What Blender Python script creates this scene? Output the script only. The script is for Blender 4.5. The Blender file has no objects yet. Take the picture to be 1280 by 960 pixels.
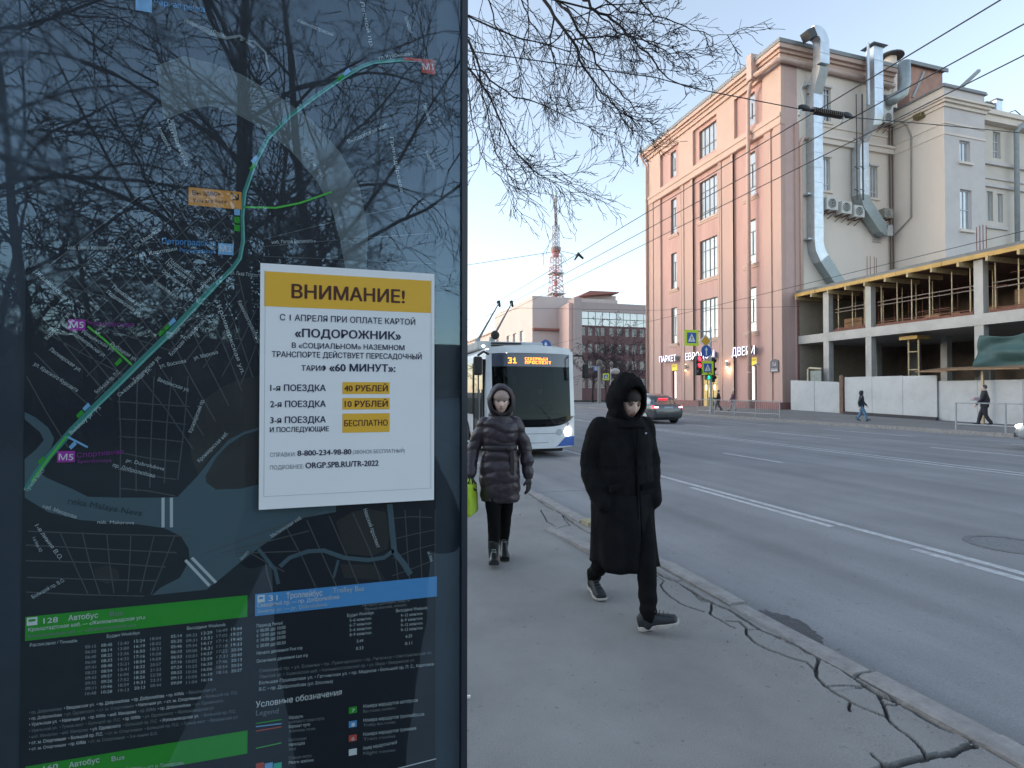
import bpy, bmesh, math, random
from mathutils import Vector, Matrix, noise
R = math.radians
sc = bpy.context.scene
col = sc.collection
# ---------------------------------------------------------------- camera
cam_d = bpy.data.cameras.new('camera'); cam = bpy.data.objects.new('camera', cam_d); col.objects.link(cam)
cam_d.sensor_width = 36; cam_d.lens = 680/1280*36; cam_d.clip_end = 5000; cam_d.clip_start = 0.05
CAMZ = 1.63; YAW = R(16.78); PITCH = math.atan(10/680)
cam.location = (0, 0, CAMZ); cam.rotation_euler = (R(90)+PITCH, 0, -YAW)
sc.camera = cam
# ---------------------------------------------------------------- world and sun
SUN_AZ = R(-62)      # clockwise from +Y (the street direction): low sun far off to the left
SUN_EL = R(8)
world = bpy.data.worlds.new('World'); sc.world = world; world.use_nodes = True
wn = world.node_tree.nodes; wl = world.node_tree.links; wn.clear()
sky = wn.new('ShaderNodeTexSky'); sky.sky_type = 'NISHITA'; sky.sun_disc = False
sky.sun_elevation = SUN_EL; sky.sun_rotation = SUN_AZ; sky.air_density = 1.0; sky.dust_density = 0.6; sky.ozone_density = 2.0
hs = wn.new('ShaderNodeHueSaturation'); hs.inputs['Saturation'].default_value = 0.62
bg = wn.new('ShaderNodeBackground'); bg.inputs['Strength'].default_value = 0.15
wo = wn.new('ShaderNodeOutputWorld')
wl.new(sky.outputs[0], hs.inputs['Color']); wl.new(hs.outputs[0], bg.inputs['Color']); wl.new(bg.outputs[0], wo.inputs[0])
sd = bpy.data.lights.new('sun', 'SUN'); sun = bpy.data.objects.new('sun', sd); col.objects.link(sun)
sd.energy = 0.16; sd.angle = R(30); sd.color = (1.0, 0.86, 0.76)
sv = Vector((math.sin(SUN_AZ)*math.cos(R(9)), math.cos(SUN_AZ)*math.cos(R(9)), math.sin(R(9))))
sun.rotation_euler = sv.to_track_quat('Z', 'Y').to_euler(); sun.location = (-20, 20, 40)
sc.render.engine = 'CYCLES'
sc.view_settings.view_transform = 'Standard'; sc.view_settings.look = 'None'; sc.view_settings.gamma = 1
sc.view_settings.exposure = 1.98
try: sc.view_settings.use_curve_mapping = False
except Exception: pass
# ---------------------------------------------------------------- camera maths (pixel of the 1280x960 photo -> point)
Fh = Vector((math.sin(YAW), math.cos(YAW), 0)); RT = Vector((math.cos(YAW), -math.sin(YAW), 0)); UPZ = Vector((0, 0, 1))
FW = Fh*math.cos(PITCH)+UPZ*math.sin(PITCH); UP = UPZ*math.cos(PITCH)-Fh*math.sin(PITCH)
CP = Vector((0, 0, CAMZ))
def ray(u, v): return FW+RT*((u-640)/680)+UP*((480-v)/680)
def on(u, v, ax, val):
    d = ray(u, v); return CP+d*((val-CP[ax])/d[ax])
def at(u, v, depth): return CP+ray(u, v)*depth
# ---------------------------------------------------------------- helpers
def wm(o):
    m = o.matrix_basis.copy()
    return wm(o.parent) @ o.matrix_parent_inverse @ m if o.parent else m
def setp(o, parent):
    if parent is not None:
        o.parent = parent; o.matrix_parent_inverse = wm(parent).inverted()
def tag(o, label=None, cat=None, group=None, kind=None):
    if label: o['label'] = label
    if cat: o['category'] = cat
    if group: o['group'] = group
    if kind: o['kind'] = kind
    return o
def thing(name, label, cat, loc=(0, 0, 0), group=None, rotz=0):
    o = bpy.data.objects.new(name, None); col.objects.link(o); o.empty_display_size = .2
    o.location = loc; o.rotation_euler = (0, 0, rotz)
    return tag(o, label, cat, group)
def link(name, me, parent=None, loc=None, rot=None, scale=None):
    """place mesh data as an object; the pose given is a world pose when there is a parent"""
    o = bpy.data.objects.new(name, me); col.objects.link(o)
    if loc is not None: o.location = loc
    if rot is not None: o.rotation_euler = rot
    if scale is not None: o.scale = scale
    setp(o, parent); return o
def copy_tree(o, parent=None):
    c = o.copy(); col.objects.link(c)
    if parent is not None: c.parent = parent
    for ch in list(o.children): copy_tree(ch, c)
    return c
class Fr:                       # a wall's own axes: u along the wall, z up, d out of the wall
    def __init__(s, O, U, N): s.O = Vector(O); s.U = Vector(U).normalized(); s.N = Vector(N).normalized()
    def p(s, u, z, d=0): return s.O+s.U*u+s.N*d+Vector((0, 0, z))
class MB:
    def __init__(s): s.v = []; s.f = []; s.m = []; s.mi = 0
    def add(s, vs, fs):
        b = len(s.v); s.v += [tuple(x) for x in vs]
        s.f += [tuple(b+i for i in f) for f in fs]; s.m += [s.mi]*len(fs); return s
    def hexa(s, p):             # 8 points: bottom 4 ccw, top 4 ccw
        return s.add(p, [(3, 2, 1, 0), (4, 5, 6, 7), (0, 1, 5, 4), (1, 2, 6, 5), (2, 3, 7, 6), (3, 0, 4, 7)])
    def box(s, x0, x1, y0, y1, z0, z1):
        return s.hexa([(x0, y0, z0), (x1, y0, z0), (x1, y1, z0), (x0, y1, z0), (x0, y0, z1), (x1, y0, z1), (x1, y1, z1), (x0, y1, z1)])
    def fbox(s, fr, u0, u1, z0, z1, d0, d1):
        return s.hexa([fr.p(u0, z0, d1), fr.p(u1, z0, d1), fr.p(u1, z0, d0), fr.p(u0, z0, d0), fr.p(u0, z1, d1), fr.p(u1, z1, d1), fr.p(u1, z1, d0), fr.p(u0, z1, d0)])
    def quad(s, a, b, c, d): return s.add([a, b, c, d], [(0, 1, 2, 3)])
    def wall(s, fr, u0, u1, z0, z1, ops, depth=.3, d=0):
        us = sorted(set([u0, u1]+[x for o in ops for x in (o[0], o[1])])); zs = sorted(set([z0, z1]+[x for o in ops for x in (o[2], o[3])]))
        us = [x for x in us if u0 <= x <= u1]; zs = [x for x in zs if z0 <= x <= z1]
        for i in range(len(us)-1):
            run = None
            for j in range(len(zs)-1):
                cu = (us[i]+us[i+1])/2; cz = (zs[j]+zs[j+1])/2
                hole = any(o[0] < cu < o[1] and o[2] < cz < o[3] for o in ops)
                if not hole:
                    if run is None: run = zs[j]
                    end = zs[j+1]
                if hole or j == len(zs)-2:
                    if run is not None: s.quad(fr.p(us[i], run, d), fr.p(us[i+1], run, d), fr.p(us[i+1], end, d), fr.p(us[i], end, d))
                    run = None
        for a, b, c, e in [o[:4] for o in ops]:
            P = lambda u, z, k: fr.p(u, z, d-k*depth)
            s.quad(P(a, c, 0), P(a, e, 0), P(a, e, 1), P(a, c, 1)); s.quad(P(b, c, 0), P(b, c, 1), P(b, e, 1), P(b, e, 0))
            s.quad(P(a, c, 0), P(a, c, 1), P(b, c, 1), P(b, c, 0)); s.quad(P(a, e, 0), P(b, e, 0), P(b, e, 1), P(a, e, 1))
        return s
    def tube(s, pts, rad, n=8, cap=True):
        pts = [Vector(p) for p in pts]
        if not hasattr(rad, '__len__'): rad = [rad]*len(pts)
        b = len(s.v); prev = None
        for i, p in enumerate(pts):
            t = (pts[min(i+1, len(pts)-1)]-pts[max(i-1, 0)])
            t = t.normalized() if t.length > 1e-9 else Vector((0, 0, 1))
            if prev is None:
                a = Vector((0, 0, 1)) if abs(t.z) < .9 else Vector((1, 0, 0))
                x = t.cross(a).normalized()
            else: x = (prev-t*prev.dot(t)).normalized()
            prev = x; y = t.cross(x)
            r = rad[i]; rx, ry = (r if hasattr(r, '__len__') else (r, r))
            for k in range(n):
                a = 2*math.pi*k/n; s.v.append(tuple(p+x*(math.cos(a)*rx)+y*(math.sin(a)*ry)))
        for i in range(len(pts)-1):
            for k in range(n):
                s.f.append((b+i*n+k, b+i*n+(k+1) % n, b+(i+1)*n+(k+1) % n, b+(i+1)*n+k)); s.m.append(s.mi)
        if cap:
            s.f.append(tuple(b+k for k in range(n))[::-1]); s.m.append(s.mi)
            s.f.append(tuple(b+(len(pts)-1)*n+k for k in range(n))); s.m.append(s.mi)
        return s
    def loft(s, rings, cap=True, close=True):   # rings: lists of equal length
        b = len(s.v); n = len(rings[0])
        for r in rings: s.v += [tuple(p) for p in r]
        for i in range(len(rings)-1):
            for k in range(n if close else n-1):
                s.f.append((b+i*n+k, b+i*n+(k+1) % n, b+(i+1)*n+(k+1) % n, b+(i+1)*n+k)); s.m.append(s.mi)
        if cap:
            s.f.append(tuple(b+k for k in range(n))[::-1]); s.f.append(tuple(b+(len(rings)-1)*n+k for k in range(n))); s.m += [s.mi]*2
        return s
    def ell(s, c, r, n=12, m=8, rot=None):
        c = Vector(c); rings = []
        b = len(s.v); R_ = rot or Matrix.Identity(3)
        for i in range(1, m):
            th = math.pi*i/m
            for k in range(n):
                a = 2*math.pi*k/n
                s.v.append(tuple(c+R_ @ Vector((r[0]*math.sin(th)*math.cos(a), r[1]*math.sin(th)*math.sin(a), -r[2]*math.cos(th)))))
        lo = len(s.v); s.v.append(tuple(c+R_ @ Vector((0, 0, -r[2])))); hi = len(s.v); s.v.append(tuple(c+R_ @ Vector((0, 0, r[2]))))
        for i in range(m-2):
            for k in range(n): s.f.append((b+i*n+k, b+i*n+(k+1) % n, b+(i+1)*n+(k+1) % n, b+(i+1)*n+k)); s.m.append(s.mi)
        for k in range(n):
            s.f.append((lo, b+(k+1) % n, b+k)); s.f.append((hi, b+(m-2)*n+k, b+(m-2)*n+(k+1) % n)); s.m += [s.mi]*2
        return s
    def prism(s, poly, fn, d0, d1):             # poly of 2D points, fn(a,b,d)->3D point
        n = len(poly); vs = [fn(a, b, d0) for a, b in poly]+[fn(a, b, d1) for a, b in poly]
        return s.add(vs, [tuple(range(n))[::-1], tuple(range(n, 2*n))]+[(i, (i+1) % n, n+(i+1) % n, n+i) for i in range(n)])
    def mesh(s, name, mats, smooth=False, fix=True):
        me = bpy.data.meshes.new(name); me.from_pydata(s.v, [], s.f)
        for m in (mats if isinstance(mats, (list, tuple)) else [mats]): me.materials.append(m)
        if any(s.m): me.polygons.foreach_set('material_index', s.m)
        if smooth: me.polygons.foreach_set('use_smooth', [True]*len(s.f))
        if fix and len(s.f) < 60000:
            bm = bmesh.new(); bm.from_mesh(me); bmesh.ops.recalc_face_normals(bm, faces=bm.faces); bm.to_mesh(me); bm.free()
        me.update(); return me
    def build(s, name, mats, parent=None, smooth=False, fix=True):
        return link(name, s.mesh(name, mats, smooth, fix), parent)
def bevel(o, w=.01, seg=2, ang=40):
    m = o.modifiers.new('bevel', 'BEVEL'); m.width = w; m.segments = seg; m.limit_method = 'ANGLE'; m.angle_limit = R(ang); return o
def struct(o, kind='structure'): o['kind'] = kind; return o
# ---------------------------------------------------------------- materials
MATS = {}
def M(name, c, rough=.7, var=.12, scale=3., bump=0., bscale=None, metal=0., spec=.5, coat=0., emit=0., ec=None, detail=6, c2=None, stretch=None, dirt=0., dscale=.6, ior=None):
    if name in MATS: return MATS[name]
    m = bpy.data.materials.new(name); m.use_nodes = True; MATS[name] = m
    n = m.node_tree.nodes; l = m.node_tree.links; b = n['Principled BSDF']
    b.inputs['Roughness'].default_value = rough; b.inputs['Metallic'].default_value = metal
    b.inputs['Specular IOR Level'].default_value = spec; b.inputs['Coat Weight'].default_value = coat
    if ior: b.inputs['IOR'].default_value = ior
    if coat: b.inputs['Coat Roughness'].default_value = .06
    c = tuple(c)
    if emit:
        b.inputs['Emission Color'].default_value = (*(ec or c), 1); b.inputs['Emission Strength'].default_value = emit
    if var or bump or dirt:
        g = n.new('ShaderNodeNewGeometry'); mp = n.new('ShaderNodeMapping'); l.new(g.outputs['Position'], mp.inputs['Vector'])
        if stretch: mp.inputs['Scale'].default_value = stretch
    if var or c2:
        t = n.new('ShaderNodeTexNoise'); t.inputs['Scale'].default_value = scale; t.inputs['Detail'].default_value = detail; t.inputs['Roughness'].default_value = .62
        l.new(mp.outputs[0], t.inputs['Vector'])
        rp = n.new('ShaderNodeMapRange'); rp.inputs['From Min'].default_value = .3; rp.inputs['From Max'].default_value = .7
        l.new(t.outputs['Fac'], rp.inputs['Value'])
        mx = n.new('ShaderNodeMix'); mx.data_type = 'RGBA'
        ca = tuple(x*(1-var) for x in c); cb = c2 or tuple(min(1, x*(1+var)) for x in c)
        mx.inputs[6].default_value = (*ca, 1); mx.inputs[7].default_value = (*cb, 1)
        l.new(rp.outputs[0], mx.inputs[0]); out = mx.outputs[2]
        if dirt:
            t3 = n.new('ShaderNodeTexNoise'); t3.inputs['Scale'].default_value = dscale; t3.inputs['Detail'].default_value = 9; t3.inputs['Roughness'].default_value = .7; l.new((g if not stretch or stretch[2] >= 1 else mp).outputs[0], t3.inputs['Vector'])
            r3 = n.new('ShaderNodeMapRange'); r3.inputs['From Min'].default_value = .48; r3.inputs['From Max'].default_value = .72; l.new(t3.outputs['Fac'], r3.inputs['Value'])
            mu = n.new('ShaderNodeMath'); mu.operation = 'MULTIPLY'; mu.inputs[1].default_value = dirt; l.new(r3.outputs[0], mu.inputs[0])
            m2 = n.new('ShaderNodeMix'); m2.data_type = 'RGBA'; m2.inputs[7].default_value = (*[x*.45 for x in c], 1)
            l.new(out, m2.inputs[6]); l.new(mu.outputs[0], m2.inputs[0]); out = m2.outputs[2]
        l.new(out, b.inputs['Base Color'])
    else: b.inputs['Base Color'].default_value = (*c, 1)
    if bump:
        t2 = n.new('ShaderNodeTexNoise'); t2.inputs['Scale'].default_value = bscale or scale*6; t2.inputs['Detail'].default_value = 5; l.new(mp.outputs[0], t2.inputs['Vector'])
        bp = n.new('ShaderNodeBump'); bp.inputs['Strength'].default_value = bump; bp.inputs['Distance'].default_value = .02
        l.new(t2.outputs['Fac'], bp.inputs['Height']); l.new(bp.outputs[0], b.inputs['Normal'])
    return m
def flat(name, c, rough=.6, **k): return M(name, c, rough, var=0, **k)
def glow(name, c, s): return M(name, c, .5, var=0, emit=s, ec=c)
def glassy(name, tint=(1, 1, 1), f0=.035, rough=0.0, gtint=(1, 1, 1)):     # a clear pane: mirror reflection that grows at grazing angles, over plain transmission
    m = bpy.data.materials.new(name); m.use_nodes = True; n = m.node_tree.nodes; l = m.node_tree.links; n.clear()
    lw = n.new('ShaderNodeLayerWeight'); lw.inputs['Blend'].default_value = .5
    pw = n.new('ShaderNodeMath'); pw.operation = 'POWER'; pw.inputs[1].default_value = 5; l.new(lw.outputs['Facing'], pw.inputs[0])
    ma = n.new('ShaderNodeMath'); ma.operation = 'MULTIPLY_ADD'; ma.inputs[1].default_value = 1-f0; ma.inputs[2].default_value = f0; l.new(pw.outputs[0], ma.inputs[0])
    tr = n.new('ShaderNodeBsdfTransparent'); tr.inputs[0].default_value = (*tint, 1)
    gl = n.new('ShaderNodeBsdfGlossy'); gl.inputs['Roughness'].default_value = rough; gl.inputs[0].default_value = (*gtint, 1)
    mx = n.new('ShaderNodeMixShader'); o = n.new('ShaderNodeOutputMaterial')
    l.new(ma.outputs[0], mx.inputs[0]); l.new(tr.outputs[0], mx.inputs[1]); l.new(gl.outputs[0], mx.inputs[2]); l.new(mx.outputs[0], o.inputs[0])
    return m
def srgb(r, g, b):
    f = lambda x: ((x/255+.055)/1.055)**2.4 if x > 10 else x/255/12.92
    return (f(r), f(g), f(b))
# ---------------------------------------------------------------- lettering
def text_mesh(s, bold=0., extrude=0., spacing=1., align='LEFT', line=1.):
    cu = bpy.data.curves.new('lettering', 'FONT'); cu.body = s; cu.size = 1; cu.offset = bold; cu.extrude = extrude
    cu.space_character = spacing; cu.space_line = line; cu.align_x = align; cu.resolution_u = 3
    o = bpy.data.objects.new('t', cu); col.objects.link(o)
    bpy.context.view_layer.update()
    me = bpy.data.meshes.new_from_object(o.evaluated_get(bpy.context.evaluated_depsgraph_get()))
    bpy.data.objects.remove(o); bpy.data.curves.remove(cu)
    return me
def text_into(mb, s, fn, x0, x1, y0, h, bold=0., align='fit', depth=0., line=1., dstep=.00003):
    """put the outline of s into mb; fn(x,y,d) -> point; fitted to the span x0..x1, capital height h"""
    me = text_mesh(s, 0, depth/2 if depth else 0, line=line)
    if not len(me.vertices): return
    xs = [v.co.x for v in me.vertices]
    w = max(xs)-min(xs) or 1; mn = min(xs); cap = .70
    k = h/cap
    if align == 'fit': kx = (x1-x0)/w; ox = x0
    else:
        kx = k; ox = x0 if align == 'l' else (x1-w*k if align == 'r' else (x0+x1)/2-w*k/2)
    zs = depth/2
    if bold:
        for q_, (sh, sv) in enumerate(((-bold, 0), (bold, 0), (0, bold*.6), (0, -bold*.6))): mb.add([fn(ox+(v.co.x-mn)*kx+sh*k, y0+(v.co.y+sv)*k, v.co.z+zs+dstep*(q_+1)) for v in me.vertices], [tuple(p.vertices) for p in me.polygons])
    mb.add([fn(ox+(v.co.x-mn)*kx, y0+v.co.y*k, (v.co.z+zs)) for v in me.vertices], [tuple(p.vertices) for p in me.polygons])
    bpy.data.meshes.remove(me)
# ================================================================ GROUND
asph = M('road_asphalt', (.105, .112, .122), .82, var=.16, scale=.35, bump=.35, bscale=60, detail=10, stretch=(1, .25, 1), dirt=.25, dscale=.5)
def asphalt_fine(name, c, dirtc=.3, sc1=.8, streak=False):
    """asphalt: aggregate speckle, broad blotches, small stains; attribute 'crack' turns the broken joints to black grit"""
    m = bpy.data.materials.new(name); m.use_nodes = True; n = m.node_tree.nodes; l = m.node_tree.links; b = n['Principled BSDF']
    b.inputs['Roughness'].default_value = .85
    g = n.new('ShaderNodeNewGeometry')
    def nz(scale, det, rough=.6):
        t = n.new('ShaderNodeTexNoise'); t.inputs['Scale'].default_value = scale; t.inputs['Detail'].default_value = det; t.inputs['Roughness'].default_value = rough
        l.new(g.outputs['Position'], t.inputs['Vector']); return t.outputs['Fac']
    def mr(x, a, bb, c0, c1):
        r = n.new('ShaderNodeMapRange'); r.inputs['From Min'].default_value = a; r.inputs['From Max'].default_value = bb; r.inputs['To Min'].default_value = c0; r.inputs['To Max'].default_value = c1; l.new(x, r.inputs['Value']); return r.outputs[0]
    def mul(x, y):
        k = n.new('ShaderNodeMath'); k.operation = 'MULTIPLY'; l.new(x, k.inputs[0]); l.new(y, k.inputs[1]); return k.outputs[0]
    f = mul(mul(mr(nz(170, 2), .3, .7, .80, 1.20), mr(nz(sc1, 8), .3, .7, .84, 1.14)), mr(nz(5, 8, .75), .60, .75, 1.0, .80))
    f = mul(f, mr(nz(19, 3), .655, .71, 1.0, .66))
    if streak:      # wheel tracks along the road
        mp = n.new('ShaderNodeMapping'); mp.inputs['Scale'].default_value = (1.1, .035, 1); l.new(g.outputs['Position'], mp.inputs['Vector'])
        t = n.new('ShaderNodeTexNoise'); t.inputs['Scale'].default_value = 1.3; t.inputs['Detail'].default_value = 7; l.new(mp.outputs[0], t.inputs['Vector']); f = mul(f, mr(t.outputs['Fac'], .3, .7, .80, 1.14))
    at_ = n.new('ShaderNodeAttribute'); at_.attribute_name = 'crack'
    f = mul(f, mr(at_.outputs['Fac'], 0, 1, 1, .30))
    mx = n.new('ShaderNodeMix'); mx.data_type = 'RGBA'; mx.inputs[6].default_value = (0, 0, 0, 1); mx.inputs[7].default_value = (*[x*1.25 for x in c], 1); 
    k = n.new('ShaderNodeMath'); k.operation = 'MULTIPLY'; k.inputs[1].default_value = .8; l.new(f, k.inputs[0]); l.new(k.outputs[0], mx.inputs[0]); mx.clamp_factor = False
    l.new(mx.outputs[2], b.inputs['Base Color'])
    bp = n.new('ShaderNodeBump'); bp.inputs['Strength'].default_value = .5; bp.inputs['Distance'].default_value = .006; l.new(nz(140, 3), bp.inputs['Height']); l.new(bp.outputs[0], b.inputs['Normal'])
    return m
pave_m = asphalt_fine('pavement_asphalt', (.228, .224, .214), sc1=1.3)
road_m = asphalt_fine('road_asphalt_fine', (.215, .216, .222), sc1=.5, streak=True)
kerb_m = M('kerb_granite', (.27, .26, .25), .85, var=.22, scale=9, bump=.5, bscale=50, dirt=.35, dscale=3)
line_m = M('road_paint', (.42, .43, .44), .7, var=.25, scale=14, dirt=.6, dscale=5)
ROADZ = -.12; KX = 2.785; KX2 = 2.955; FKX = 24.3
mb = MB(); mb.box(-400, 900, -300, 1500, -1.5, -.30)
struct(mb.build('ground', M('ground_soil', (.14, .14, .14), .9, var=.1, scale=.05)))
mb = MB(); mb.box(KX2, FKX, -60, 260, -.32, ROADZ)
road = struct(mb.build('road', road_m))
mb = MB(); mb.box(-26, -.75, -60, 260, -.3, -.01); struct(mb.build('lawn', M('bare_soil_lawn', (.045, .045, .03), .95, var=.35, scale=3, bump=.6, bscale=20)))
# pavement near: fine grid with the open cracks cut into it
cr = []
def crack(pts, w): cr.append(([on(u, v, 2, 0).xy for u, v in pts], w))
crack([(814, 710), (829, 719), (849, 729), (872, 744), (889, 753), (911, 761.5), (930, 773), (952, 787), (975, 796), (997, 809), (1022, 821), (1040, 830.6), (1069, 849), (1093, 863), (1121.6, 877.3), (1142, 887.5), (1170, 904), (1199, 916), (1223, 926), (1239, 932), (1280, 950.5)], .013)
crack([(821, 717.5), (829, 725), (826, 731.5), (830.6, 739), (840, 746.5), (847.5, 753), (860.6, 758), (879, 764)], .0035)
crack([(889, 754), (889, 760.6), (887, 766), (900, 774), (917, 785)], .0045)
crack([(907.5, 775.6), (924, 776.5), (932, 785), (934, 792.5), (943, 804), (960, 812), (982.5, 820), (1009, 828), (1018, 836), (1020, 847), (1034, 858), (1048.5, 868), (1062.6, 877), (1081, 884.5), (1109, 894.6)], .0055)
crack([(1022, 821), (1021, 832), (1020, 847)], .006)
crack([(1034, 858), (1054.5, 857), (1077, 858)], .0025)
crack([(1097, 865), (1103, 875), (1109, 894.6), (1125.6, 912), (1146, 928), (1160, 944)], .0055)
crack([(1105, 877), (1119.5, 880.4), (1130, 877)], .0025)
crack([(1225, 930), (1190.6, 938), (1162, 945.4), (1134, 953.5), (1107, 960), (1070, 970)], .014)
crack([(1089, 942), (1106, 958.6)], .0035); crack([(1061, 878), (1061.6, 888)], .004)
crack([(936, 787), (948, 786), (958, 790)], .003); crack([(870, 746), (876, 750), (884, 753)], .004)
crack([(676, 637), (684, 652), (694, 658)], .005); crack([(680, 632), (700, 640), (712, 655), (690, 662)], .004); crack([(684, 660), (700, 668)], .004)
crack([(640, 603), (672, 625), (700, 641), (740, 668)], .008)
KLINE = [Vector((KX-.012, -2)), Vector((KX-.012, 9.5))]
def seg_d(p, a, b):
    ab = b-a; t = max(0, min(1, (p-a).dot(ab)/max(ab.length_squared, 1e-9))); return (p-a-ab*t).length
x0, x1, y0, y1 = 2.02, KX, 1.25, 9.2; st = .0068
nx = int((x1-x0)/st); ny = int((y1-y0)/st); sx = (x1-x0)/nx; sy = (y1-y0)/ny
grid = {}
for pts, w in cr:                       # rasterise the cracks
    for a, b in zip(pts, pts[1:]):
        L = (b-a).length; k = max(2, int(L/.008))
        for q in range(k+1):
            p = a.lerp(b, q/k); wob = Vector((noise.noise(Vector((p.x*9, p.y*9, 1)))*.013+noise.noise(Vector((p.x*40, p.y*40, 4)))*.005, noise.noise(Vector((p.x*9, p.y*9, 7)))*.013))
            p = p+wob; ww = w*(1+.55*noise.noise(Vector((p.x*14, p.y*14, 3))))
            r = ww+sx
            for i in range(int((p.x-r-x0)/sx), int((p.x+r-x0)/sx)+2):
                for j in range(int((p.y-r-y0)/sy), int((p.y+r-y0)/sy)+2):
                    if 0 <= i <= nx and 0 <= j <= ny:
                        d = (Vector((x0+i*sx, y0+j*sy))-p).length; f = max(0, min(1, 1-(d-ww)/(sx*.8)))
                        if f > grid.get((i, j), 0): grid[(i, j)] = f
vs = []; fs = []; ca = []
for j in range(ny+1):
    for i in range(nx+1):
        x = x0+i*sx; y = y0+j*sy; f = grid.get((i, j), 0)
        edge = min(1, (x-x0)/.2, (y1-y)/.5, (y-y0)/.15)
        z = (.006*noise.noise(Vector((x*1.3, y*1.3, 0)))+.003*noise.noise(Vector((x*6, y*6, 3))))*max(0, edge)
        if x > 2.45: z += (noise.cell(Vector((x*2.2, y*1.7, 2)))-.5)*.008*min(1, (x-2.45)*5) * (1 if i < nx else 0)
        vs.append((x, y, z-.03*f)); ca.append(f)
for j in range(ny):
    for i in range(nx):
        a = j*(nx+1)+i; fs.append((a, a+1, a+nx+2, a+nx+1))
me = bpy.data.meshes.new('pavement'); me.from_pydata(vs, [], fs); me.materials.append(pave_m)
at_ = me.attributes.new('crack', 'FLOAT', 'POINT'); at_.data.foreach_set('value', ca)
me.polygons.foreach_set('use_smooth', [False]*len(fs)); me.update()
pv = struct(link('pavement', me))
mb = MB(); mb.box(-.75, x0, -60, 260, -.3, 0); mb.box(x0, x1, -60, y0, -.3, 0); mb.box(x0, x1, y1, 260, -.3, 0); mb.box(x0, x1, y0, y1, -.3, -.06)

mb.build('pavement_bed', pave_m, pv)
# near kerb: each stone its own piece, some sunk or shifted
kerb = struct(MB().box(KX+.004, KX2-.01, -60, 260, -.3, -.16).build('kerb', kerb_m))
joints = [-1.0, .1, .95, 1.81, 2.45, 3.52, 4.55, 5.5, 6.3, 7.3, 8.3, 9.3]
rnd = random.Random(4)
stones = []
y = 10.3; js = joints[:]
while y < 60: js.append(y); y += 1.0
for i in range(len(js)-1):
    a, b = js[i]+.006, js[i+1]-.006
    dz = rnd.uniform(-.008, .012); dx = rnd.uniform(-.012, .014)+(.025 if i == 3 else 0); dz2 = rnd.uniform(-.008, .008)
    m = MB(); nseg = 10; rings = []
    for k in range(nseg+1):
        t = k/nseg; yy = a+(b-a)*t; zz = .012+dz+dz2*(t-.5)*2; w = noise.noise(Vector((yy*7, 1, i)))*.006
        rings.append([(KX+.006+dx+w, yy, -.22), (KX2+dx+w, yy, -.22), (KX2+dx+w, yy, zz-.03), (KX2-.02+dx+w*2, yy, zz-.003), (KX+.03+dx, yy, zz+w*.4), (KX+.006+dx-w, yy, zz-.012+w)])
    m.loft(rings); s_ = m.build('kerbstone', kerb_m, kerb, smooth=False)
m = MB(); m.box(KX+.006, KX2, 60, 260, -.22, .012); m.box(KX+.006, KX2, -60, js[0], -.22, .012); m.build('kerb_run', kerb_m, kerb)
# a fallen slab and broken block beside the kerb
a, b = on(690, 661, 2, .0), on(752, 690, 2, .0)
sl = MB(); dirv = (b-a).normalized(); nv = Vector((-dirv.y, dirv.x, 0))
P = lambda s, w, z: Vector((a.x, a.y, 0))+dirv*s+nv*w+Vector((0, 0, z))
L = (b-a).length
sl.hexa([P(0, 0, -.05), P(L+.45, -.02, -.05), P(L+.45, -.17, -.05), P(.0, -.10, -.05), P(0, 0, .022), P(L+.45, -.02, .055), P(L+.45, -.17, .05), P(0, -.10, .018)])
lo = sl.build('loose_kerbstone', kerb_m); bevel(lo, .008); tag(lo, 'loose pale kerbstone lying askew on the pavement behind the man in black', 'kerbstone')
m = MB(); p0 = on(742, 655, 2, 0)
m.box(p0.x-.12, p0.x+.05, p0.y-.10, p0.y+.12, -.05, .05); lb = m.build('broken_block', M('yellow_block', (.30, .27, .17), .85, var=.2, scale=12)); bevel(lb, .01)
tag(lb, 'yellowish broken block wedged between the loose kerbstone and the kerb', 'stone block')
# far kerb and pavement
fpm = M('far_pavement', (.20, .195, .19), .85, var=.12, scale=.7, bump=.3, bscale=30, dirt=.3)
def FZ(x, y): return .03+.30*max(0, min(1, (y-20)/13))*max(0, min(1, (x-24.46)/6.5))
mb = MB(); XS = [FKX+.16, 26, 27.5, 29, 31, 40, 90]; YS = [-60, 0, 10, 20, 23, 26, 29, 31, 33, 45, 60]
mb.add([(x, y, FZ(x, y)) for y in YS for x in XS], [(j*7+i, j*7+i+1, j*7+i+8, j*7+i+7) for j in range(len(YS)-1) for i in range(6)])
mb.box(FKX+.16, 29, 60, 90, -.3, .03)
struct(mb.build('far_pavement', fpm))
fk = struct(MB().box(FKX+.01, FKX+.15, -60, 90, -.3, -.05).build('far_kerb', kerb_m))
y = -20.
base = MB().box(FKX, FKX+.155, 0, .985, -.25, .045).mesh('kerbstone', kerb_m)
while y < 90:
    link('kerbstone', base, fk, loc=(rnd.uniform(-.01, .01), y, rnd.uniform(-.008, .008))); y += 1.0
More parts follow.
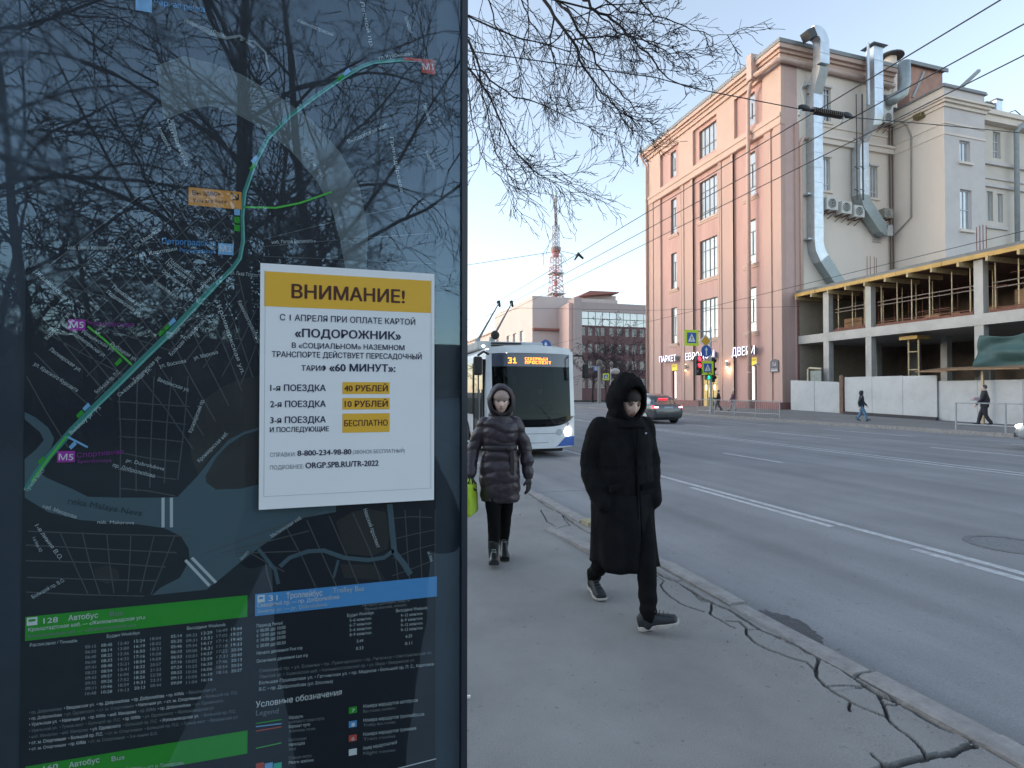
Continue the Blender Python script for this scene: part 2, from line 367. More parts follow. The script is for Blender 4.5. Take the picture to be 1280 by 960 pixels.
# markings
mk = MB(); z = ROADZ+.004
def strip(xa, ya, xb, yb, w): mk.box(xa, xa, ya, yb, z, z) if False else mk.hexa([(xa, ya, z-.003), (xa+w, ya, z-.003), (xb+w, yb, z-.003), (xb, yb, z-.003), (xa, ya, z), (xa+w, ya, z), (xb+w, yb, z), (xb, yb, z)])
def mline(xa, ya, xb, yb, w, name='marking_line'):
    global mk
    mk = MB(); strip(xa, ya, xb, yb, w); o = mk.build(name, line_m, road); return o
mline(6.18, -20, 6.18, 120, .11)
yy = 4.05-3*6.2
D = []
for (u0, v0, u1, v1) in [(1146, 686, 1280, 724), (870, 609, 1045, 658)]:
    p, q = on(u0, v0, 2, ROADZ), on(u1, v1, 2, ROADZ); D.append((p, q))
mline(5.97, -2, 5.97, D[0][0].y, .11)
mline(5.97, D[1][1].y, 5.97, D[1][0].y, .11)
yy = D[1][0].y+1.4
while yy < 90: mline(5.97, yy, 5.97, yy+3.2, .11); yy += 4.7
for X in (10.25, 17.6, 21.3):
    yy = -12. if X != 10.25 else 7.0-2*12
    while yy < 110: mline(X, yy-2, X, yy+2.2 if X != 10.25 else yy+.2, .12); yy += 7.5
mline(13.5, -20, 13.5, 120, .12); mline(13.85, -20, 13.85, 28, .12)
yy = 31.
while yy < 100: mline(13.85, yy, 13.85, yy+1.2, .12); yy += 3.2
# stop line / cross marking behind the man
p, q = on(656, 611, 2, ROADZ), on(730, 608, 2, ROADZ)
mk = MB(); mk.hexa([(3.15, 8.95, z-.003), (5.3, 8.95, z-.003), (5.3, 9.06, z-.003), (3.15, 9.06, z-.003), (3.15, 8.95, z), (5.3, 8.95, z), (5.3, 9.06, z), (3.15, 9.06, z)])
mk.build('marking_line', M('road_paint_worn', (.22, .225, .225), .8, var=.3, scale=12), road)
# tar patch by the kerb and manhole
tarm = M('tar_patch', (.075, .076, .08), .75, var=.3, scale=14, bump=.6, bscale=70)
c = on(985, 782, 2, ROADZ); m = MB(); n = 64; ring = []
for k in range(n):
    a_ = 2*math.pi*k/n; rr = 1+.5*noise.noise(Vector((math.cos(a_)*1.9, math.sin(a_)*1.9, 5)))+.25*noise.noise(Vector((math.cos(a_)*6, math.sin(a_)*6, 5)))
    ring.append((KX2+.07+max(0, .13+.15*rr*math.cos(a_)), c.y-.02+.30*rr*math.sin(a_)))
m.prism(ring, lambda a_, b_, d: (a_, b_, d), ROADZ-.01, ROADZ+.003); m.build('tar_patch', tarm, road)
c = on(1262, 681, 2, ROADZ); mh = thing('manhole', 'worn round manhole cover in the road at the right edge', 'manhole', (c.x, c.y, ROADZ))
m = MB(); ro = [(c.x+.42*math.cos(t), c.y+.42*math.sin(t)) for t in [2*math.pi*k/32 for k in range(32)]]; ri = [(c.x+.35*math.cos(t), c.y+.35*math.sin(t)) for t in [2*math.pi*k/32 for k in range(32)]]
for k in range(32):
    a_, b_ = k, (k+1) % 32; m.hexa([(*ri[a_], ROADZ-.02), (*ro[a_], ROADZ-.02), (*ro[b_], ROADZ-.02), (*ri[b_], ROADZ-.02), (*ri[a_], ROADZ+.006), (*ro[a_], ROADZ+.006), (*ro[b_], ROADZ+.006), (*ri[b_], ROADZ+.006)])
m.build('rim', M('cast_iron', (.13, .13, .135), .7, var=.3, scale=20), mh)
m = MB(); m.prism(ri, lambda a_, b_, d: (c.x+(a_-c.x)*.97, c.y+(b_-c.y)*.97, d), ROADZ-.02, ROADZ+.002); m.build('cover', M('cover_iron', (.175, .18, .185), .8, var=.25, scale=30, bump=.8, bscale=60), mh)
# grit and small stones swept against the kerb, in the gutter and over the cracked edge
gr_ = MB(); rg = random.Random(7)
for k in range(1500):
    y_ = rg.uniform(1.3, 9) if rg.random() < .8 else rg.uniform(9, 20)
    if rg.random() < .55: x_ = KX2+.01+abs(rg.gauss(0, .12)); z_ = ROADZ
    else: x_ = KX-abs(rg.gauss(0, .22)); z_ = .002
    s_ = rg.uniform(.0015, .006) if rg.random() < .94 else rg.uniform(.006, .013); a_ = rg.uniform(0, 6.3); P = [(x_+s_*math.cos(a_+q)*rg.uniform(.6, 1.3), y_+s_*math.sin(a_+q)*rg.uniform(.6, 1.3)) for q in (0, 1.6, 3.1, 4.7)]
    gr_.add([(px_, py_, z_) for px_, py_ in P]+[(x_, y_, z_+s_*.9)], [(0, 1, 4), (1, 2, 4), (2, 3, 4), (3, 0, 4)])
for k in range(500):
    x_ = rg.uniform(.3, 2.6); y_ = rg.uniform(1.2, 8); s_ = rg.uniform(.001, .0035); gr_.add([(x_-s_, y_-s_, .0015), (x_+s_, y_-s_*.6, .0015), (x_, y_+s_, .0015), (x_, y_, .0015+s_)], [(0, 1, 3), (1, 2, 3), (2, 0, 3)])
go_ = gr_.build('grit', M('grit_stone', (.20, .19, .175), .9, var=.5, scale=90), fix=False); tag(go_, 'loose grit and small stones along the kerb and over the pavement', 'grit', kind='stuff')
# litter
m = MB(); p = on(586, 873, 2, .0); m.box(p.x-.05, p.x+.01, p.y, p.y+.012, .0, .012)
tag(m.build('paper_scrap', flat('scrap_white', (.7, .7, .7))), 'tiny white paper scrap on the pavement at the foot of the info panel', 'litter')
# ================================================================ PINK OFFICE BUILDING (facade X=31, looking at the road)
pinkA = M('pink_plaster', (.53, .33, .295), .88, var=.09, scale=1.2, bump=.25, bscale=30, dirt=.18, dscale=.7, stretch=(1, 1, .15))
pinkB = M('pale_pink_plaster', (.53, .36, .31), .88, var=.06, scale=.7, bump=.2, bscale=30, dirt=.2, dscale=.7, stretch=(1, 1, .15))
pinkC = M('apricot_plaster', (.57, .41, .345), .88, var=.06, scale=.7, bump=.2, bscale=30, dirt=.10, dscale=.4)
pinkS = M('side_pink_plaster', (.56, .39, .36), .88, var=.06, scale=.7, bump=.2, bscale=30, dirt=.15, dscale=.4)
plinth_m = M('plinth_granite', (.26, .13, .12), .7, var=.2, scale=3, bump=.2)
creamw = M('cream_plaster', (.77, .67, .59), .9, var=.06, scale=1.0, bump=.3, bscale=25, dirt=.28, dscale=.5, stretch=(1, 1, .2))
shade_greyw = M('shade_grey_plaster', (.62, .565, .55), .9, var=.05, scale=1.0, bump=.25, bscale=25, dirt=.15, dscale=.4)  # shade on the wing's front put into the colour; also serves grey trim
frame_d = flat('window_frame_dark', (.075, .08, .085), .5)
frame_w = flat('window_frame_white', (.62, .63, .64), .45)
wglass = M('window_glass', (.30, .32, .34), .04, var=.35, scale=.35, spec=1.0, ior=2.0)
wglass_d = M('window_glass_dark', (.05, .06, .065), .03, var=.3, scale=.4, spec=1.0, ior=1.9)
inner_m = flat('dark_interior', (.03, .03, .03), .9)
metal_g = M('galvanised_metal', (.50, .54, .58), .38, var=.12, scale=2.5, metal=.75, bump=.08, bscale=6)
metal_d = M('painted_metal_grey', (.30, .32, .33), .5, var=.1, scale=4)
roof_m = M('roof_sheet', (.22, .23, .24), .6, var=.1, scale=2)
pipe_pink = M('pink_pipe_paint', (.54, .385, .33), .5, var=.08, scale=3)

def make_window(fr, u0, u1, z0, z1, vs_, hs_, parent, depth=.22, fm=frame_d, gm=wglass, panes=False, bar=.06, sill=None, sillm=None):
    f = MB(); b = bar
    f.fbox(fr, u0, u0+b, z0, z1, -depth, -depth+.07); f.fbox(fr, u1-b, u1, z0, z1, -depth, -depth+.07)
    f.fbox(fr, u0+b, u1-b, z0, z0+b, -depth, -depth+.07); f.fbox(fr, u0+b, u1-b, z1-b, z1, -depth, -depth+.07)
    W = u1-u0; Hh = z1-z0
    for x in vs_: 
        x, za, zb = x if isinstance(x, tuple) else (x, 0, 1)
        f.fbox(fr, u0+W*x-b*.4, u0+W*x+b*.4, z0+Hh*za+b*.5, z0+Hh*zb-b*.5, -depth+.003, -depth+.066)
    for y in hs_: f.fbox(fr, u0+b, u1-b, z0+Hh*y-b*.4, z0+Hh*y+b*.4, -depth+.006, -depth+.062)
    w = f.build('window', fm, parent)
    if panes:
        xs = [0]+[x[0] if isinstance(x, tuple) else x for x in vs_]+[1]; ys = [0]+list(hs_)+[1]
        for i in range(len(xs)-1):
            for j in range(len(ys)-1):
                p = MB(); tilt = rnd.uniform(-.006, .006); a0 = u0+W*xs[i]; a1 = u0+W*xs[i+1]; c0 = z0+Hh*ys[j]; c1 = z0+Hh*ys[j+1]
                p.hexa([fr.p(a0, c0, -depth+.02+tilt), fr.p(a1, c0, -depth+.02-tilt), fr.p(a1, c0, -depth-.01), fr.p(a0, c0, -depth-.01), fr.p(a0, c1, -depth+.02+tilt), fr.p(a1, c1, -depth+.02-tilt), fr.p(a1, c1, -depth-.01), fr.p(a0, c1, -depth-.01)])
                p.build('pane', gm, w)
    else:
        p = MB(); p.fbox(fr, u0+b*.5, u1-b*.5, z0+b*.5, z1-b*.5, -depth-.01, -depth+.02); p.build('pane', gm, w)
    if sill is not None:
        s_ = MB(); s_.fbox(fr, u0-sill, u1+sill, z0-.18, z0-.002, -depth+.01, .14); s_.fbox(fr, u0-sill-.05, u1+sill+.05, z0-.34, z0-.183, 0, .08); s_.build('sill', sillm or fm, w)
    return w

pb = thing('office_building', 'five storey pink building with tall shop windows on the far corner', 'building', (31, 33, 0))
FA = Fr((31.3, 33, 0), (0, 1, 0), (-1, 0, 0))      # u = Y-33
G0 = .03
# recessed bays: openings
bays = [(1.8, 5.4, [(3.0, 4.05)]), (7.3, 11.0, [(7.75, 10.25)]), (13.0, 16.6, [(13.98, 14.97)])]
rows = [(23.3, 25.9), (17.5, 21.1), (12.0, 15.6), (6.5, 10.1)]
ops = []
for b0, b1, ws in bays:
    for w0, w1 in ws:
        for z0, z1 in rows: ops.append((w0, w1, z0, z1))
ops.append((3.0, 4.05, .9, 4.4)); ops.append((13.98, 14.97, .9, 4.4)); ops.append((7.75, 10.25, .12, 3.2))
m = MB()
m.wall(FA, 0.0, 19.2, 0, 21.75, [o for o in ops if o[3] < 21.75], depth=.3)
wallo = m.build('wall', pinkA, pb)
m = MB(); m.wall(FA, 0.0, 19.2, 21.75, 26.6, [o for o in ops if o[2] > 21.75], depth=.3, d=0)
m.build('upper_wall', pinkA, pb)
# pilasters and ribs, proud of the bays
m = MB()
for a, b, d in [(0.0, .77, .30), (1.1, 1.8, .24), (.77, 1.1, .14), (5.4, 5.75, .22), (6.95, 7.3, .22), (5.75, 6.95, .14), (11.0, 11.45, .22), (12.5, 13.0, .22), (11.45, 12.5, .14), (16.6, 17.9, .20), (17.9, 19.2, .28)]:
    m.fbox(FA, a, b, .6, 21.76, -.1, d)
m.build('pilasters', pinkB, pb)
m = MB()
for a, b in [(5.4, 5.52), (7.18, 7.3), (11.0, 11.12), (12.88, 13.0)]: m.fbox(FA, a, b, .6, 21.76, .1, .255)
m.build('pilaster_edges', pinkC, pb)
m = MB()
m.fbox(FA, -.03, 19.23, 21.76, 22.64, -.1, .345); m.fbox(FA, -.06, 19.26, 22.35, 22.62, .2, .42); m.fbox(FA, -.05, 19.25, 21.80, 21.98, .2, .39)
# top storey: piers between recessed window panels, framed
pan = [(1.9, 5.15), (7.45, 10.9), (13.2, 16.5)]
e = 0.0
for a, b in pan+[(19.2, 19.2)]:
    m.fbox(FA, e, a, 22.64, 26.7, -.1, .25); e = b
for a, b in pan:
    m.fbox(FA, a, b, 26.25, 26.7, -.1, .248); m.fbox(FA, a, b, 22.64, 22.9, -.1, .245)
m.build('top_storey', pinkC, pb)
# cornice
m = MB(); FB = Fr((31, 33, 0), (1, 0, 0), (0, -1, 0))    # side wall, u = X-31
def cornice(m, z0, out, h):
    m.box(31-out, 31+11.2, 33-out, 33+.2, z0, z0+h); m.box(31-out, 31.4, 33+.2, 52.2+out*.6, z0, z0+h)
cornice(m, 26.7, .12, .35); cornice(m, 27.053, .28, .22); cornice(m, 27.276, .48, .38)
m.build('cornice', pinkC, pb)
m = MB(); m.box(30.45, 42.2, 32.45, 32.55, 27.60, 27.9); m.box(30.45, 30.55, 32.55, 52.6, 27.60, 27.9)
m.hexa([(30.5, 32.5, 27.665), (42.2, 32.5, 27.665), (42.2, 52.6, 27.665), (30.5, 52.6, 27.665), (36, 38, 29.9), (38, 38, 29.9), (38, 47, 29.9), (36, 47, 29.9)])
m.build('roof', roof_m, pb)
# body behind the facade
m = MB(); m.box(31.75, 42.2, 33.4, 51.9, 0, 27.0); m.build('interior', inner_m, pb)
m = MB(); m.box(31.3, 42.2, 52.0, 52.2, 0, 27); m.box(42.0, 42.2, 33.2, 52.0, 0, 27); m.build('rear_wall', creamw, pb)
# side wall (Y=33): pink return, then cream with windows
m = MB(); m.wall(FB, .405, 1.55, .6, 26.75, [], d=0.0); m.build('side_wall', pinkS, pb)
m = MB(); m.fbox(FB, 1.25, 1.62, .6, 22, .0, .12); m.build('side_edge_pilaster', pinkB, pb)
m = MB(); m.box(30.63, 32.6, 32.92, 33.4, .0, .85); m.fbox(FA, 0, 7.75, 0, .85, -.05, .36); m.fbox(FA, 10.25, 19.2, 0, .85, -.05, .36); m.build('plinth', plinth_m, pb)
# windows
for (w0, w1) in [(3.0, 4.05), (13.98, 14.97)]:
    for i, (z0, z1) in enumerate(rows):
        make_window(FA, w0, w1, z0, z1, [(.5, .22, .74)], [.22, .74] if i else [.3], pb, panes=False, sill=.3 if i else None, sillm=pinkC)
for i, (z0, z1) in enumerate(rows):
    make_window(FA, 7.75, 10.25, z0, z1, [.26, .5, .76] if i else [.26, .5, .76], [.2, .72] if i else [.36, .99], pb, panes=bool(i), sill=.25 if i else None, sillm=pinkC)
# shop windows with yellow header signs and lit strip
ysign = M('shop_sign_yellow', (.75, .60, .05), .5, var=.1, emit=.10, ec=(.9, .68, .08))
strip_e = glow('lit_strip', (1.0, .86, .80), .4)
warm_i = glow('warm_shop_light', (1.0, .70, .36), .9)
for (w0, w1) in [(3.0, 4.05), (13.98, 14.97)]:
    w = make_window(FA, w0, w1, .9, 3.75, [], [], pb, gm=wglass_d, depth=.25)
    m = MB(); m.fbox(FA, w0+.02, w1-.02, 3.78, 4.4, -.2, -.02); sg = m.build('header_sign', ysign, pb)
    m = MB(); nf = lambda a, b, d: FA.p(b and 0, 0, 0)
    text_into(m, 'ДВЕРИ' if w0 < 5 else 'ПАРКЕТ', lambda a, b, d: FA.p(-a, b, -.012), -(w1-.1), -(w0+.1), 4.12, .18); m.build('header_lettering', flat('sign_ink', (.05, .04, .02)), sg)
    m = MB(); m.fbox(FA, (w0+w1)/2-.02, (w0+w1)/2+.14, 1.0, 3.7, -.22, -.14); m.build('light_strip', strip_e, w)
# entrance
w = make_window(FA, 7.75, 10.25, .12, 3.2, [.38, .7], [.72], pb, gm=glassy('shop_glass', (.9, .93, .9), .04), depth=.25, panes=True)
m = MB(); m.box(31.68, 31.74, 40.7, 43.3, .1, 3.2); m.build('shop_interior', M('shop_inside', (.22, .16, .09), .8, var=.7, scale=1.8, emit=.25, ec=(.9, .62, .3)), w)
for k in range(4): m = MB(); m.box(31.60, 31.66, 40.95+k*.6, 41.15+k*.6, 1.5+.3*(k % 2), 2.0+.3*(k % 2)); m.build('shop_display', warm_i, w)
for k in range(3): m = MB(); m.box(31.60, 31.67, 41.0+k*.55, 41.4+k*.55, .35, 1.15); m.build('shop_goods', M('shop_goods', (.10, .18, .10), .7, var=.5, scale=5), w)
# lettering over the shop
letter_e = glow('sign_letters_white', (1.0, .97, .97), .22)
letter_s = M('sign_letters_side', (.12, .08, .35), .5, var=0)
def sign(txt, y0, y1, z0, h, label):
    t = thing('shop_sign', label, 'sign', (31.3, y0, z0))
    m = MB(); text_into(m, txt, lambda a, b, d: Vector((30.72-d+.0, y1-(a), b)), 0, y1-y0, z0, h, bold=.006, depth=0.0, dstep=.002)
    m.build('letter_faces', letter_e, t)
    m = MB(); text_into(m, txt, lambda a, b, d: Vector((30.73+d*.5, y1-a-.02, b-.02)), 0, y1-y0, z0, h, bold=.0, depth=.2)
    m.build('letter_backs', letter_s, t)
    m = MB(); m.box(30.80, 30.86, y0+.1, y1-.1, z0+h*.2, z0+h*.25); m.box(30.80, 30.86, y0+.1, y1-.1, z0+h*.7, z0+h*.75); 
    for yy in (y0+.4, y1-.4): m.box(30.84, 31.31, yy-.03, yy+.03, z0+h*.1, z0+h*.8)
    m.build('rail', metal_d, t)
sign('ПАРКЕТ', 46.3, 49.3, 4.68, .60, 'white lit sign reading ПАРКЕТ on the pink building')
sign('ЕВРОДОМ', 40.5, 44.75, 4.65, .64, 'white lit sign reading ЕВРОДОМ over the shop entrance')
sign('ДВЕРИ', 35.55, 38.2, 4.62, .68, 'white lit sign reading ДВЕРИ beside the drainpipe')
# wall lamps
for (yy, lab) in [(45.0, 'unlit-looking brass wall lamp on the pink pier left of the entrance'), (39.1, 'glowing wall lamp on the pink pier right of the entrance')]:
    t = thing('wall_lamp', lab.replace('unlit-looking brass', 'dim brass'), 'lamp', (30.95, yy, 4.0), 'wall lamps beside the shop entrance')
    m = MB(); m.tube([(30.92, yy, 3.75), (30.92, yy, 4.25)], .09, 10); m.box(30.92, 31.14, yy-.04, yy+.04, 3.95, 4.05); m.build('lamp_body', metal_d, t)
    for za, zb in ((3.62, 3.745), (4.255, 4.30)): m = MB(); m.tube([(30.92, yy, za), (30.92, yy, zb)], .075, 10); m.build('bulb', glow('lamp_bulb%d' % (yy < 40), (1, .72, .4), 5 if yy < 40 else 1), t)
    ld = bpy.data.lights.new('lamp_light', 'POINT'); ld.energy = 9 if yy < 40 else 2; ld.color = (1, .68, .38); ld.shadow_soft_size = .08
    lo_ = bpy.data.objects.new('lamp_light', ld); col.objects.link(lo_); lo_.location = (30.75, yy, 3.55); setp(lo_, t)
# plaque
t = thing('house_plaque', 'dark house number plaque on the near pilaster of the pink building', 'plaque', (30.98, 33.55, 3.5))
m = MB(); cy, cz = 33.72, 3.62
poly = [(-.42, -.5), (.42, -.5), (.42, .25)]+[(.42*math.cos(a), .25+.25*math.sin(a)) for a in [math.pi*k/10 for k in range(1, 10)]]+[(-.42, .25)]
m.prism(poly, lambda a, b, d: (d, cy-a, cz+b), 30.93, 30.985); m.build('plate', flat('plaque_blue', (.05, .05, .085), .35), t)
m = MB(); text_into(m, '56', lambda a, b, d: (30.925-d, cy-a, b), -.2, .2, cz-.02, .28, bold=.02, dstep=.001); m.box(30.922, 30.928, cy-.33, cy+.33, cz-.22, cz-.19); m.box(30.922, 30.928, cy-.33, cy+.33, cz-.42, cz-.28); m.build('plate_lettering', flat('plaque_white', (.45, .42, .45)), t)
# drain pipes and gutter
def pipe_thing(name, label, cat, runs, r, mat_, rings=(), n=12, group=None):
    t = thing(name, label, cat, runs[0][0], group)
    for pts in runs: m = MB(); m.tube(pts, r, n); m.build('pipe', mat_, t, smooth=True)
    if rings:
        for p, ax in rings:
            p = Vector(p); d = Vector(ax).normalized()*.05; m = MB(); m.tube([p-d, p+d], r*1.22, n); m.build('clamp', mat_, t)
    return t
dz = [(30.66, 36.05, z) for z in (3.2, 6.4, 12, 17.5)]
pipe_thing('drain_pipe', 'fat pale pink drainpipe running down the pink facade through the sign', 'drainpipe',
    [[(30.45, 35.1, 26.6), (30.5, 35.6, 26.0), (30.66, 35.95, 25.5), (30.66, 36.05, 25.0), (30.66, 36.05, .35)]], .155, pipe_pink, [(p, (0, 0, 1)) for p in dz])
m_ = MB(); m_.tube([(30.66, 36.05, 1.25), (30.66, 36.05, 1.45)], .21, 12); 
gut = thing('gutter_pipe', 'thick pale pink pipe running under the cornice round the corner', 'pipe', (30.6, 33, 26.4))
m = MB(); m.tube([(42.0, 32.75, 26.25), (31.2, 32.72, 26.45), (30.85, 32.75, 26.45), (30.6, 33.0, 26.45), (30.55, 33.4, 26.45), (30.45, 35.3, 26.45)], .2, 12); m.build('pipe', pipe_pink, gut, smooth=True)
m = MB(); m.box(30.15, 30.75, 35.05, 35.6, 26.2, 28.2); m.build('hopper', pipe_pink, gut)
pipe_thing('drain_pipe', 'pink drainpipe at the far left corner of the pink building', 'drainpipe', [[(30.3, 52.4, 27.5), (30.5, 52.2, 26.9), (30.85, 51.9, 26.0), (30.85, 51.9, .4)]], .12, pipe_pink)
pipe_thing('drain_pipe', 'thin pale drainpipe on the side wall where pink meets cream', 'drainpipe', [[(33.6, 32.85, 20.9), (33.0, 32.82, 20.9), (32.72, 32.82, 20.5), (32.72, 32.82, .2)]], .11, pipe_pink)
m = MB(); m.tube([(30.75, 35.0, 3.75), (30.6, 35.1, 3.85), (30.45, 35.4, 3.7)], .05, 8)
tag(m.build('camera_bracket', metal_d), 'small grey camera arm on the pink pilaster near the drainpipe', 'camera')
# ================================================================ CREAM REAR WALL, WING, DUCTS
FBc = Fr((32.55, 33, 0), (1, 0, 0), (0, -1, 0))
def Wu(u, v=250, Y=33): return on(u, v, 1, Y).x-32.55
def Wz(u, v, Y=33): return on(u, v, 1, Y).z
wins = [(1030.5, 1039.5, 110, 152), (1029.5, 1038, 197, 238), (1088, 1097, 208, 247), (1104, 1113, 120, 160)]
ops = []
for a, b, v0, v1 in wins:
    mid = (a+b)/2; ops.append((Wu(a), Wu(b), Wz(mid, v1), Wz(mid, v0)))
m = MB(); m.wall(FBc, 0, 9.55, 0, 26.75, ops, depth=.25)
cwall = m.build('side_wall', creamw, pb)
for k, o in enumerate(ops):
    make_window(FBc, *o, [.5], [.82 if k == 0 else .2], pb, depth=.2, fm=frame_w, gm=wglass if k else wglass_d, bar=.07)
    s_ = MB(); s_.fbox(FBc, o[0]-.15, o[1]+.15, o[2]-.22, o[2]-.05, -.05, .13); s_.build('sill', creamw, pb)
    s_ = MB(); s_.fbox(FBc, o[0]-.1, o[1]+.1, o[3]+.003, o[3]+.14, -.05, .1); s_.build('lintel', shade_greyw, pb)
m = MB(); m.fbox(FBc, 1.6, 9.5, 20.75, 21.15, -.05, .22); m.fbox(FBc, 1.6, 9.5, 21.153, 21.35, -.05, .34); m.fbox(FBc, 1.6, 9.5, 22.1, 22.25, -.05, .08); m.build('belt_course', creamw, pb)
# louvre vent
lv = thing('wall_vent', 'small louvred vent in the cream wall below the slanting duct', 'vent', (40.4, 33, 14))
x0_, x1_ = on(1090, 298, 1, 33).x, on(1100, 298, 1, 33).x; z0_, z1_ = Wz(1095, 303), Wz(1095, 292)
for k in range(4): m = MB(); zz = z0_+(z1_-z0_)*k/4; m.hexa([(x0_, 32.9, zz), (x1_, 32.9, zz), (x1_, 33.05, zz+.08), (x0_, 33.05, zz+.08), (x0_, 32.9, zz+.04), (x1_, 32.9, zz+.04), (x1_, 33.05, zz+.12), (x0_, 33.05, zz+.12)]); m.build('slat', metal_g, lv)
# the wing
wg = thing('wing_building', 'tall cream wing with shaded front and parapet behind the concrete frame', 'building', (42.1, 29, 0))
FL = Fr((42.1, 29, 0), (0, 1, 0), (-1, 0, 0)); FF = Fr((42.1, 29, 0), (1, 0, 0), (0, -1, 0)); FS = Fr((46.35, 29.8, 0), (1, 0, 0), (0, -1, 0))
m = MB(); m.wall(FL, 0, 4.1, 0, 24.2, []); m.build('side_wall', creamw, wg)
def F29(u, v): q = on(u, v, 1, 29); return q.x-42.1, q.z
ops = []
for a, b, v0, v1 in [(1199.5, 1213, 176, 201.5), (1199.5, 1214, 237, 286)]:
    mid = (a+b)/2; ops.append((F29(a, 200)[0], F29(b, 200)[0], F29(mid, v1)[1], F29(mid, v0)[1]))
m = MB(); m.wall(FF, 0, 4.25, 0, 24.2, ops, depth=.3); m.build('front_wall', shade_greyw, wg)
for o in ops:
    make_window(FF, *o, [.5], [.5] if o[3]-o[2] > 2 else [], wg, depth=.24, fm=frame_w, bar=.08)
    s_ = MB(); s_.fbox(FF, o[0]-.15, o[1]+.15, o[2]-.28, o[2]-.1, -.05, .16); s_.build('sill', creamw, wg)
def F30(u, v): q = on(u, v, 1, 29.8); return q.x-46.35, q.z
ops = []
for a, b, v0, v1 in [(1241.5, 1251, 165, 198), (1233, 1240.5, 239, 276), (1246, 1253, 242, 278)]:
    mid = (a+b)/2; ops.append((F30(a, 200)[0], F30(b, 200)[0], F30(mid, v1)[1], F30(mid, v0)[1]))
m = MB(); m.wall(FS, 0, 12, 0, 23.3, ops, depth=.3); m.build('setback_wall', M('setback_plaster', (.66,.59,.52), .9, var=.05, scale=.5, bump=.2, bscale=25, dirt=.15), wg)
for o in ops: make_window(FS, *o, [.5], [.3, .65] if o is ops[0] else [], wg, depth=.24, fm=frame_w, bar=.07)
m = MB(); zs_ = F30(1240, 203)[1]
m.fbox(FS, .02, 6, zs_-.25, zs_, -.05, .2); m.fbox(FS, .02, 6, zs_-1.35, zs_-1.2, -.05, .1); m.fbox(FS, .02, 6, zs_-2.0, zs_-1.75, -.05, .16); zb = F30(1240, 283)[1]; m.fbox(FS, .2, 3.6, zb-.2, zb, -.05, .16)
m.build('belt_courses', shade_greyw, wg)
m = MB()
def wc(z0, z1, o): m.box(42.1-o, 46.35+o, 29-o, 29.0+.06, z0, z1); m.box(42.1-o, 42.16, 29.06, 33, z0, z1)
wc(22.75, 23.0, .12); wc(23.003, 23.2, .28); wc(23.203, 23.35, .42); wc(21.5, 21.62, .06); wc(20.7, 20.85, .05)
m.box(46.36+.42, 58, 29.3, 29.85, 22.6, 23.1); m.box(46.36+.42, 58, 29.15, 29.85, 23.1, 23.45); m.build('cornice', creamw, wg)
m = MB(); m.box(41.95, 46.5, 28.85, 33.1, 24.2, 24.32); m.box(41.98, 46.47, 28.9, 29.1, 24.32, 24.45)
m.hexa([(46.6, 29.2, 23.45), (58, 29.2, 23.45), (58, 36, 23.45), (46.6, 36, 23.45), (46.6, 31.5, 24.6), (58, 31.5, 24.6), (58, 35, 24.6), (46.6, 35, 24.6)]); m.build('roof', roof_m, wg)
m = MB(); m.box(42.4, 58, 30.2, 42, 0, 23.2); m.box(42.5, 46, 29.35, 30.2, 0, 24); m.build('interior', inner_m, wg)
# brick penthouse, vents on the roof
brickp = M('penthouse_plaster', (.42, .24, .19), .9, var=.18, scale=1.5, bump=.3, dirt=.4, dscale=1)
ph = thing('roof_penthouse', 'reddish roof penthouse with grey metal roof beside the ducts', 'building', (44.7, 33.5, 24))
m = MB(); m.box(44.7, 48.5, 33.5, 36, 24.3, 29.0); m.build('wall', brickp, ph)
m = MB(); m.box(44.5, 48.8, 33.2, 36.2, 29.0, 29.15); m.box(44.5, 48.8, 33.2, 33.3, 28.85, 29.0); m.build('roof', roof_m, ph)
m = MB(); m.hexa([(44.9, 33.4, 26.2), (45.1, 33.4, 26.2), (45.1, 33.5, 26.2), (44.9, 33.5, 26.2), (46.2, 33.4, 28.6), (46.4, 33.4, 28.6), (46.4, 33.5, 28.6), (46.2, 33.5, 28.6)]); m.build('brace', metal_d, ph)
m = MB(); m.tube([(43.0, 33.8, 25), (43.0, 33.8, 29.35)], .45, 14); t = thing('roof_vent', 'round roof vent with a dark flat cap behind the grey duct', 'vent', (43, 33.8, 25)); m.build('stack', creamw, t)
m = MB(); m.tube([(43.0, 33.8, 29.36), (43, 33.8, 29.5), (43, 33.8, 29.75)], [1.0, .95, .2], 16); m.build('cap', flat('cap_dark', (.06, .06, .065), .6), t)
def duct(name, path, A, B, mat_, parent, seams=True):
    """rectangular duct: path of centres, A and B the half-width vectors at each point"""
    m = MB(); rings = []
    for i, p in enumerate(path):
        a = Vector(A[i] if isinstance(A, list) else A); b = Vector(B[i] if isinstance(B, list) else B); p = Vector(p)
        rings.append([p-a-b, p+a-b, p+a+b, p-a+b])
    m.loft(rings); o = m.build(name, mat_, parent)
    if seams:
        for i in range(len(path)-1):
            a0 = Vector(path[i]); b0 = Vector(path[i+1]); L = (b0-a0).length; k = int(L/1.25)
            for q in range(1, k+1):
                t = q/(k+1); c = a0.lerp(b0, t); d = (b0-a0).normalized()*.035
                a = Vector(A[i] if isinstance(A, list) else A)*1.05; b = Vector(B[i] if isinstance(B, list) else B)*1.05
                s_ = MB(); s_.loft([[c-d-a-b, c-d+a-b, c-d+a+b, c-d-a+b], [c+d-a-b, c+d+a-b, c+d+a+b, c+d-a+b]]); s_.build('flange', mat_, o)
    return o
d1 = thing('ventilation_duct', 'tall silver rectangular duct bending over the roof edge left of the wall', 'duct', (33.8, 32.6, 10), 'metal ventilation ducts on the cream wall')
xa = 33.8
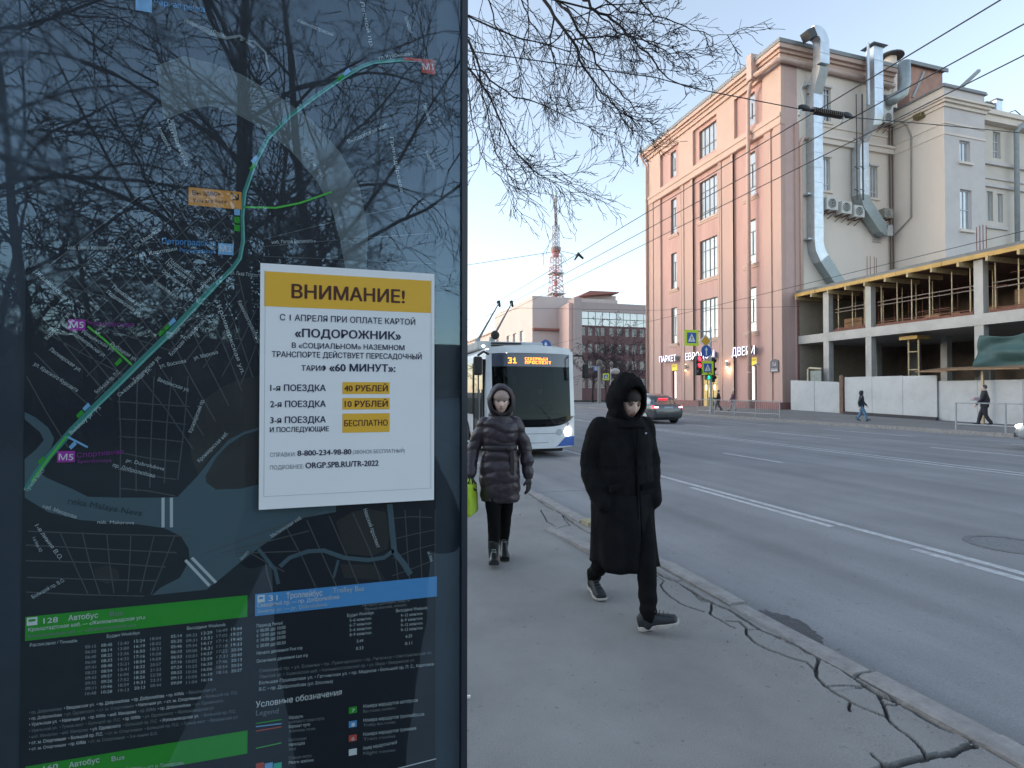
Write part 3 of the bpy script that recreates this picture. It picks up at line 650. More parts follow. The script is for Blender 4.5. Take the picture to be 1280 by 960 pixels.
duct('duct_run', [(xa, 32.62, 24.2), (xa, 32.62, 12.9)], (.42, 0, 0), (0, .36, 0), metal_g, d1)
duct('offset_elbow', [(xa-.2, 31.75, 25.9), (xa, 32.62, 24.21)], (.42, 0, 0), (0, .30, .25), metal_g, d1, False)
duct('duct_run', [(xa-.2, 31.75, 27.4), (xa-.2, 31.75, 25.9)], (.42, 0, 0), (0, .34, 0), metal_g, d1)
el = []; A = []; B = []
for k in range(7):
    a = math.pi*.62*k/6; c = Vector((xa-.2-.62, 31.75, 27.41))
    el.append(c+Vector((.62*math.cos(a), 0, .80*math.sin(a)))); A.append(Vector((math.cos(a), 0, math.sin(a)))*.40); B.append((0, .34, 0))
duct('roof_elbow', el, A, B, metal_g, d1, False)
e = el[-1]; tdir = Vector((-.83, 0, -.5)); nn = Vector((-.5, 0, .83))*.38
m = MB(); m.loft([[e+nn*.9+Vector((0, .34, 0)), e+nn*.9-Vector((0, .34, 0)), e-nn*.9-Vector((0, .34, 0)), e-nn*.9+Vector((0, .34, 0))], [e+tdir*.75+nn*.9+Vector((0, .34, 0)), e+tdir*.75+nn*.9-Vector((0, .34, 0)), e+tdir*.75-nn*.9-Vector((0, .34, 0)), e+tdir*.75-nn*.9+Vector((0, .34, 0))]])
m.build('duct_mouth', flat('mouth_dark', (.04, .04, .045), .6), d1)  # dark block stands in for the shade inside the open duct end
duct('lower_elbow', [(xa, 32.62, 12.9), (xa+.12, 32.62, 12.3), (xa+.5, 32.62, 11.7)], [(.42, 0, 0), (.42, 0, .12), (.36, 0, .28)], (0, .36, 0), metal_g, d1, False)
duct('lower_run', [(xa+.5, 32.62, 11.7), (xa+2.3, 32.62, 9.6)], (.36, 0, .28), (0, .36, 0), M('dull_duct_metal', (.30, .34, .35), .5, var=.1, metal=.5), d1)
for zz in (16.5, 13.1, 24.8): m = MB(); m.box(xa-.75, xa-.42, 32.5, 33, zz, zz+.12); m.build('bracket', metal_g, d1)
d2 = thing('ventilation_duct', 'silver capped chimney duct with an offset and slanting foot beside the air conditioners', 'duct', (39.1, 32.4, 14), 'metal ventilation ducts on the cream wall')
duct('duct_run', [(38.95, 31.9, 28.2), (38.95, 31.9, 22.9)], (.44, 0, 0), (0, .36, 0), metal_g, d2)
duct('offset_elbow', [(38.95, 31.9, 22.9), (38.9, 32.0, 22.2), (38.5, 32.3, 21.6), (38.2, 32.5, 20.9), (38.15, 32.5, 20.2)], [(.44, 0, 0), (.42, 0, .1), (.36, 0, .3), (.40, 0, .15), (.44, 0, 0)], (0, .36, 0), metal_g, d2, False)
duct('duct_run', [(38.15, 32.5, 20.2), (38.15, 32.5, 16.9)], (.44, 0, 0), (0, .36, 0), metal_g, d2)
duct('slanting_run', [(38.15, 32.5, 16.9), (38.4, 32.5, 16.2), (40.0, 32.5, 14.5), (40.4, 32.5, 14.3)], [(.44, 0, 0), (.36, 0, .3), (.34, 0, .34), (.1, 0, .42)], (0, .36, 0), M('dull_duct_metal', (.30, .34, .35)), d2)
duct('foot', [(40.4, 32.5, 14.3), (41.0, 32.5, 14.35)], (0, 0, .42), (0, .36, 0), metal_g, d2, False)
m = MB(); m.hexa([(38.2, 31.3, 28.3), (39.7, 31.3, 28.3), (39.7, 32.5, 28.3), (38.2, 32.5, 28.3), (38.8, 31.8, 28.75), (39.1, 31.8, 28.75), (39.1, 32.0, 28.75), (38.8, 32.0, 28.75)]); m.build('cap', metal_d, d2)
m = MB(); m.tube([(38.1, 31.7, 28.4), (38.1, 31.7, 23.6)], .09, 8); m.build('side_pipe', metal_g, d2)
d3 = thing('ventilation_duct', 'short dull grey duct elbow at the roof edge left of the penthouse', 'duct', (42, 32, 24), 'metal ventilation ducts on the cream wall')
pts = [(41.85, 31.75, 27.6), (41.85, 31.75, 25.9), (41.7, 31.8, 25.2), (41.1, 32.0, 24.7), (40.4, 32.2, 24.5)]
m = MB(); m.tube(pts, [.42]*5, 12); m.build('duct_run', M('dull_duct_metal', (.3, .34, .35)), d3, smooth=True)
# AC units
ac_m = M('ac_casing', (.60, .60, .57), .5, var=.1, scale=4, dirt=.3, dscale=2); fan_m = flat('fan_dark', (.035, .035, .04), .5); stain = None
def ac_unit(label, x, z, w, h, fans=1, y=33.0, dpt=.55, dark=False):
    t = thing('air_conditioner', label, 'air conditioner', (x, y, z), 'air conditioner units on the cream wall')
    m = MB(); m.box(x, x+w, y-dpt-.25, y-.25, z, z+h); c_ = m.build('casing', M('ac_casing_rusty', (.30, .27, .22), .7, var=.3, scale=5) if dark else ac_m, t); bevel(c_, .03)
    for k in range(fans):
        cz = z+h*(k+.5)/fans; r = min(w, h/fans)*.38; cx = x+w*.45
        m = MB(); m.tube([(cx, y-dpt-.25+.02, cz), (cx, y-dpt-.25-.02, cz)], r, 16); f = m.build('fan_opening', fan_m, t)
        for q in (.35, .7, 1.0):
            m = MB(); n = 16
            for a in range(n):
                a0, a1 = 2*math.pi*a/n, 2*math.pi*(a+1)/n; P = lambda rr, aa, yy: (cx+rr*math.cos(aa), yy, cz+rr*math.sin(aa))
                m.hexa([P(r*q-.025, a0, y-dpt-.30), P(r*q, a0, y-dpt-.30), P(r*q, a1, y-dpt-.30), P(r*q-.025, a1, y-dpt-.30), P(r*q-.025, a0, y-dpt-.27), P(r*q, a0, y-dpt-.27), P(r*q, a1, y-dpt-.27), P(r*q-.025, a1, y-dpt-.27)])
            m.build('guard_ring', ac_m, f)
    for q in (.15, .8): m = MB(); m.box(x+w*q, x+w*q+.06, y-dpt-.2, y, z-.08, z-.005); m.hexa([(x+w*q, y-dpt-.1, z-.1), (x+w*q+.05, y-dpt-.1, z-.1), (x+w*q+.05, y, z-.45), (x+w*q, y, z-.45), (x+w*q, y-dpt-.1, z-.06), (x+w*q+.05, y-dpt-.1, z-.06), (x+w*q+.05, y, z-.4), (x+w*q, y, z-.4)]); m.build('bracket', M('rusty_bracket', (.16, .08, .06), .8, var=.3, scale=10), t)
    return t
def acx(u, Y=32.2): return on(u, 255, 1, Y).x
zz = on(1040, 262, 1, 32.2).z
ac_unit('leftmost white air conditioner in the row of three below the window', acx(1034), zz, acx(1048)-acx(1034), .98)
ac_unit('middle white air conditioner in the row of three below the window', acx(1052.5), zz-.15, acx(1065)-acx(1052.5), .95)
ac_unit('rightmost grimy air conditioner of the row, against the duct', acx(1068.5), zz-.3, acx(1081)-acx(1068.5), .9, dark=False)
ac_unit('rusty lone air conditioner right of the slanting duct', acx(1106), on(1110, 272, 1, 32.2).z, acx(1117)-acx(1106), .75, dark=True)
ac_unit('tall white air conditioner with two fans high under the cornice', on(1109.5, 140, 1, 31.9).x, on(1115, 151, 1, 31.9).z, 1.0, 1.75, fans=2)
m = MB(); m.box(40.0, 40.9, 32.3, 33, 23.9, 24.7); tag(m.build('black_box', flat('box_black', (.02, .02, .022), .5)), 'small black box on the cream wall above the two fan air conditioner', 'box')
# dark mast pipes with spikes
mast_m = flat('mast_dark', (.05, .05, .055), .6)
for u, lab in [(1071, 'thin dark vertical mast left of the offset duct, with side spikes'), (1078.5, 'thick dark vertical mast in front of the offset duct, with side spikes')]:
    x = on(u, 200, 1, 31.6).x; za = on(u, 118, 1, 31.6).z; zb = on(u, 250, 1, 31.6).z
    t = thing('wall_mast', lab, 'mast', (x, 31.6, zb), 'dark masts on the cream wall')
    m = MB(); m.tube([(x, 31.6, za), (x, 31.6, zb)], .055 if u > 1075 else .035, 8); m.build('pole', mast_m, t)
    for v in (178, 212, 240):
        z = on(u, v, 1, 31.6).z; m = MB(); m.tube([(x+.15, 31.62, z+.1), (x-.95, 31.0, z-.1)], .03, 6); m.build('spike', mast_m, t)
# conduits
for u, lab in [(1112.5, 'left of two brown conduits running down the corner of the cream wall'), (1116, 'right of two brown conduits running down the corner of the cream wall')]:
    x = on(u, 250, 1, 32.85).x
    pipe_thing('conduit', lab, 'pipe', [[(x, 32.85, on(u, 155, 1, 32.85).z), (x, 32.85, 7)]], .06, M('conduit_brown', (.15, .11, .09), .7), group='conduits on the cream wall')
FLp = lambda u, v: on(u, v, 0, 41.95)
pipe_thing('conduit', 'pale conduit bending diagonally across the side of the wing', 'pipe', [[FLp(1122, 150), FLp(1133, 156), FLp(1138.5, 170), FLp(1138.5, 272), FLp(1119, 293), FLp(1112, 293)]], .055, M('conduit_pale', (.30, .28, .25), .6), group='conduits on the cream wall')
x = on(1272.5, 300, 1, 29.3).x
pipe_thing('drain_pipe', 'grey downpipe on the wing at the right edge', 'drainpipe', [[(x+.5, 29.0, 22.8), (x, 29.3, 22.2), (x, 29.35, 9)]], .17, M('grey_pipe', (.30, .33, .35), .5))
m = MB(); q = on(1149, 146, 0, 41.9); m.box(q.x-.3, q.x+.2, q.y-.35, q.y+.3, q.z-.15, q.z+.2); fl = m.build('wall_floodlight', flat('floodlight_brass', (.20, .16, .08), .4, metal=.6)); bevel(fl, .04); tag(fl, 'small brass floodlight on the side of the wing under its cornice', 'lamp')
a, b = at(1196, 114, 46), at(1224, 88, 46); m = MB(); m.tube([a, b], .16, 4); tag(m.build('roof_beam', metal_d), 'grey beam sticking up slantwise from the wing roof', 'beam')
for (u0, u1, v0, v1, lab) in [(1233, 1244, 128, 150, 'dark box chimney on the wing roof'), (1246, 1257, 124, 150, 'pale box chimney on the wing roof')]:
    p, q = at(u0, v1, 52), at(u1, v0, 52); t = thing('chimney', lab, 'chimney', p, 'box chimneys on the wing roof')
    m = MB(); m.box(p.x, q.x, p.y, p.y+.8, p.z-.5, q.z); m.build('stack', metal_d if u0 < 1240 else metal_g, t)
    m = MB(); m.box(p.x-.06, q.x+.06, p.y-.06, p.y+.86, q.z+.003, q.z+.12); m.build('cap', roof_m, t)
m = MB(); 
cr_ = thing('roof_cable', 'thin looping cable over the wing roof at the right edge', 'cable', at(1260, 150, 50))
m.tube([at(u, v, 50) for u, v in [(1258, 146), (1263, 140), (1269, 138), (1275, 143), (1282, 150)]], .04, 6); m.build('cable', mast_m, cr_)
# cracks of light peeling paint strip on the pink side
m = MB(); pts = [(1007, 93), (1003, 105), (1001, 113), (1003, 120), (1005, 130), (1004, 135)]
P3 = [on(u, v, 1, 32.98) for u, v in pts]
m.tube(P3, [.02, .05, .06, .10, .05, .03], 6); o = m.build('peeling_strip', flat('cord_white', (.7, .7, .68))); tag(o, 'white peeling strip hanging on the wall by the wire insulator', 'strip')
# ================================================================ CONCRETE FRAME UNDER CONSTRUCTION
conc = M('raw_concrete', (.42, .41, .39), .9, var=.1, scale=1.2, bump=.4, bscale=20, dirt=.35, dscale=.8)
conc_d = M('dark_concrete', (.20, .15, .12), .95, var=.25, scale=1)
ply = M('formwork_yellow', (.46, .29, .09), .7, var=.25, scale=3, stretch=(1, .3, 1), dirt=.3, dscale=2)
prop_m = M('prop_steel', (.42, .33, .20), .6, var=.3, scale=2); rust = M('rust_red', (.16, .07, .05), .9, var=.3, scale=4)
cf = thing('concrete_frame', 'unfinished concrete frame building with open storeys and yellow formwork', 'building', (32.3, 20, 0))
for (y0_, y1_) in [(30.09, 30.56), (26.86, 27.28), (20.38, 20.84), (13.9, 14.36), (8, 8.45)]:
    for (za, zb) in [(0, 5.2), (5.8, 8.72)]:
        m = MB(); 
        m.box(32.3, 32.72, y0_, y1_, za, zb); o = m.build('column', conc, cf); bevel(o, .02)
for (y0_, y1_) in [(30.0, 30.5), (25.2, 25.6), (19, 19.5), (14, 14.5), (9, 9.5)]:
    for X in (36.6, 40.5):
        m = MB(); m.box(X, X+.45, y0_, y1_, 0, 5.2); m.build('column', conc, cf)
m = MB(); m.box(32.27, 42.0, 8, 32.75, 5.2, 5.8); m.build('floor_slab', conc, cf)
m = MB(); m.box(32.2, 42.0, 8, 32.85, 8.97, 9.2); m.build('roof_slab', M('slab_grey_felt', (.16, .17, .18), .9, var=.2, scale=1.5), cf)
yy = 8.; k = 0
while yy < 32.6:
    y2 = min(yy+rnd.uniform(2.6, 3.4), 32.8); m = MB(); off = rnd.uniform(-.04, .04)
    m.box(31.95+off, 32.2, yy, y2-.01, 8.72+off*.3, 8.965); m.build('formwork_beam', ply, cf); yy = y2
yy = 8.6
while yy < 32.5: m = MB(); m.box(31.75, 34.6, yy, yy+.12, 8.45, 8.71); m.build('formwork_joist', M('joist_wood', (.40, .30, .16), .8, var=.2, scale=6), cf); yy += 1.4
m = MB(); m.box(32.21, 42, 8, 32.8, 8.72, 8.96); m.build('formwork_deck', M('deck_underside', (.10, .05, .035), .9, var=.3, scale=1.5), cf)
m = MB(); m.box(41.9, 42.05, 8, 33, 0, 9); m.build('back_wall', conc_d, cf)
m = MB(); m.box(32.35, 41.9, 32.7, 32.95, 0, 5.2); m.box(32.35, 41.9, 32.7, 32.95, 5.8, 8.7); m.build('end_wall', M('block_wall', (.34, .29, .23), .95, var=.12, scale=2, dirt=.3), cf)
m = MB(); m.box(32.3, 32.6, 32.72, 32.99, 0, 9.2); m.build('corner_pier', M('old_brick_pier', (.15, .08, .075), .95, var=.3, scale=4), cf)
for (ya, yb) in [(27.5, 29.9), (21.0, 26.7), (14.5, 20.2), (8.6, 13.8)]:
    n = int((yb-ya)/.95)
    for i in range(n+1):
        y_ = ya+.15+(yb-ya-.3)*i/max(1, n)
        for X in (32.75, 34.4, 36.6):
            m = MB(); x_ = X+rnd.uniform(-.1, .1); yj = y_+rnd.uniform(-.12, .12); r_ = .03 if X < 33 else .028
            m.tube([(x_, yj, 5.8), (x_, yj, 7.2)], r_*1.25, 6, False); m.tube([(x_, yj, 7.2), (x_, yj, 8.45)], r_, 6, False); m.build('prop', prop_m if X < 36 else rust, cf)
    for zr in (6.05, 7.15, 7.35):
        m = MB(); zj = zr+rnd.uniform(-.05, .05); m.box(32.66, 32.70, ya, yb, zj, zj+.05); m.build('guard_rail', M('rail_dull', (.13, .10, .085), .6, var=.2, scale=3) if zr > 7 else rust, cf)
    m = MB(); m.box(32.5, 32.62, ya, yb, 5.81, 5.99); m.build('toe_board', rust, cf)
    for q in range(int((yb-ya)/.8)):
        yq = rnd.uniform(ya+.2, yb-.8); xq = rnd.uniform(33.4, 38); hq = rnd.uniform(.15, 1.3); m = MB(); m.box(xq, xq+rnd.uniform(.1, .9), yq, yq+rnd.uniform(.4, 1.4), 5.803, 5.803+hq); m.build('timber_stack', M('timber_warm', (.30, .17, .09), .9, var=.35, scale=6, stretch=(1, .2, 4)), cf)
        m = MB(); zq = rnd.uniform(6.3, 8.2); m.tube([(xq, yq-.6, zq), (xq, yq+1.3, zq+rnd.uniform(-.1, .1))], .03, 5, False); m.build('cross_tube', rust, cf)
for (u0, v0, v1) in [(1084, 320, 352), (1088, 320, 350), (1093, 321, 350), (1095.5, 322, 350)]:
    p = on(u0, v1, 0, 32.5); z1 = on(u0, v0, 0, 32.5).z; m = MB(); m.tube([(32.5, p.y, 9.15), (32.5, p.y, z1)], .02, 5); m.build('rebar', rust, cf)
for (u0, v0, v1) in [(1221, 284, 316), (1225, 282, 316), (1229, 281, 315), (1233, 282, 315)]:
    p = on(u0, v1, 0, 32.5); z1 = on(u0, v0, 0, 32.5).z; m = MB(); m.tube([(32.5, p.y, 9.15), (32.5, p.y, z1)], .022, 5); m.build('rebar', rust, cf)
# scaffold ladder tower on the ground floor
y0_, y1_ = on(1136, 450, 0, 33.2).y, on(1148.5, 450, 0, 33.2).y
ld_ = thing('scaffold_tower', 'narrow scaffold ladder standing in the dark ground floor bay', 'scaffold', (33.2, y1_, 0))
for y_ in (y0_, y1_): m = MB(); m.tube([(33.2, y_, 0), (33.2, y_, 5.0)], .05, 8); m.build('upright', prop_m, ld_)
for z_ in (.9, 2.1, 3.0, 4.1): m = MB(); m.tube([(33.2, y0_, z_), (33.2, y1_, z_)], .04, 6); m.build('rung', prop_m, ld_)
m = MB(); m.box(32.8, 33.9, y1_-.2, y0_+.3, 4.85, 5.05); m.build('head_plate', ply, ld_)
# tarp
t0 = on(1226, 420, 0, 31.75); ta = on(1280, 440, 0, 31.75)
m = MB(); nx_, nz_ = 70, 24; vs = []; zt = on(1230, 419, 0, 31.75).z; zb_ = on(1228, 460, 0, 31.75).z
for j in range(nz_+1):
    for i in range(nx_+1):
        s = i/nx_; t = j/nz_; yy = t0.y+.05+(-9*s); sag = .16*math.sin(s*math.pi*3.3)**2
        edge = .25*t*(1-s)**8
        x = 31.75-.07*math.sin(s*30+t*2.2+math.sin(t*5)*1.4)*(.3+t)-.06*math.sin(t*8+s*11+math.sin(s*14))-.26*noise.noise(Vector((s*9, t*3, 1)))
        vs.append((x, yy+edge, zt-sag*(1-t)+(zb_-zt)*t+.06*noise.noise(Vector((s*6, t, 4)))))
m.add(vs, [(j*(nx_+1)+i, j*(nx_+1)+i+1, (j+1)*(nx_+1)+i+1, (j+1)*(nx_+1)+i) for j in range(nz_) for i in range(nx_)])
tp = m.build('tarpaulin', M('tarp_green', (.035, .085, .085), .65, var=.2, scale=2, bump=.3, bscale=5), smooth=True); tag(tp, 'dark green tarpaulin draped across the bay of the concrete frame', 'tarpaulin')
so = tp.modifiers.new('s', 'SOLIDIFY'); so.thickness = .01
# plywood canopy over the hoarding
can = thing('site_canopy', 'low brown plywood canopy jutting over the right end of the hoarding', 'canopy', (31, 18, 2.7))
ys = [on(1152, 466, 0, 30.6).y, on(1195, 465, 0, 30.6).y, 17.4, 14.8, 12.0, 9.]
for a, b in zip(ys, ys[1:]):
    m = MB(); dz_ = rnd.uniform(-.04, .04); m.hexa([(29.9, b+.01, 2.66+dz_), (32.3, b+.01, 2.95), (32.3, a, 2.95), (30.1, a, 2.72+dz_), (29.9, b+.01, 2.72+dz_), (32.3, b+.01, 3.01), (32.3, a, 3.01), (30.1, a, 2.78+dz_)]); m.build('plywood_sheet', M('plywood_brown', (.26, .16, .09), .8, var=.25, scale=3, stretch=(.3, 1, 1)), can)
for y_ in (19.3, 16.5, 13.5): m = MB(); m.box(30.5, 30.6, y_, y_+.1, .03, 2.7); m.build('post', prop_m, can)
# hoarding
hw = M('hoarding_white', (.44, .46, .47), .5, var=.05, scale=1.0, dirt=.3, dscale=1.1, bump=.15, bscale=1.5)
ho = thing('site_hoarding', 'white sheet metal hoarding along the pavement before the concrete frame', 'fence', (31, 25, 0))
def panels(ya, yb, zt0, zt1, x=31.0):
    n = max(1, round((ya-yb)/2.0))
    for i in range(n):
        a = ya+(yb-ya)*i/n; b = ya+(yb-ya)*(i+1)/n-.02*(-1); za = zt0+(zt1-zt0)*i/n; zb2 = zt0+(zt1-zt0)*(i+1)/n; j_ = rnd.uniform(-.005, .005); dzj = rnd.uniform(-.02, .02)
        fa = FZ(x, a)+.02; fb = FZ(x, b)+.02
        m = MB(); m.hexa([(x+j_, b, fb), (x+.05+j_, b, fb), (x+.05+j_, a, fa), (x+j_, a, fa), (x+j_, b, zb2+dzj), (x+.05+j_, b, zb2+dzj), (x+.05+j_, a, za+dzj), (x+j_, a, za+dzj)])
        m.build('panel', hw, ho)
panels(32.2, 27.98, 2.5, 2.28); panels(27.6, 21.8, 2.57, 2.57, 30.9); panels(21.86, 6, 2.24, 2.24)
m = MB(); m.box(30.8, 30.98, 27.66, 27.92, .03, 2.72); m.build('timber_post', M('timber_brown', (.16, .10, .075), .9, var=.3, scale=8), ho)
m = MB(); m.hexa([(30.72, 21.75, FZ(30.8, 21.75)), (30.88, 21.75, FZ(30.8, 21.75)), (30.88, 27.6, FZ(30.8, 27.6)), (30.72, 27.6, FZ(30.8, 27.6)), (30.72, 21.75, FZ(30.8, 21.75)+.18), (30.88, 21.75, FZ(30.8, 21.75)+.18), (30.88, 27.6, FZ(30.8, 27.6)+.18), (30.72, 27.6, FZ(30.8, 27.6)+.18)]); m.build('base_beam', flat('base_dark', (.045, .045, .05), .8), ho)
m = MB(); m.box(31.05, 31.12, 6, 32.2, 1.9, 2.0); m.box(31.05, 31.12, 6, 32.2, .5, .6); m.build('rear_rail', metal_d, ho)
# pipe frame & barrel left bay
bt = thing('bent_pipe_stand', 'cream bent pipe frame standing behind the left end of the hoarding', 'frame', (32.0, 31.5, 0))
pp = [on(1010, 478, 0, 31.9), on(1010, 462, 0, 31.9), on(1012, 460, 0, 31.9), on(1027, 461, 0, 31.9)]
m = MB(); m.tube([(31.9, pp[0].y, .03)]+pp[1:], .07, 8); m.build('bent_pipe', M('cream_pipe', (.5, .45, .32), .6), bt)
m = MB(); m.box(31.86, 31.92, on(1027, 470, 0, 31.9).y, pp[1].y-.25, 1.2, 3.15); m.build('sheet', M('sheet_greenish', (.24, .27, .26), .6, var=.15, scale=3), bt)
# pedestrian railings
rail_m = M('railing_grey', (.33, .34, .35), .5, var=.1, scale=6)
def railing(label, Ys, X, h, group):
    t = thing('pedestrian_railing', label, 'railing', (X, Ys[0], .03), group)
    for y_ in Ys: m = MB(); m.tube([(X, y_, .03), (X, y_, h)], .035, 8); m.build('post', rail_m, t)
    for zr in (h-.03, .28): m = MB(); m.tube([(X, Ys[0], zr), (X, Ys[-1], zr)], .026, 8); m.build('rail', rail_m, t)
    for a, b in zip(Ys, Ys[1:]):
        n = int((b-a)/.16)
        if h < 1.15:
            m = MB()
            for i in range(1, n): m.tube([(X, a+(b-a)*i/n, .28), (X, a+(b-a)*i/n, h-.04)], .008, 4, False)
            o = m.build('infill_bars', rail_m, t); o['kind'] = 'stuff'
GR = 'grey pedestrian railings on the far pavement'
Y1 = [on(u, 510, 0, 25.0).y for u in (974.7, 944.5, 918, 893.7, 872.6)]
railing('long grey pedestrian railing in front of the shop entrance', Y1, 25.0, 1.1, GR)
Y2 = [on(u, 520, 0, 24.75).y for u in (1330, 1257, 1195)]
railing('grey pedestrian railing before the hoarding at the right edge', Y2, 24.75, 1.2, GR)
# ================================================================ TROLLEYBUS
bus_w = M('bus_white', (.62, .64, .66), .28, var=.05, scale=3, coat=.4, dirt=.25, dscale=1.2)
bus_b = M('bus_blue', (.02, .09, .35), .3, var=.05, coat=.4)
bus_g = M('bus_glass', (.012, .014, .018), .03, var=0, spec=.5, ior=1.5)
rub = flat('rubber_black', (.015, .015, .016), .7)
bt = thing('trolleybus', 'white and blue articulated-pole trolleybus with lit route display coming along the kerb'.replace('articulated-pole ', ''), 'trolleybus', (4.7, 19, ROADZ))
BX0, BX1, BY, BL, BZ0, BZ1 = 3.45, 5.95, 13.55, 11.6, .12, 2.86
BXc = (BX0+BX1)/2
def bfront(x, z):          # front surface Y, convex in plan, windscreen leaning back
    t = (x-BXc)/(BX1-BXc); return BY+.16*abs(t)**3+.05*t*t+max(0, z-.9)*.075
def bring(y_off, inset=0):
    pts = []
    for (x, z) in [(0, BZ0), (.55, BZ0), (.93, BZ0+.03), (.985, BZ0+.35), (1, .9), (1, 1.6), (.975, 2.4), (.94, 2.68), (.86, 2.82), (.6, BZ1), (0, BZ1+.03)]: pts.append((x, z))
    full = [(BXc+(BX1-BXc)*x, z) for x, z in pts]+[(BXc-(BX1-BXc)*x, z) for x, z in pts[::-1][1:-1]]
    return full
prof = bring(0)
m = MB(); rings = []
cz = 1.5
for s, k in [(0, .0), (.02, .6), (.10, .93), (.22, 1.0)]: 
    pass
# body shell behind the face
rings = [[(x, bfront(x, z)+.06, z) for x, z in prof]]+[[(x, y_, z) for x, z in prof] for y_ in (BY+.5, BY+2, BY+5, BY+8, BY+BL)]
m.loft(rings, cap=False); m.f.append(tuple(range(len(m.v)-len(prof), len(m.v)))); m.m.append(0); body = m.build('body', bus_w, bt)
sol_ = body.modifiers.new('s', 'SOLIDIFY'); sol_.thickness = .04; sol_.offset = -1
# face as a gridded skin
def skin(name, poly, mat_, off, parent, n=14, th=.03):
    """poly: outline in x,z on the bus front; rows from bottom to top between left(z) and right(z)"""
    m = MB(); xs0 = min(p[0] for p in poly)
    rows_ = len(poly[0][2]) if False else None
    return m
def face_patch(name, zf0, zf1, xa, xb, mat_, off, parent, nx=22, nz=8, th=.035):
    m = MB(); F_ = []; 
    for side in (0, 1):
        for j in range(nz+1):
            for i in range(nx+1):
                x = xa+(xb-xa)*i/nx; z0 = zf0(x); z1 = zf1(x); z = z0+(z1-z0)*j/nz
                m.v.append((x, bfront(x, z)-off+(th if side else 0), z))
    N = (nx+1)*(nz+1)
    for j in range(nz):
        for i in range(nx):
            a = j*(nx+1)+i; q = (a, a+1, a+nx+2, a+nx+1); m.f.append(q); m.f.append(tuple(N+k for k in q[::-1]))
    edge = [i for i in range(nx+1)]+[(j)*(nx+1)+nx for j in range(1, nz+1)]+[nz*(nx+1)+i for i in range(nx-1, -1, -1)]+[j*(nx+1) for j in range(nz-1, 0, -1)]
    for a, b in zip(edge, edge[1:]+edge[:1]): m.f.append((a, b, N+b, N+a))
    m.m = [0]*len(m.f); return m.build(name, mat_, parent, smooth=False)
c_ = lambda v: (lambda x: v)
tt = lambda x: (x-BXc)/(BX1-BXc)
face_patch('front_panel', lambda x: BZ0+.02+.05*abs(tt(x))**6, lambda x: .70+.30*abs(tt(x))**4, BX0+.03, BX1-.03, bus_w, 0.0, bt)
ws = face_patch('windscreen', lambda x: .705+.30*abs(tt(x))**4, c_(2.30), BX0+.16, BX1-.16, glassy('windscreen_glass', (.45, .48, .50), .014, 0, (.80, .92, 1.0)), -.005, bt)
face_patch('display_panel', c_(2.305), lambda x: 2.66-.03*abs(tt(x))**3, BX0+.16, BX1-.16, M('bus_display_glass', (.03, .038, .07), .12, var=0, spec=.8), -.005, bt)
face_patch('front_post', lambda x: .98, c_(2.74), BX0+.02, BX0+.155, bus_w, .004, bt, nx=4)
face_patch('front_post', lambda x: .98, c_(2.74), BX1-.155, BX1-.02, bus_w, .004, bt, nx=4)
face_patch('brow', lambda x: 2.665-.03*abs(tt(x))**3, lambda x: 2.84-.06*abs(tt(x))**4, BX0+.1, BX1-.1, bus_w, .01, bt)
for sgn in (1, -1):
    xa, xb = (BX1-.62, BX1-.04) if sgn > 0 else (BX0+.04, BX0+.62)
    f0 = c_(BZ0+.06); f1 = (lambda x: .16+max(0, (x-xa))*0.9 if x < xa+.30 else .43) if sgn > 0 else (lambda x: .16+max(0, (xb-x))*.9 if x > xb-.30 else .43)
    face_patch('blue_corner', f0, f1, xa, xb, bus_b, .012, bt, nx=12, nz=4)
    hx = BX1-.27 if sgn > 0 else BX0+.27; hz = .56
    m = MB(); m.tube([(hx, bfront(hx, hz)-.03, hz), (hx, bfront(hx, hz)+.05, hz)], .105, 18); m.build('headlight', glow('headlight_on', (1.0, .93, .82), 5), bt)
    m = MB(); m.tube([(hx-sgn*.26, bfront(hx-sgn*.26, hz)-.025, hz), (hx-sgn*.26, bfront(hx, hz)+.05, hz)], .085, 16); m.build('side_lamp', M('lamp_clear', (.45, .46, .47), .1, var=0, spec=.8), bt)
for z_, xa, xb in [(.52, 4.1, 5.35), (.28, 4.2, 5.1)]:
    face_patch('panel_seam', c_(z_), c_(z_+.018), xa, xb, M('seam_grey', (.25, .26, .28), .6, var=0), .003, bt, nz=1, th=.01)
# route display
led = glow('led_amber', (1.0, .30, .03), 1.0)
def dots(txt, xa, xb, za, h, parent, cols=None):
    FONT = {'3': '111,001,011,001,111', '1': '010,110,010,010,111', 'С': '111,100,100,100,111', 'Е': '111,100,110,100,111', 'В': '110,101,110,101,110', 'Р': '111,101,111,100,100', 'Н': '101,101,111,101,101', 'Ы': '10001,10001,11101,10101,11101', 'Й': '10101,00001,10011,10101,11001', 'П': '111,101,101,101,101', 'О': '111,101,101,101,111', 'К': '101,101,110,101,101', 'Т': '111,010,010,010,010', ' ': '0,0,0,0,0'}
    bits = [''.join('') for _ in range(5)]
    for ch in txt:
        g = FONT[ch].split(',')
        for r_ in range(5): bits[r_] += g[r_]+'0'
    n = len(bits[0])-1; m = MB(); sx_ = (xb-xa)/n; sz = h/5
    for r_ in range(5):
        for k in range(n):
            if bits[r_][k] == '1':
                x = xa+sx_*(k+.08); z = za+h-(r_+.9)*sz; y_ = bfront(x, z)-.004; m.box(x, x+sx_*.86, y_-.004, y_+.002, z, z+sz*.8)
    o = m.build('display_lettering', led, parent); o['kind'] = 'stuff'; return o
dots('31', 4.02, 4.25, 2.385, .155, bt); dots('СЕВЕРНЫЙ', 4.48, 5.12, 2.47, .078, bt); dots('ПРОСПЕКТ', 4.48, 5.22, 2.375, .078, bt)
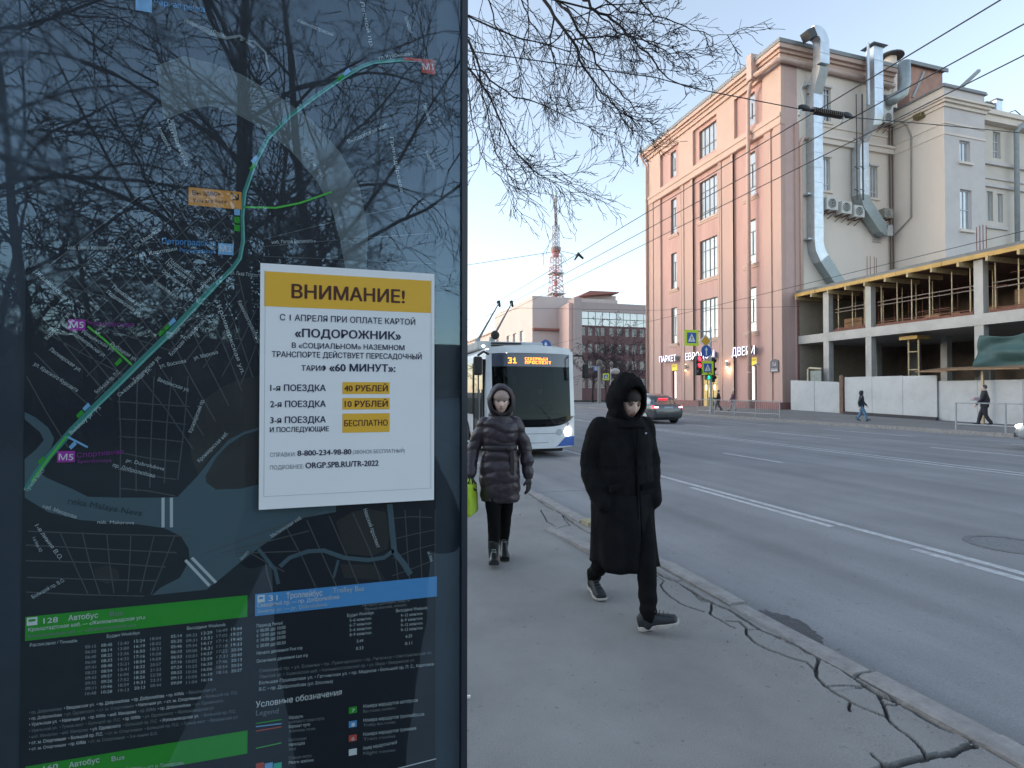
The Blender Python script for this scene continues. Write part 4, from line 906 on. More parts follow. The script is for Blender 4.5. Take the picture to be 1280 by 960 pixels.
m = MB(); text_into(m, '5347', lambda a, b, d: (BX1-.56+a, bfront(BX1-.3, .75)-.004-d, b), 0, .34, .72, .085, bold=.01, dstep=.001)
m.build('fleet_number', flat('number_ink', (.05, .05, .06)), bt)
# wipers, mirrors
for xw in (4.3, 5.3): m = MB(); m.tube([(xw, bfront(xw, .75)-.03, .74), (xw-.35, bfront(xw, 1.3)-.03, 1.15), (xw-.55, bfront(xw, 1.5)-.03, 1.35)], .012, 5); m.build('wiper', rub, bt)
m = MB(); m.tube([(3.5, 13.75, 2.62), (3.3, 13.45, 2.66), (3.12, 13.3, 2.55)], .03, 8); mi = m.build('mirror_arm', rub, bt)
m = MB(); m.box(3.0, 3.22, 13.22, 13.36, 2.05, 2.52); mh_ = m.build('mirror', rub, mi); bevel(mh_, .05, 3)
m = MB(); m.tube([(5.9, 13.75, 2.62), (6.06, 13.5, 2.6), (6.12, 13.45, 2.4)], .022, 8); mi = m.build('mirror_arm', rub, bt)
m = MB(); m.box(6.04, 6.2, 13.4, 13.5, 2.0, 2.38); mh_ = m.build('mirror', rub, mi); bevel(mh_, .04, 3)
# kerb side: doors and windows
X = BX0
for ya, yb, za, zb, nm in [(13.95, 15.1, .22, 2.5, 'door'), (15.25, 18.2, 1.0, 2.45, 'side_window'), (18.35, 19.75, .22, 2.5, 'door'), (19.9, 22.4, 1.0, 2.45, 'side_window'), (22.55, 23.9, .22, 2.5, 'door'), (24.0, 25.0, 1.0, 2.45, 'side_window')]:
    m = MB(); m.box(X-.035, X+.03, ya, yb, za, zb); d = m.build(nm, bus_g, bt)
    if nm == 'door':
        for q in (ya, (ya+yb)/2-.02, yb-.04): m = MB(); m.box(X-.05, X-.036, q, q+.04, za, zb); m.build('door_frame', rub, d)
        for q in (za, zb-.05): m = MB(); m.box(X-.049, X-.036, ya+.05, yb-.05, q, q+.05); m.build('door_frame', rub, d)
        m = MB(); m.tube([(X-.07, ya+.3, .9), (X-.07, ya+.3, 1.7)], .015, 6); m.build('handle', metal_g, d)
m = MB(); m.box(X-.03, X+.02, 13.9, BY+BL, .14, .20); m.build('skirt_trim', flat('trim_mint', (.35, .48, .45), .5), bt)
for y_ in (16.3, 22.9):
    for xs in (BX0+.12, BX1-.12):
        w = MB(); w.tube([(xs-.14, y_, ROADZ+.47), (xs+.14, y_, ROADZ+.47)], .47, 24); wo_ = w.build('wheel', rub, bt)
        w = MB(); xo = xs-.15 if xs < 5 else xs+.15; w.tube([(xo-.01, y_, ROADZ+.47), (xo+.01, y_, ROADZ+.47)], .26, 18); w.build('rim', metal_g, wo_)
m = MB(); m.box(BX0+.25, BX1-.25, BY+.5, BY+BL-.2, ROADZ+.12, BZ0+.01); m.build('underframe', rub, bt)
# roof gear
m = MB(); m.box(3.55, 5.0, 15.2, 17.4, 2.85, 3.10); o = m.build('roof_unit', M('roof_unit_grey', (.42, .44, .44), .6, var=.1), bt); bevel(o, .04)
for k in range(3): m = MB(); m.box(3.95, 4.85, 15.15, 15.21, 2.885+.07*k, 2.925+.07*k); m.build('vent_slot', rub, o)
m = MB(); m.box(5.0, 5.7, 15.6, 17.4, 2.85, 3.14); o = m.build('roof_box', M('roof_box_grey', (.42, .45, .47), .5, var=.06), bt); bevel(o, .05)
m = MB(); m.box(3.75, 5.65, 18.5, 21.5, 2.86, 3.25); o = m.build('pole_base', M('roof_unit_grey', (.42, .44, .44)), bt); bevel(o, .06)
for (u0, v0, u1, v1, lab, xx) in [(597, 426, 624, 377, '', 6.5), (615, 424, 640, 377, '', 7.06)]:
    a = at(u0, v0, 19.6); b = on(u1, v1, 1, 23.5); b.z -= .05
    m = MB(); m.tube([a, a.lerp(b, .97)], [.05, .025], 8); p_ = m.build('current_pole', flat('pole_grey', (.10, .11, .12), .5), bt)
    m = MB(); m.tube([a-Vector((0, 0, .45)), a+Vector((0, 0, .08))], [.16, .09], 10); m.build('pole_mount', metal_d, p_)
    m = MB(); m.tube([b-Vector((0, .1, .18)), b+Vector((0, .12, .06))], [.05, .09], 8); m.build('contact_shoe', rub, p_)
m = MB(); m.ell(at(619, 419, 19.2), (.16, .12, .16), 12, 8); m.build('rope_drum', rub, bt)
for u in (604, 633): 
    p = at(u, 440, 14.4) if u > 620 else at(u, 432.5, 15.2); m = MB(); m.ell(p, (.05, .04, .03), 8, 6); m.build('marker_light', glow('marker_white', (1, .98, .95), 3), bt)
# cab interior
m = MB(); m.box(BX0+.2, BX1-.2, BY+.35, BY+.85, .75, 1.02); o = m.build('dashboard', M('dash_grey', (.05, .05, .055), .7, var=.1), bt); bevel(o, .06)
m = MB(); m.box(BX0+.1, BX1-.1, BY+2.4, BY+2.46, .3, 2.6); m.build('cab_partition', M('partition_dark', (.035, .04, .045), .5, var=.3, scale=3), bt)
m = MB(); m.box(BX0+.1, BX1-.1, BY+.3, BY+2.4, .26, .3); m.build('cab_floor', rub, bt)
m = MB(); m.tube([(5.3, BY+.78, 1.14), (5.3, BY+.80, 1.16)], .22, 16); m.build('steering_wheel', rub, bt)
m = MB(); m.box(5.05, 5.55, BY+1.5, BY+1.62, .8, 1.75); o = m.build('driver_seat', M('seat_red', (.16, .02, .02), .8, var=.1), bt); bevel(o, .05)
for k, (px_, hh) in enumerate([(4.0, 1.8), (4.4, 1.9), (4.75, 1.75)]): m = MB(); m.tube([(px_, BY+1.9, .3), (px_, BY+1.9, hh+.4)], .02, 8); m.build('grab_pole', M('pole_yellow', (.5, .4, .05), .4, var=0), bt)
dv = thing('person', 'driver seated behind the windscreen of the trolleybus', 'person', (5.3, BY+1.3, .3))
m = MB(); m.loft([[Vector((5.3, BY+1.3, z))+Vector((rx*math.cos(a), ry*math.sin(a), 0)) for a in [2*math.pi*k/16 for k in range(16)]] for z, rx, ry in [(.8, .17, .13), (1.1, .18, .12), (1.34, .21, .12), (1.42, .12, .09), (1.47, .06, .06), (1.52, .06, .06), (1.58, .075, .09), (1.66, .08, .10), (1.74, .06, .08), (1.78, .02, .03)]])
for sg in (1, -1): m.tube([(5.3+sg*.2, BY+1.3, 1.34), (5.3+sg*.27, BY+1.1, 1.08), (5.3+sg*.16, BY+.88, 1.16)], [.06, .05, .035], 10)
m.build('body', M('driver_jacket', (.06, .07, .10), .8, var=.1), dv, smooth=True)
m = MB(); m.ell((5.3, BY+1.22, 1.64), (.066, .06, .10), 14, 10); m.build('face', flat('driver_skin', (.4, .26, .2)), dv, smooth=True)
# ================================================================ CARS
tail_e = glow('tail_light', (1.0, .04, .06), 1.0); tail_hot = glow('tail_light_core', (1.0, .45, .45), 3)
def car(name, label, x, y, heading, paint, L=4.7, W=1.9, Hc=1.66, suv=True, cat='car'):
    """built pointing +Y at the origin then turned; origin at rear bumper centre on the road"""
    t = thing(name, label, cat, (x, y, ROADZ), None, heading)
    mw = wm(t)
    def bd(m, nm, mt, par=None, smooth=False):
        me = m.mesh(nm, mt, smooth); me.transform(mw); return link(nm, me, par or t)
    hw = W/2
    # lower body stations (y, half width, z bottom, shoulder z)
    st_ = [(0, .80, .42, .80), (.05, .90, .34, .98), (.22, .96, .28, 1.08), (.8, 1.0, .26, 1.08), (1.6, 1.0, .25, 1.05), (2.6, 1.0, .25, 1.02), (3.4, 1.0, .26, .99), (4.1, .97, .28, .90), (4.5, .88, .32, .76), (L, .72, .40, .62)]
    m = MB(); rings = []
    for y_, w, z0, z1 in st_:
        w *= hw; rings.append([(-w*.9, y_, z0), (w*.9, y_, z0), (w*.985, y_, z0+.1), (w, y_, (z0+z1)/2), (w*.975, y_, z1-.07), (w*.88, y_, z1), (w*.4, y_, z1+.025), (-w*.4, y_, z1+.025), (-w*.88, y_, z1), (-w*.975, y_, z1-.07), (-w, y_, (z0+z1)/2), (-w*.985, y_, z0+.1)])
    m.loft(rings); b_ = bd(m, 'body', paint, smooth=False); bevel(b_, .03, 2, 25)
    for p in b_.data.polygons: p.use_smooth = True
    # greenhouse
    g = [(.28, .78, 1.07, 1.10), (.65, .76, 1.07, 1.34), (1.3, .74, 1.06, 1.55), (2.0, .73, 1.04, 1.62), (2.7, .73, 1.03, 1.60), (3.2, .76, 1.0, 1.38), (3.75, .84, .97, 1.02)]
    m = MB(); rings = []
    for y_, w, z0, z1 in g:
        w0 = hw*.86; w1 = hw*w; rings.append([(-w0, y_, z0-.05), (w0, y_, z0-.05), (w1, y_, z1-.03), (w1*.8, y_, z1), (-w1*.8, y_, z1), (-w1, y_, z1-.03)])
    m.loft(rings); gh = bd(m, 'glasshouse', wglass_d, smooth=False)
    m = MB(); rings = []
    for y_, w, z0, z1 in g[1:6]:
        w1 = hw*w; rings.append([(-w1*1.01, y_, z1-.05), (w1*1.01, y_, z1-.05), (w1*.84, y_, z1+.025), (w1*.3, y_, z1+.05), (-w1*.3, y_, z1+.05), (-w1*.84, y_, z1+.025)])
    m.loft(rings); bd(m, 'roof', paint, smooth=True)
    for s_ in (-1, 1):
        m = MB()
        for (y0_, z0_, y1_, z1_) in [(1.05, 1.05, 1.35, 1.55), (2.15, 1.03, 2.1, 1.6), (3.72, 1.0, 3.0, 1.52)]:
            m.hexa([(s_*hw*.86, y0_, z0_), (s_*hw*.88, y0_, z0_), (s_*hw*.88, y0_+.09, z0_), (s_*hw*.86, y0_+.09, z0_), (s_*hw*.74, y1_, z1_), (s_*hw*.76, y1_, z1_), (s_*hw*.76, y1_+.09, z1_), (s_*hw*.74, y1_+.09, z1_)])
        o = bd(m, 'window_pillars', paint)
        o['kind'] = 'stuff'
        m = MB(); m.ell((s_*hw*1.07, 3.25, 1.08), (.12, .07, .09), 10, 6); bd(m, 'mirror', paint, smooth=True)
        for y_ in (.95, 3.75):
            m = MB(); m.tube([(s_*(hw-.24), y_, .35), (s_*(hw-.005), y_, .35)], .35, 22); w_ = bd(m, 'wheel', rub)
            m = MB(); m.tube([(s_*(hw-.01), y_, .35), (s_*(hw+.004), y_, .35)], .22, 14); bd(m, 'rim', metal_g, w_)
            m = MB(); m.tube([(s_*(hw-.26), y_, .38), (s_*(hw+.0), y_, .38)], .40, 22); 
        m = MB(); m.hexa([(s_*hw*.56, -.005+.03, .86), (s_*hw*.93, .06, .86), (s_*hw*.97, .25, .88), (s_*hw*.6, .2, .88), (s_*hw*.58, .06, 1.0), (s_*hw*.93, .11, .99), (s_*hw*.97, .27, .98), (s_*hw*.6, .22, .98)]); tl = bd(m, 'tail_light', tail_e)
        m = MB(); m.hexa([(s_*hw*.66, .0, .89), (s_*hw*.88, .03, .89), (s_*hw*.88, .1, .89), (s_*hw*.66, .1, .89), (s_*hw*.66, .03, .95), (s_*hw*.88, .06, .95), (s_*hw*.88, .1, .95), (s_*hw*.66, .1, .95)]); bd(m, 'lamp_core', tail_hot, tl)
        m = MB(); m.ell((s_*hw*.70, 4.50, .70), (.17, .16, .08), 12, 8); bd(m, 'headlight', glow('headlight_on', (1.0, .93, .82), 5), smooth=True)
    m = MB(); m.box(-hw*.8, hw*.8, -.03, .2, .36, .50); o = bd(m, 'rear_bumper', M('bumper_plastic', (.03, .03, .032), .6, var=0)); bevel(o, .03)
    m = MB(); m.box(-.27, .27, -.01+.02, .03+.02, .84, .95); bd(m, 'number_plate', flat('plate_white', (.45, .47, .5)))
    m = MB(); m.box(-.5, .5, .42, .55, 1.17, 1.2); m.v = [(x_, y_+(.04 if z_ > 1.18 else 0), z_) for x_, y_, z_ in m.v]; bd(m, 'spoiler', M('bumper_plastic', (.03, .03, .032)))
    m = MB(); m.box(-.28, .28, .60, .68, 1.36, 1.40); bd(m, 'brake_light', tail_e)
    m = MB(); m.box(-hw*.7, hw*.7, 4.55, L+.02, .36, .5); o = bd(m, 'front_grille', M('bumper_plastic', (.03, .03, .032)))
    m = MB(); m.box(-hw*.8, hw*.8, .3, L-.3, .2, .3); bd(m, 'underbody', rub)
    return t
car('parked_car'.replace('parked_', 'crossover_'), 'dark grey crossover with glowing tail lights driving away beyond the man in black', 16.8, 26.0, R(-3), M('paint_dark_grey', (.085, .09, .10), .25, var=.05, metal=.4, coat=.6, dirt=.2))
c1 = on(1266, 550, 0, 19.3)
car('silver_car', 'silver car entering the frame at the right edge, its headlight lit', 20.3, c1.y-4.75+.2, 0, M('paint_silver', (.42, .44, .46), .25, var=.05, metal=.5, coat=.6))
# ================================================================ SIGNS AND SIGNALS
sg_y = flat('sign_lime', (.50, .62, .03), .5, emit=.02, ec=(.5, .65, .03)); sg_b = flat('sign_blue', (.03, .10, .35), .5); sg_w = flat('sign_white', (.70, .71, .72), .5); sg_k = flat('sign_black', (.03, .03, .03)); sg_o = flat('sign_amber', (.65, .33, .02), .5)
def crossing_sign(parent, c, s, board=True, U=Vector((1, 0, 0))):
    N = Vector((0, -1, 0)); P = lambda a, b, d: c+U*a+Vector((0, 0, b))+N*d
    def sq(nm, h, mt, d0, d1, par): m = MB(); m.prism([(-h, -h), (h, -h), (h, h), (-h, h)], P, d0, d1); return m.build(nm, mt, par)
    o = sq('backboard', s*.5, sg_y, 0, .03, parent) if board else sq('backboard', s*.42, sg_w, 0, .03, parent)
    h = .33*s; b = sq('blue_plate', h, sg_b, .031, .036, o)
    m = MB(); m.prism([(-h*.82, -h*.72), (h*.82, -h*.72), (0, h*.82)], P, .037, .040); m.build('white_triangle', sg_w, o)
    m = MB(); k = h*.5
    m.prism([(-.12*k, .9*k-.5*k), (.12*k, .4*k), (.14*k, -.1*k), (-.14*k, -.1*k)], P, .041, .044)
    m.prism([(-.14*k, -.1*k), (.02*k, -.1*k), (-.35*k, -1.1*k), (-.55*k, -1.1*k)], P, .041, .044); m.prism([(-.02*k, -.1*k), (.14*k, -.1*k), (.55*k, -1.1*k), (.33*k, -1.1*k)], P, .041, .044)
    m.tube([P(0, .62*k, .041), P(0, .62*k, .045)], .17*k, 8); m.prism([(-.5*k, .05*k), (-.1*k, .35*k), (-.1*k, .2*k), (-.45*k, -.1*k)], P, .041, .044); m.prism([(.5*k, .05*k), (.1*k, .35*k), (.1*k, .2*k), (.45*k, -.1*k)], P, .041, .044)
    o2 = m.build('walking_figure', sg_k, o); o2['kind'] = 'stuff'
    return o
SY = 33.3
SP = lambda u, v: on(u, v, 1, SY)
sx = SP(888.5, 480).x
t = thing('signal_pole', 'grey signal pole with arm and traffic light heads in front of the shop', 'pole', (sx, SY, .05))
m = MB(); m.tube([(sx, SY, .03), (sx, SY, 6.3)], [.09, .07], 10); m.build('pole', metal_d, t)
m = MB(); m.tube([(sx, SY, 5.95), (SP(858, 420).x, SY, 6.0)], .045, 8); m.build('arm', metal_d, t)
m = MB(); m.tube([(sx, SY, 4.0), (SP(871, 450).x, SY, 4.0)], .035, 8); m.build('arm', metal_d, t)
def head(label, c, colours, w=.34, h=.36, back=sg_k):
    t = thing('traffic_light', label, 'traffic light', c, 'traffic light heads on the signal pole')
    n = len(colours)
    m = MB(); m.box(c.x-w/2, c.x+w/2, c.y-.02, c.y+.22, c.z-h*n/2, c.z+h*n/2); o = m.build('housing', sg_k, t); bevel(o, .03)
    for i, cc in enumerate(colours):
        z = c.z+h*n/2-h*(i+.5); m = MB(); m.tube([(c.x, c.y-.021, z), (c.x, c.y-.06, z)], w*.42, 16)
        m.build('lens', glow('signal_%s' % cc, {'r': (1, .04, .08), 'g': (.02, 1, .45)}[cc], .8) if cc in 'rg' else flat('lens_off', (.03, .03, .03), .3), t)
        m = MB(); m.tube([(c.x, c.y-.02, z+.02), (c.x, c.y-.2, z+.03)], w*.47, 12, False); m.build('visor', sg_k, t)
    return t
head('traffic light head with two red lenses lit', SP(873.5, 457), ['r', 'r', 'o'], w=.42, h=.46)
head('small traffic light head showing green under the crossing sign', SP(885, 469), ['o', 'g'], w=.32, h=.34)
head('unlit narrow traffic light head on the right side of the pole', SP(892, 462), ['o', 'o', 'o'], w=.25, h=.6)
for (u, v, pxs, lab) in [(863, 422.5, 20, 'larger pedestrian crossing sign on a lime board at the end of the arm'), (883, 460, 17, 'smaller pedestrian crossing sign on a lime board beside the red light')]:
    c = SP(u, v); c.y -= .12; s = pxs/680*(c-CP).dot(FW); t = thing('crossing_sign', lab, 'sign', c, 'pedestrian crossing signs'); crossing_sign(t, c, s)
c = SP(880.5, 426.5); c.y -= .12; t = thing('priority_sign', 'amber diamond priority road sign with white rim', 'sign', c)
for nm, h, mt, d in [('rim', .50, sg_w, .0), ('plate', .38, sg_o, .02)]:
    m = MB(); m.prism([(-h, 0), (0, -h), (h, 0), (0, h)], lambda a, b, q: c+Vector((a, -q, b)), d, d+.018); m.build(nm, mt, t)
def round_arrow(label, c, r, flat_bottom=False):
    t = thing('direction_sign', label, 'sign', c, 'round blue arrow signs')
    m = MB(); m.tube([c, c-Vector((0, .03, 0))], r, 24); m.build('plate', sg_b, t)
    m = MB(); a = r*.12; P = lambda x, z, q: c+Vector((x, -.034-q, z)); m.prism([(-a, -r*.7), (a, -r*.7), (a, r*.15), (r*.32, r*.15), (0, r*.68), (-r*.32, r*.15), (-a, r*.15)], P, 0, .004); m.build('arrow', sg_w, t)
c = SP(881, 439); c.y -= .14; round_arrow('round blue sign with a white arrow in front of the lit shop name', c, .42)
c = at(682, 432, 34); t2 = round_arrow('round blue sign with a white arrow above the roof of the trolleybus', c, .36)
m = MB(); m.tube([(c.x, c.y+.05, -.1), (c.x, c.y+.05, c.z+.4)], .05, 8); tag(m.build('sign_post', metal_d), 'thin grey post hidden behind the trolleybus carrying the round blue sign', 'post')
c = at(681, 438.5, 33.8); 
m = MB(); m.box(c.x-.36, c.x+.42, c.y, c.y+.03, c.z-.9, c.z-.02); tag(m.build('sign_plate', flat('sign_pale', (.45, .5, .55))), 'pale blank plate below the round blue sign behind the trolleybus roof', 'sign')
# distant ones at the crossing
c = at(745, 460.5, 72); t = thing('bus_lane_sign', 'small square blue sign on the grey pole before the brick building', 'sign', c)
m = MB(); m.box(c.x-.38, c.x+.38, c.y, c.y+.04, c.z-.38, c.z+.38); m.build('plate', sg_b, t)
for dx in (-.16, .08): m = MB(); m.box(c.x+dx, c.x+dx+.09, c.y-.01, c.y-.003, c.z-.25, c.z+.25); m.build('stripe', sg_w, t)
c = at(757.5, 471, 70); t = thing('crossing_sign', 'far pedestrian crossing sign on a lime board left of the man in black', 'sign', c, 'pedestrian crossing signs'); crossing_sign(t, c, .86)
c = at(749, 500, 68); m = MB(); t = thing('tram_pole', 'thick grey concrete pole before the brick building', 'pole', (c.x, c.y, 0)); m.tube([(c.x, c.y, 0), (c.x, c.y, at(749, 455, 68).z)], [.24, .15], 10); m.build('pole', M('pole_concrete', (.24, .23, .22), .9, var=.1), t)
m = MB(); m.tube([(c.x, c.y, 4.8), (at(728, 461, 68).x, c.y, 4.75)], .05, 6); m.build('bracket', metal_d, t)
c = at(749, 453.5, 68); m = MB(); m.ell(c, (.42, .3, .42), 10, 8); m.build('loudspeaker', flat('speaker_grey', (.12, .11, .10)), t)
c = at(769, 464, 74); m = MB(); m.ell(c, (.7, .3, .42), 14, 8); o = m.build('bus_shelter_sign', flat('oval_white', (.42, .40, .39))); tag(o, 'pale oval hanging sign right of the far crossing sign', 'sign')
c = at(765, 500, 74); m = MB(); m.tube([(c.x, c.y+.35, 0), (c.x, c.y+.35, at(765, 459, 74).z)], .07, 6); tag(m.build('sign_post', metal_d), 'thin post under the pale oval sign before the brick building', 'post')
# ================================================================ OVERHEAD WIRES
wire_m = flat('wire_dark', (.03, .03, .035), .6)
GW = 'overhead trolley wires along the road'
def wire(label, pts, r=.009, group=None, sag=0, cat='wire', n=1):
    P_ = []
    for a, b in zip(pts, pts[1:]):
        a = Vector(a); b = Vector(b); k = 12 if sag else 1
        for i in range(k): t = i/k; P_.append(a.lerp(b, t)-Vector((0, 0, sag*4*t*(1-t))))
    P_.append(Vector(pts[-1])); m = MB(); m.tube(P_, r, 5); o = m.build('overhead_wire', wire_m); tag(o, label, cat, group); return o
for X, lab in [(6.45, 'leftmost trolley wire crossing the sky from upper right, touched by the bus poles'), (7.12, 'middle trolley wire crossing the sky from upper right'), (7.78, 'lowest trolley wire crossing the sky from upper right')]:
    wire(lab, [(X, -14, 5.75), (X, 6.25, 5.68), (X, 26, 5.7), (X, 48, 5.65), (X, 75, 5.6), (X, 120, 5.6)], .0085, GW)
wire('trolley wire over the far lanes running low across the pink facade', [(17.5, -14, 6.1), (17.5, 30, 5.9), (17.5, 70, 5.8), (17.5, 120, 5.8)], .011, GW)
ya = 6.25
pL = on(860, 115, 1, ya); 
wire('span wire from the tree to the insulators', [on(560, 60, 1, ya), on(820, 97, 1, ya), on(875, 112, 1, ya), on(1003, 137, 1, ya)], .007)
wire('span wire from the insulators to the right edge', [on(1066, 147, 1, ya), on(1160, 155, 1, ya), on(1275, 166, 1, ya), on(1500, 185, 1, ya)], .0065)
t = thing('insulator_string', 'knobbly dark insulator string between two wire hangers by the pink corner', 'insulator', on(1034, 142, 1, ya))
A_, B_ = on(1003, 136, 1, ya), on(1066, 147, 1, ya)
m = MB(); m.tube([A_, B_], .022, 6); m.build('rod', wire_m, t)
for k in range(15):
    q = A_.lerp(B_, .2+.55*k/14); d = (B_-A_).normalized()*.006; m = MB(); m.tube([q-d*1.6, q+d*1.6], .052, 10); m.build('disc', M('insulator_brown', (.05, .035, .03), .35, var=0), t)
for q in (A_, A_.lerp(B_, .84)):
    m = MB(); m.ell(q+Vector((.03, 0, .02)), (.11, .035, .045), 10, 6); m.build('hanger', wire_m, t, smooth=True)
    m = MB(); m.tube([q+Vector((-.03, 0, -.02)), q+Vector((-.06, 0, -.11))], .018, 6); m.build('clamp', flat('clamp_white', (.55, .55, .53)), t)
sq = Vector((6.47, 14.7, 5.66))
t = thing('wire_crossing', 'dark wire switch fitting hanging in the sky near the television tower', 'fitting', sq)
m = MB(); m.tube([sq+Vector((-.12, 0, -.16)), sq+Vector((0, 0, .03)), sq+Vector((.16, 0, -.1))], [.02, .06, .03], 6); m.build('fork', wire_m, t)
wire('thin span wire ending at the switch fitting by the television tower', [on(560, 335, 1, 14.7), on(700, 313.5, 1, 14.7), sq], .007)
wire('thin slack wire across the lower pink facade', [at(585, 400, 40), at(650, 385, 42), at(812, 388, 42), at(1000, 383, 30)], .012)
wire('thin wire low across the pink facade near the sign', [at(700, 384, 60), at(812, 436, 34), at(1000, 470, 31)], .008, sag=.0) if False else None
wire('thin span wire between the bus poles and the brick building', [at(585, 344, 30), at(715, 398, 55), at(812, 401, 60)], .012) if False else None
# ================================================================ DISTANT BUILDINGS
brick = M('brick_brown', (.155, .085, .085), .95, var=.16, scale=2.2, stretch=(1, 1, 3), bump=.2)
bge = M('beige_render', (.56, .47, .45), .95, var=.05, scale=.3); bge2 = M('pale_render', (.66, .56, .52), .95, var=.05, scale=.3)
def px(u, Y): return on(u, 450, 1, Y).x
def pz(u, v, Y): return on(u, v, 1, Y).z
Y0 = 100.
bb = thing('brick_building', 'brown brick block with a glazed top band beyond the crossing', 'building', (px(721, Y0), Y0, 0))
FBr = Fr((px(721, Y0), Y0, 0), (1, 0, 0), (0, -1, 0)); Wd = px(830, Y0)-px(721, Y0)
zt, zg1, zg0 = pz(760, 379, Y0), pz(760, 390.5, Y0), pz(760, 408, Y0)
rowsz = [(pz(760, b, Y0), pz(760, a, Y0)) for a, b in [(410, 420), (430.5, 441), (451, 462), (473, 485)]]
ops = []
cols = [2.2, 7.2, 12.0, 17.0]
colsx = [1.6+5.35*i for i in range(4)]
wxs = []
u_list = [(727, 732), (735.5, 740.5), (744.5, 749.5), (751, 756), (762, 767.5), (771.5, 777), (782, 786.5), (790, 796), (800, 806), (812, 818)]
for a, b in u_list: wxs.append((px(a, Y0)-px(721, Y0), px(b, Y0)-px(721, Y0)))
for a, b in wxs:
    for z0, z1 in rowsz: ops.append((a, b, z0, z1))
m = MB(); m.wall(FBr, 0, Wd, 0, zg0, ops, depth=.25); m.build('wall', brick, bb)
for o in ops: make_window(FBr, *o, [.6], [], bb, depth=.18, fm=M('far_frame_white', (.42, .42, .43), .6, var=0), gm=M('far_glass', (.10, .105, .11), .1, var=.6, scale=.6, spec=.8), bar=.13)
m = MB(); m.fbox(FBr, 0, Wd, zg1, zt, -3, .02); m.fbox(FBr, -.7, 1.0, 0, zt+.8, -3.0, .3); m.build('parapet', M('brick_band', (.42, .34, .33), .9, var=.05), bb)
m = MB(); m.fbox(FBr, 1.0, 1.02, 0, 1, 0, 0) if False else None
n = 12
for i in range(n):
    for z0, z1 in ((zg0, (zg0+zg1)/2), ((zg0+zg1)/2, zg1)):
        m = MB(); a = 1.0+(Wd-1.0)*i/n; b = 1.0+(Wd-1.0)*(i+1)/n-.12; tl = rnd.uniform(-.02, .02)
        m.hexa([FBr.p(a, z0+.06, .0+tl), FBr.p(b, z0+.06, -tl), FBr.p(b, z0+.06, -.2), FBr.p(a, z0+.06, -.2), FBr.p(a, z1-.06, .0+tl), FBr.p(b, z1-.06, -tl), FBr.p(b, z1-.06, -.2), FBr.p(a, z1-.06, -.2)]); m.build('glass_panel', M('band_glass', (.45, .46, .48), .05, var=.25, scale=.25, spec=1, ior=1.9), bb)
m = MB(); m.box(px(721, Y0)+.05, px(721, Y0)+Wd, Y0+.3, Y0+14, 0, zt-.1); m.build('interior', inner_m, bb)
m = MB(); m.box(px(721, Y0)-1.6, px(721, Y0)-.71, Y0+.2, Y0+7, 0, zt-.3); m.build('stair_tower', M('stair_render', (.55, .40, .38), .9, var=.05), bb)
# beige building behind
Y1_ = 106.; X1_ = px(665.5, Y1_)
gb = thing('beige_building', 'pale beige long building with a red roof canopy behind the trolleybus', 'building', (X1_, Y1_, 0))
zt = pz(665, 369.5, Y1_); FG = Fr((X1_, Y1_, 0), (1, 0, 0), (0, -1, 0)); FGs = Fr((X1_, Y1_, 0), (0, 1, 0), (-1, 0, 0))
ops = [(px(a, Y1_)-X1_, px(b, Y1_)-X1_, pz(700, v1, Y1_), pz(700, v0, Y1_)) for a, b in [(713.5, 716.5)] for v0, v1 in [(396, 403), (416, 422), (435, 441)]]
Wg = px(712, Y1_)-X1_
opsf = [(Wg-.9, Wg-.35, o[2], o[3]) for o in ops]
m = MB(); m.wall(FG, 0, 19.5, 0, zt, opsf, depth=.2); m.build('front_wall', bge, gb)
for o in opsf: make_window(FG, *o, [], [.4], gb, depth=.15, bar=.08, fm=frame_d, gm=wglass_d)
m = MB(); m.fbox(FG, -.05, Wg-.1, pz(690, 413.5, Y1_), pz(690, 411, Y1_), -.1, .8); m.build('canopy', M('canopy_red', (.30, .12, .10), .8, var=.1), gb)
# receding side wall with windows in groups
def sidey(u): # Y where the ray meets x = X1_
    return on(u, 450, 0, X1_).y
ops = []
for u in (698, 694, 690) : pass
ylist = []
for (ua, ub) in [(656.5, 659.5), (652.5, 655.5), (648.5, 651.0)]:
    pass
yw = 112.
wi = 0
while yw < 300:
    for z0, z1 in ((11.2, 15.0), (3.2, 8.4)):
        ops.append((yw-Y1_, yw-Y1_+2.6, z0, z1))
    yw += 5.2 if wi % 3 != 2 else 9.5; wi += 1
m = MB(); m.wall(FGs, 0, 210, 0, 17.6, ops, depth=.4); m.build('side_wall', bge2, gb)
m = MB(); m.wall(FGs, 0, 30, 17.603, zt, [], depth=.4); m.build('upper_side_wall', bge2, gb)
for o in ops: 
    m = MB(); m.fbox(FGs, o[0]+.05, o[1]-.05, o[2]+.05, o[3]-.05, -.4, -.3); m.build('window', wglass, gb)
m = MB(); m.fbox(FGs, 0, 210, 9.2, 9.7, -.1, .5); m.fbox(FGs, 30.01, 210, 17.2, 17.62, -.1, .6); m.build('ledge', bge2, gb)
m = MB(); m.box(X1_+.5, X1_+14, Y1_+.5, Y1_+209, 0, 17.3); m.box(X1_+.5, X1_+19.4, Y1_+.5, Y1_+29, 17.3, zt-.05); m.build('interior', bge, gb)
Y2_ = 125.
m = MB(); m.box(px(735, Y2_), px(770, Y2_), Y2_, Y2_+12, 18, pz(750, 369, Y2_)); m.build('rooftop_block', bge, gb)
a0 = pz(750, 363.5, Y2_-3); m = MB(); xa, xb = px(738, Y2_-3), px(774, Y2_-3)
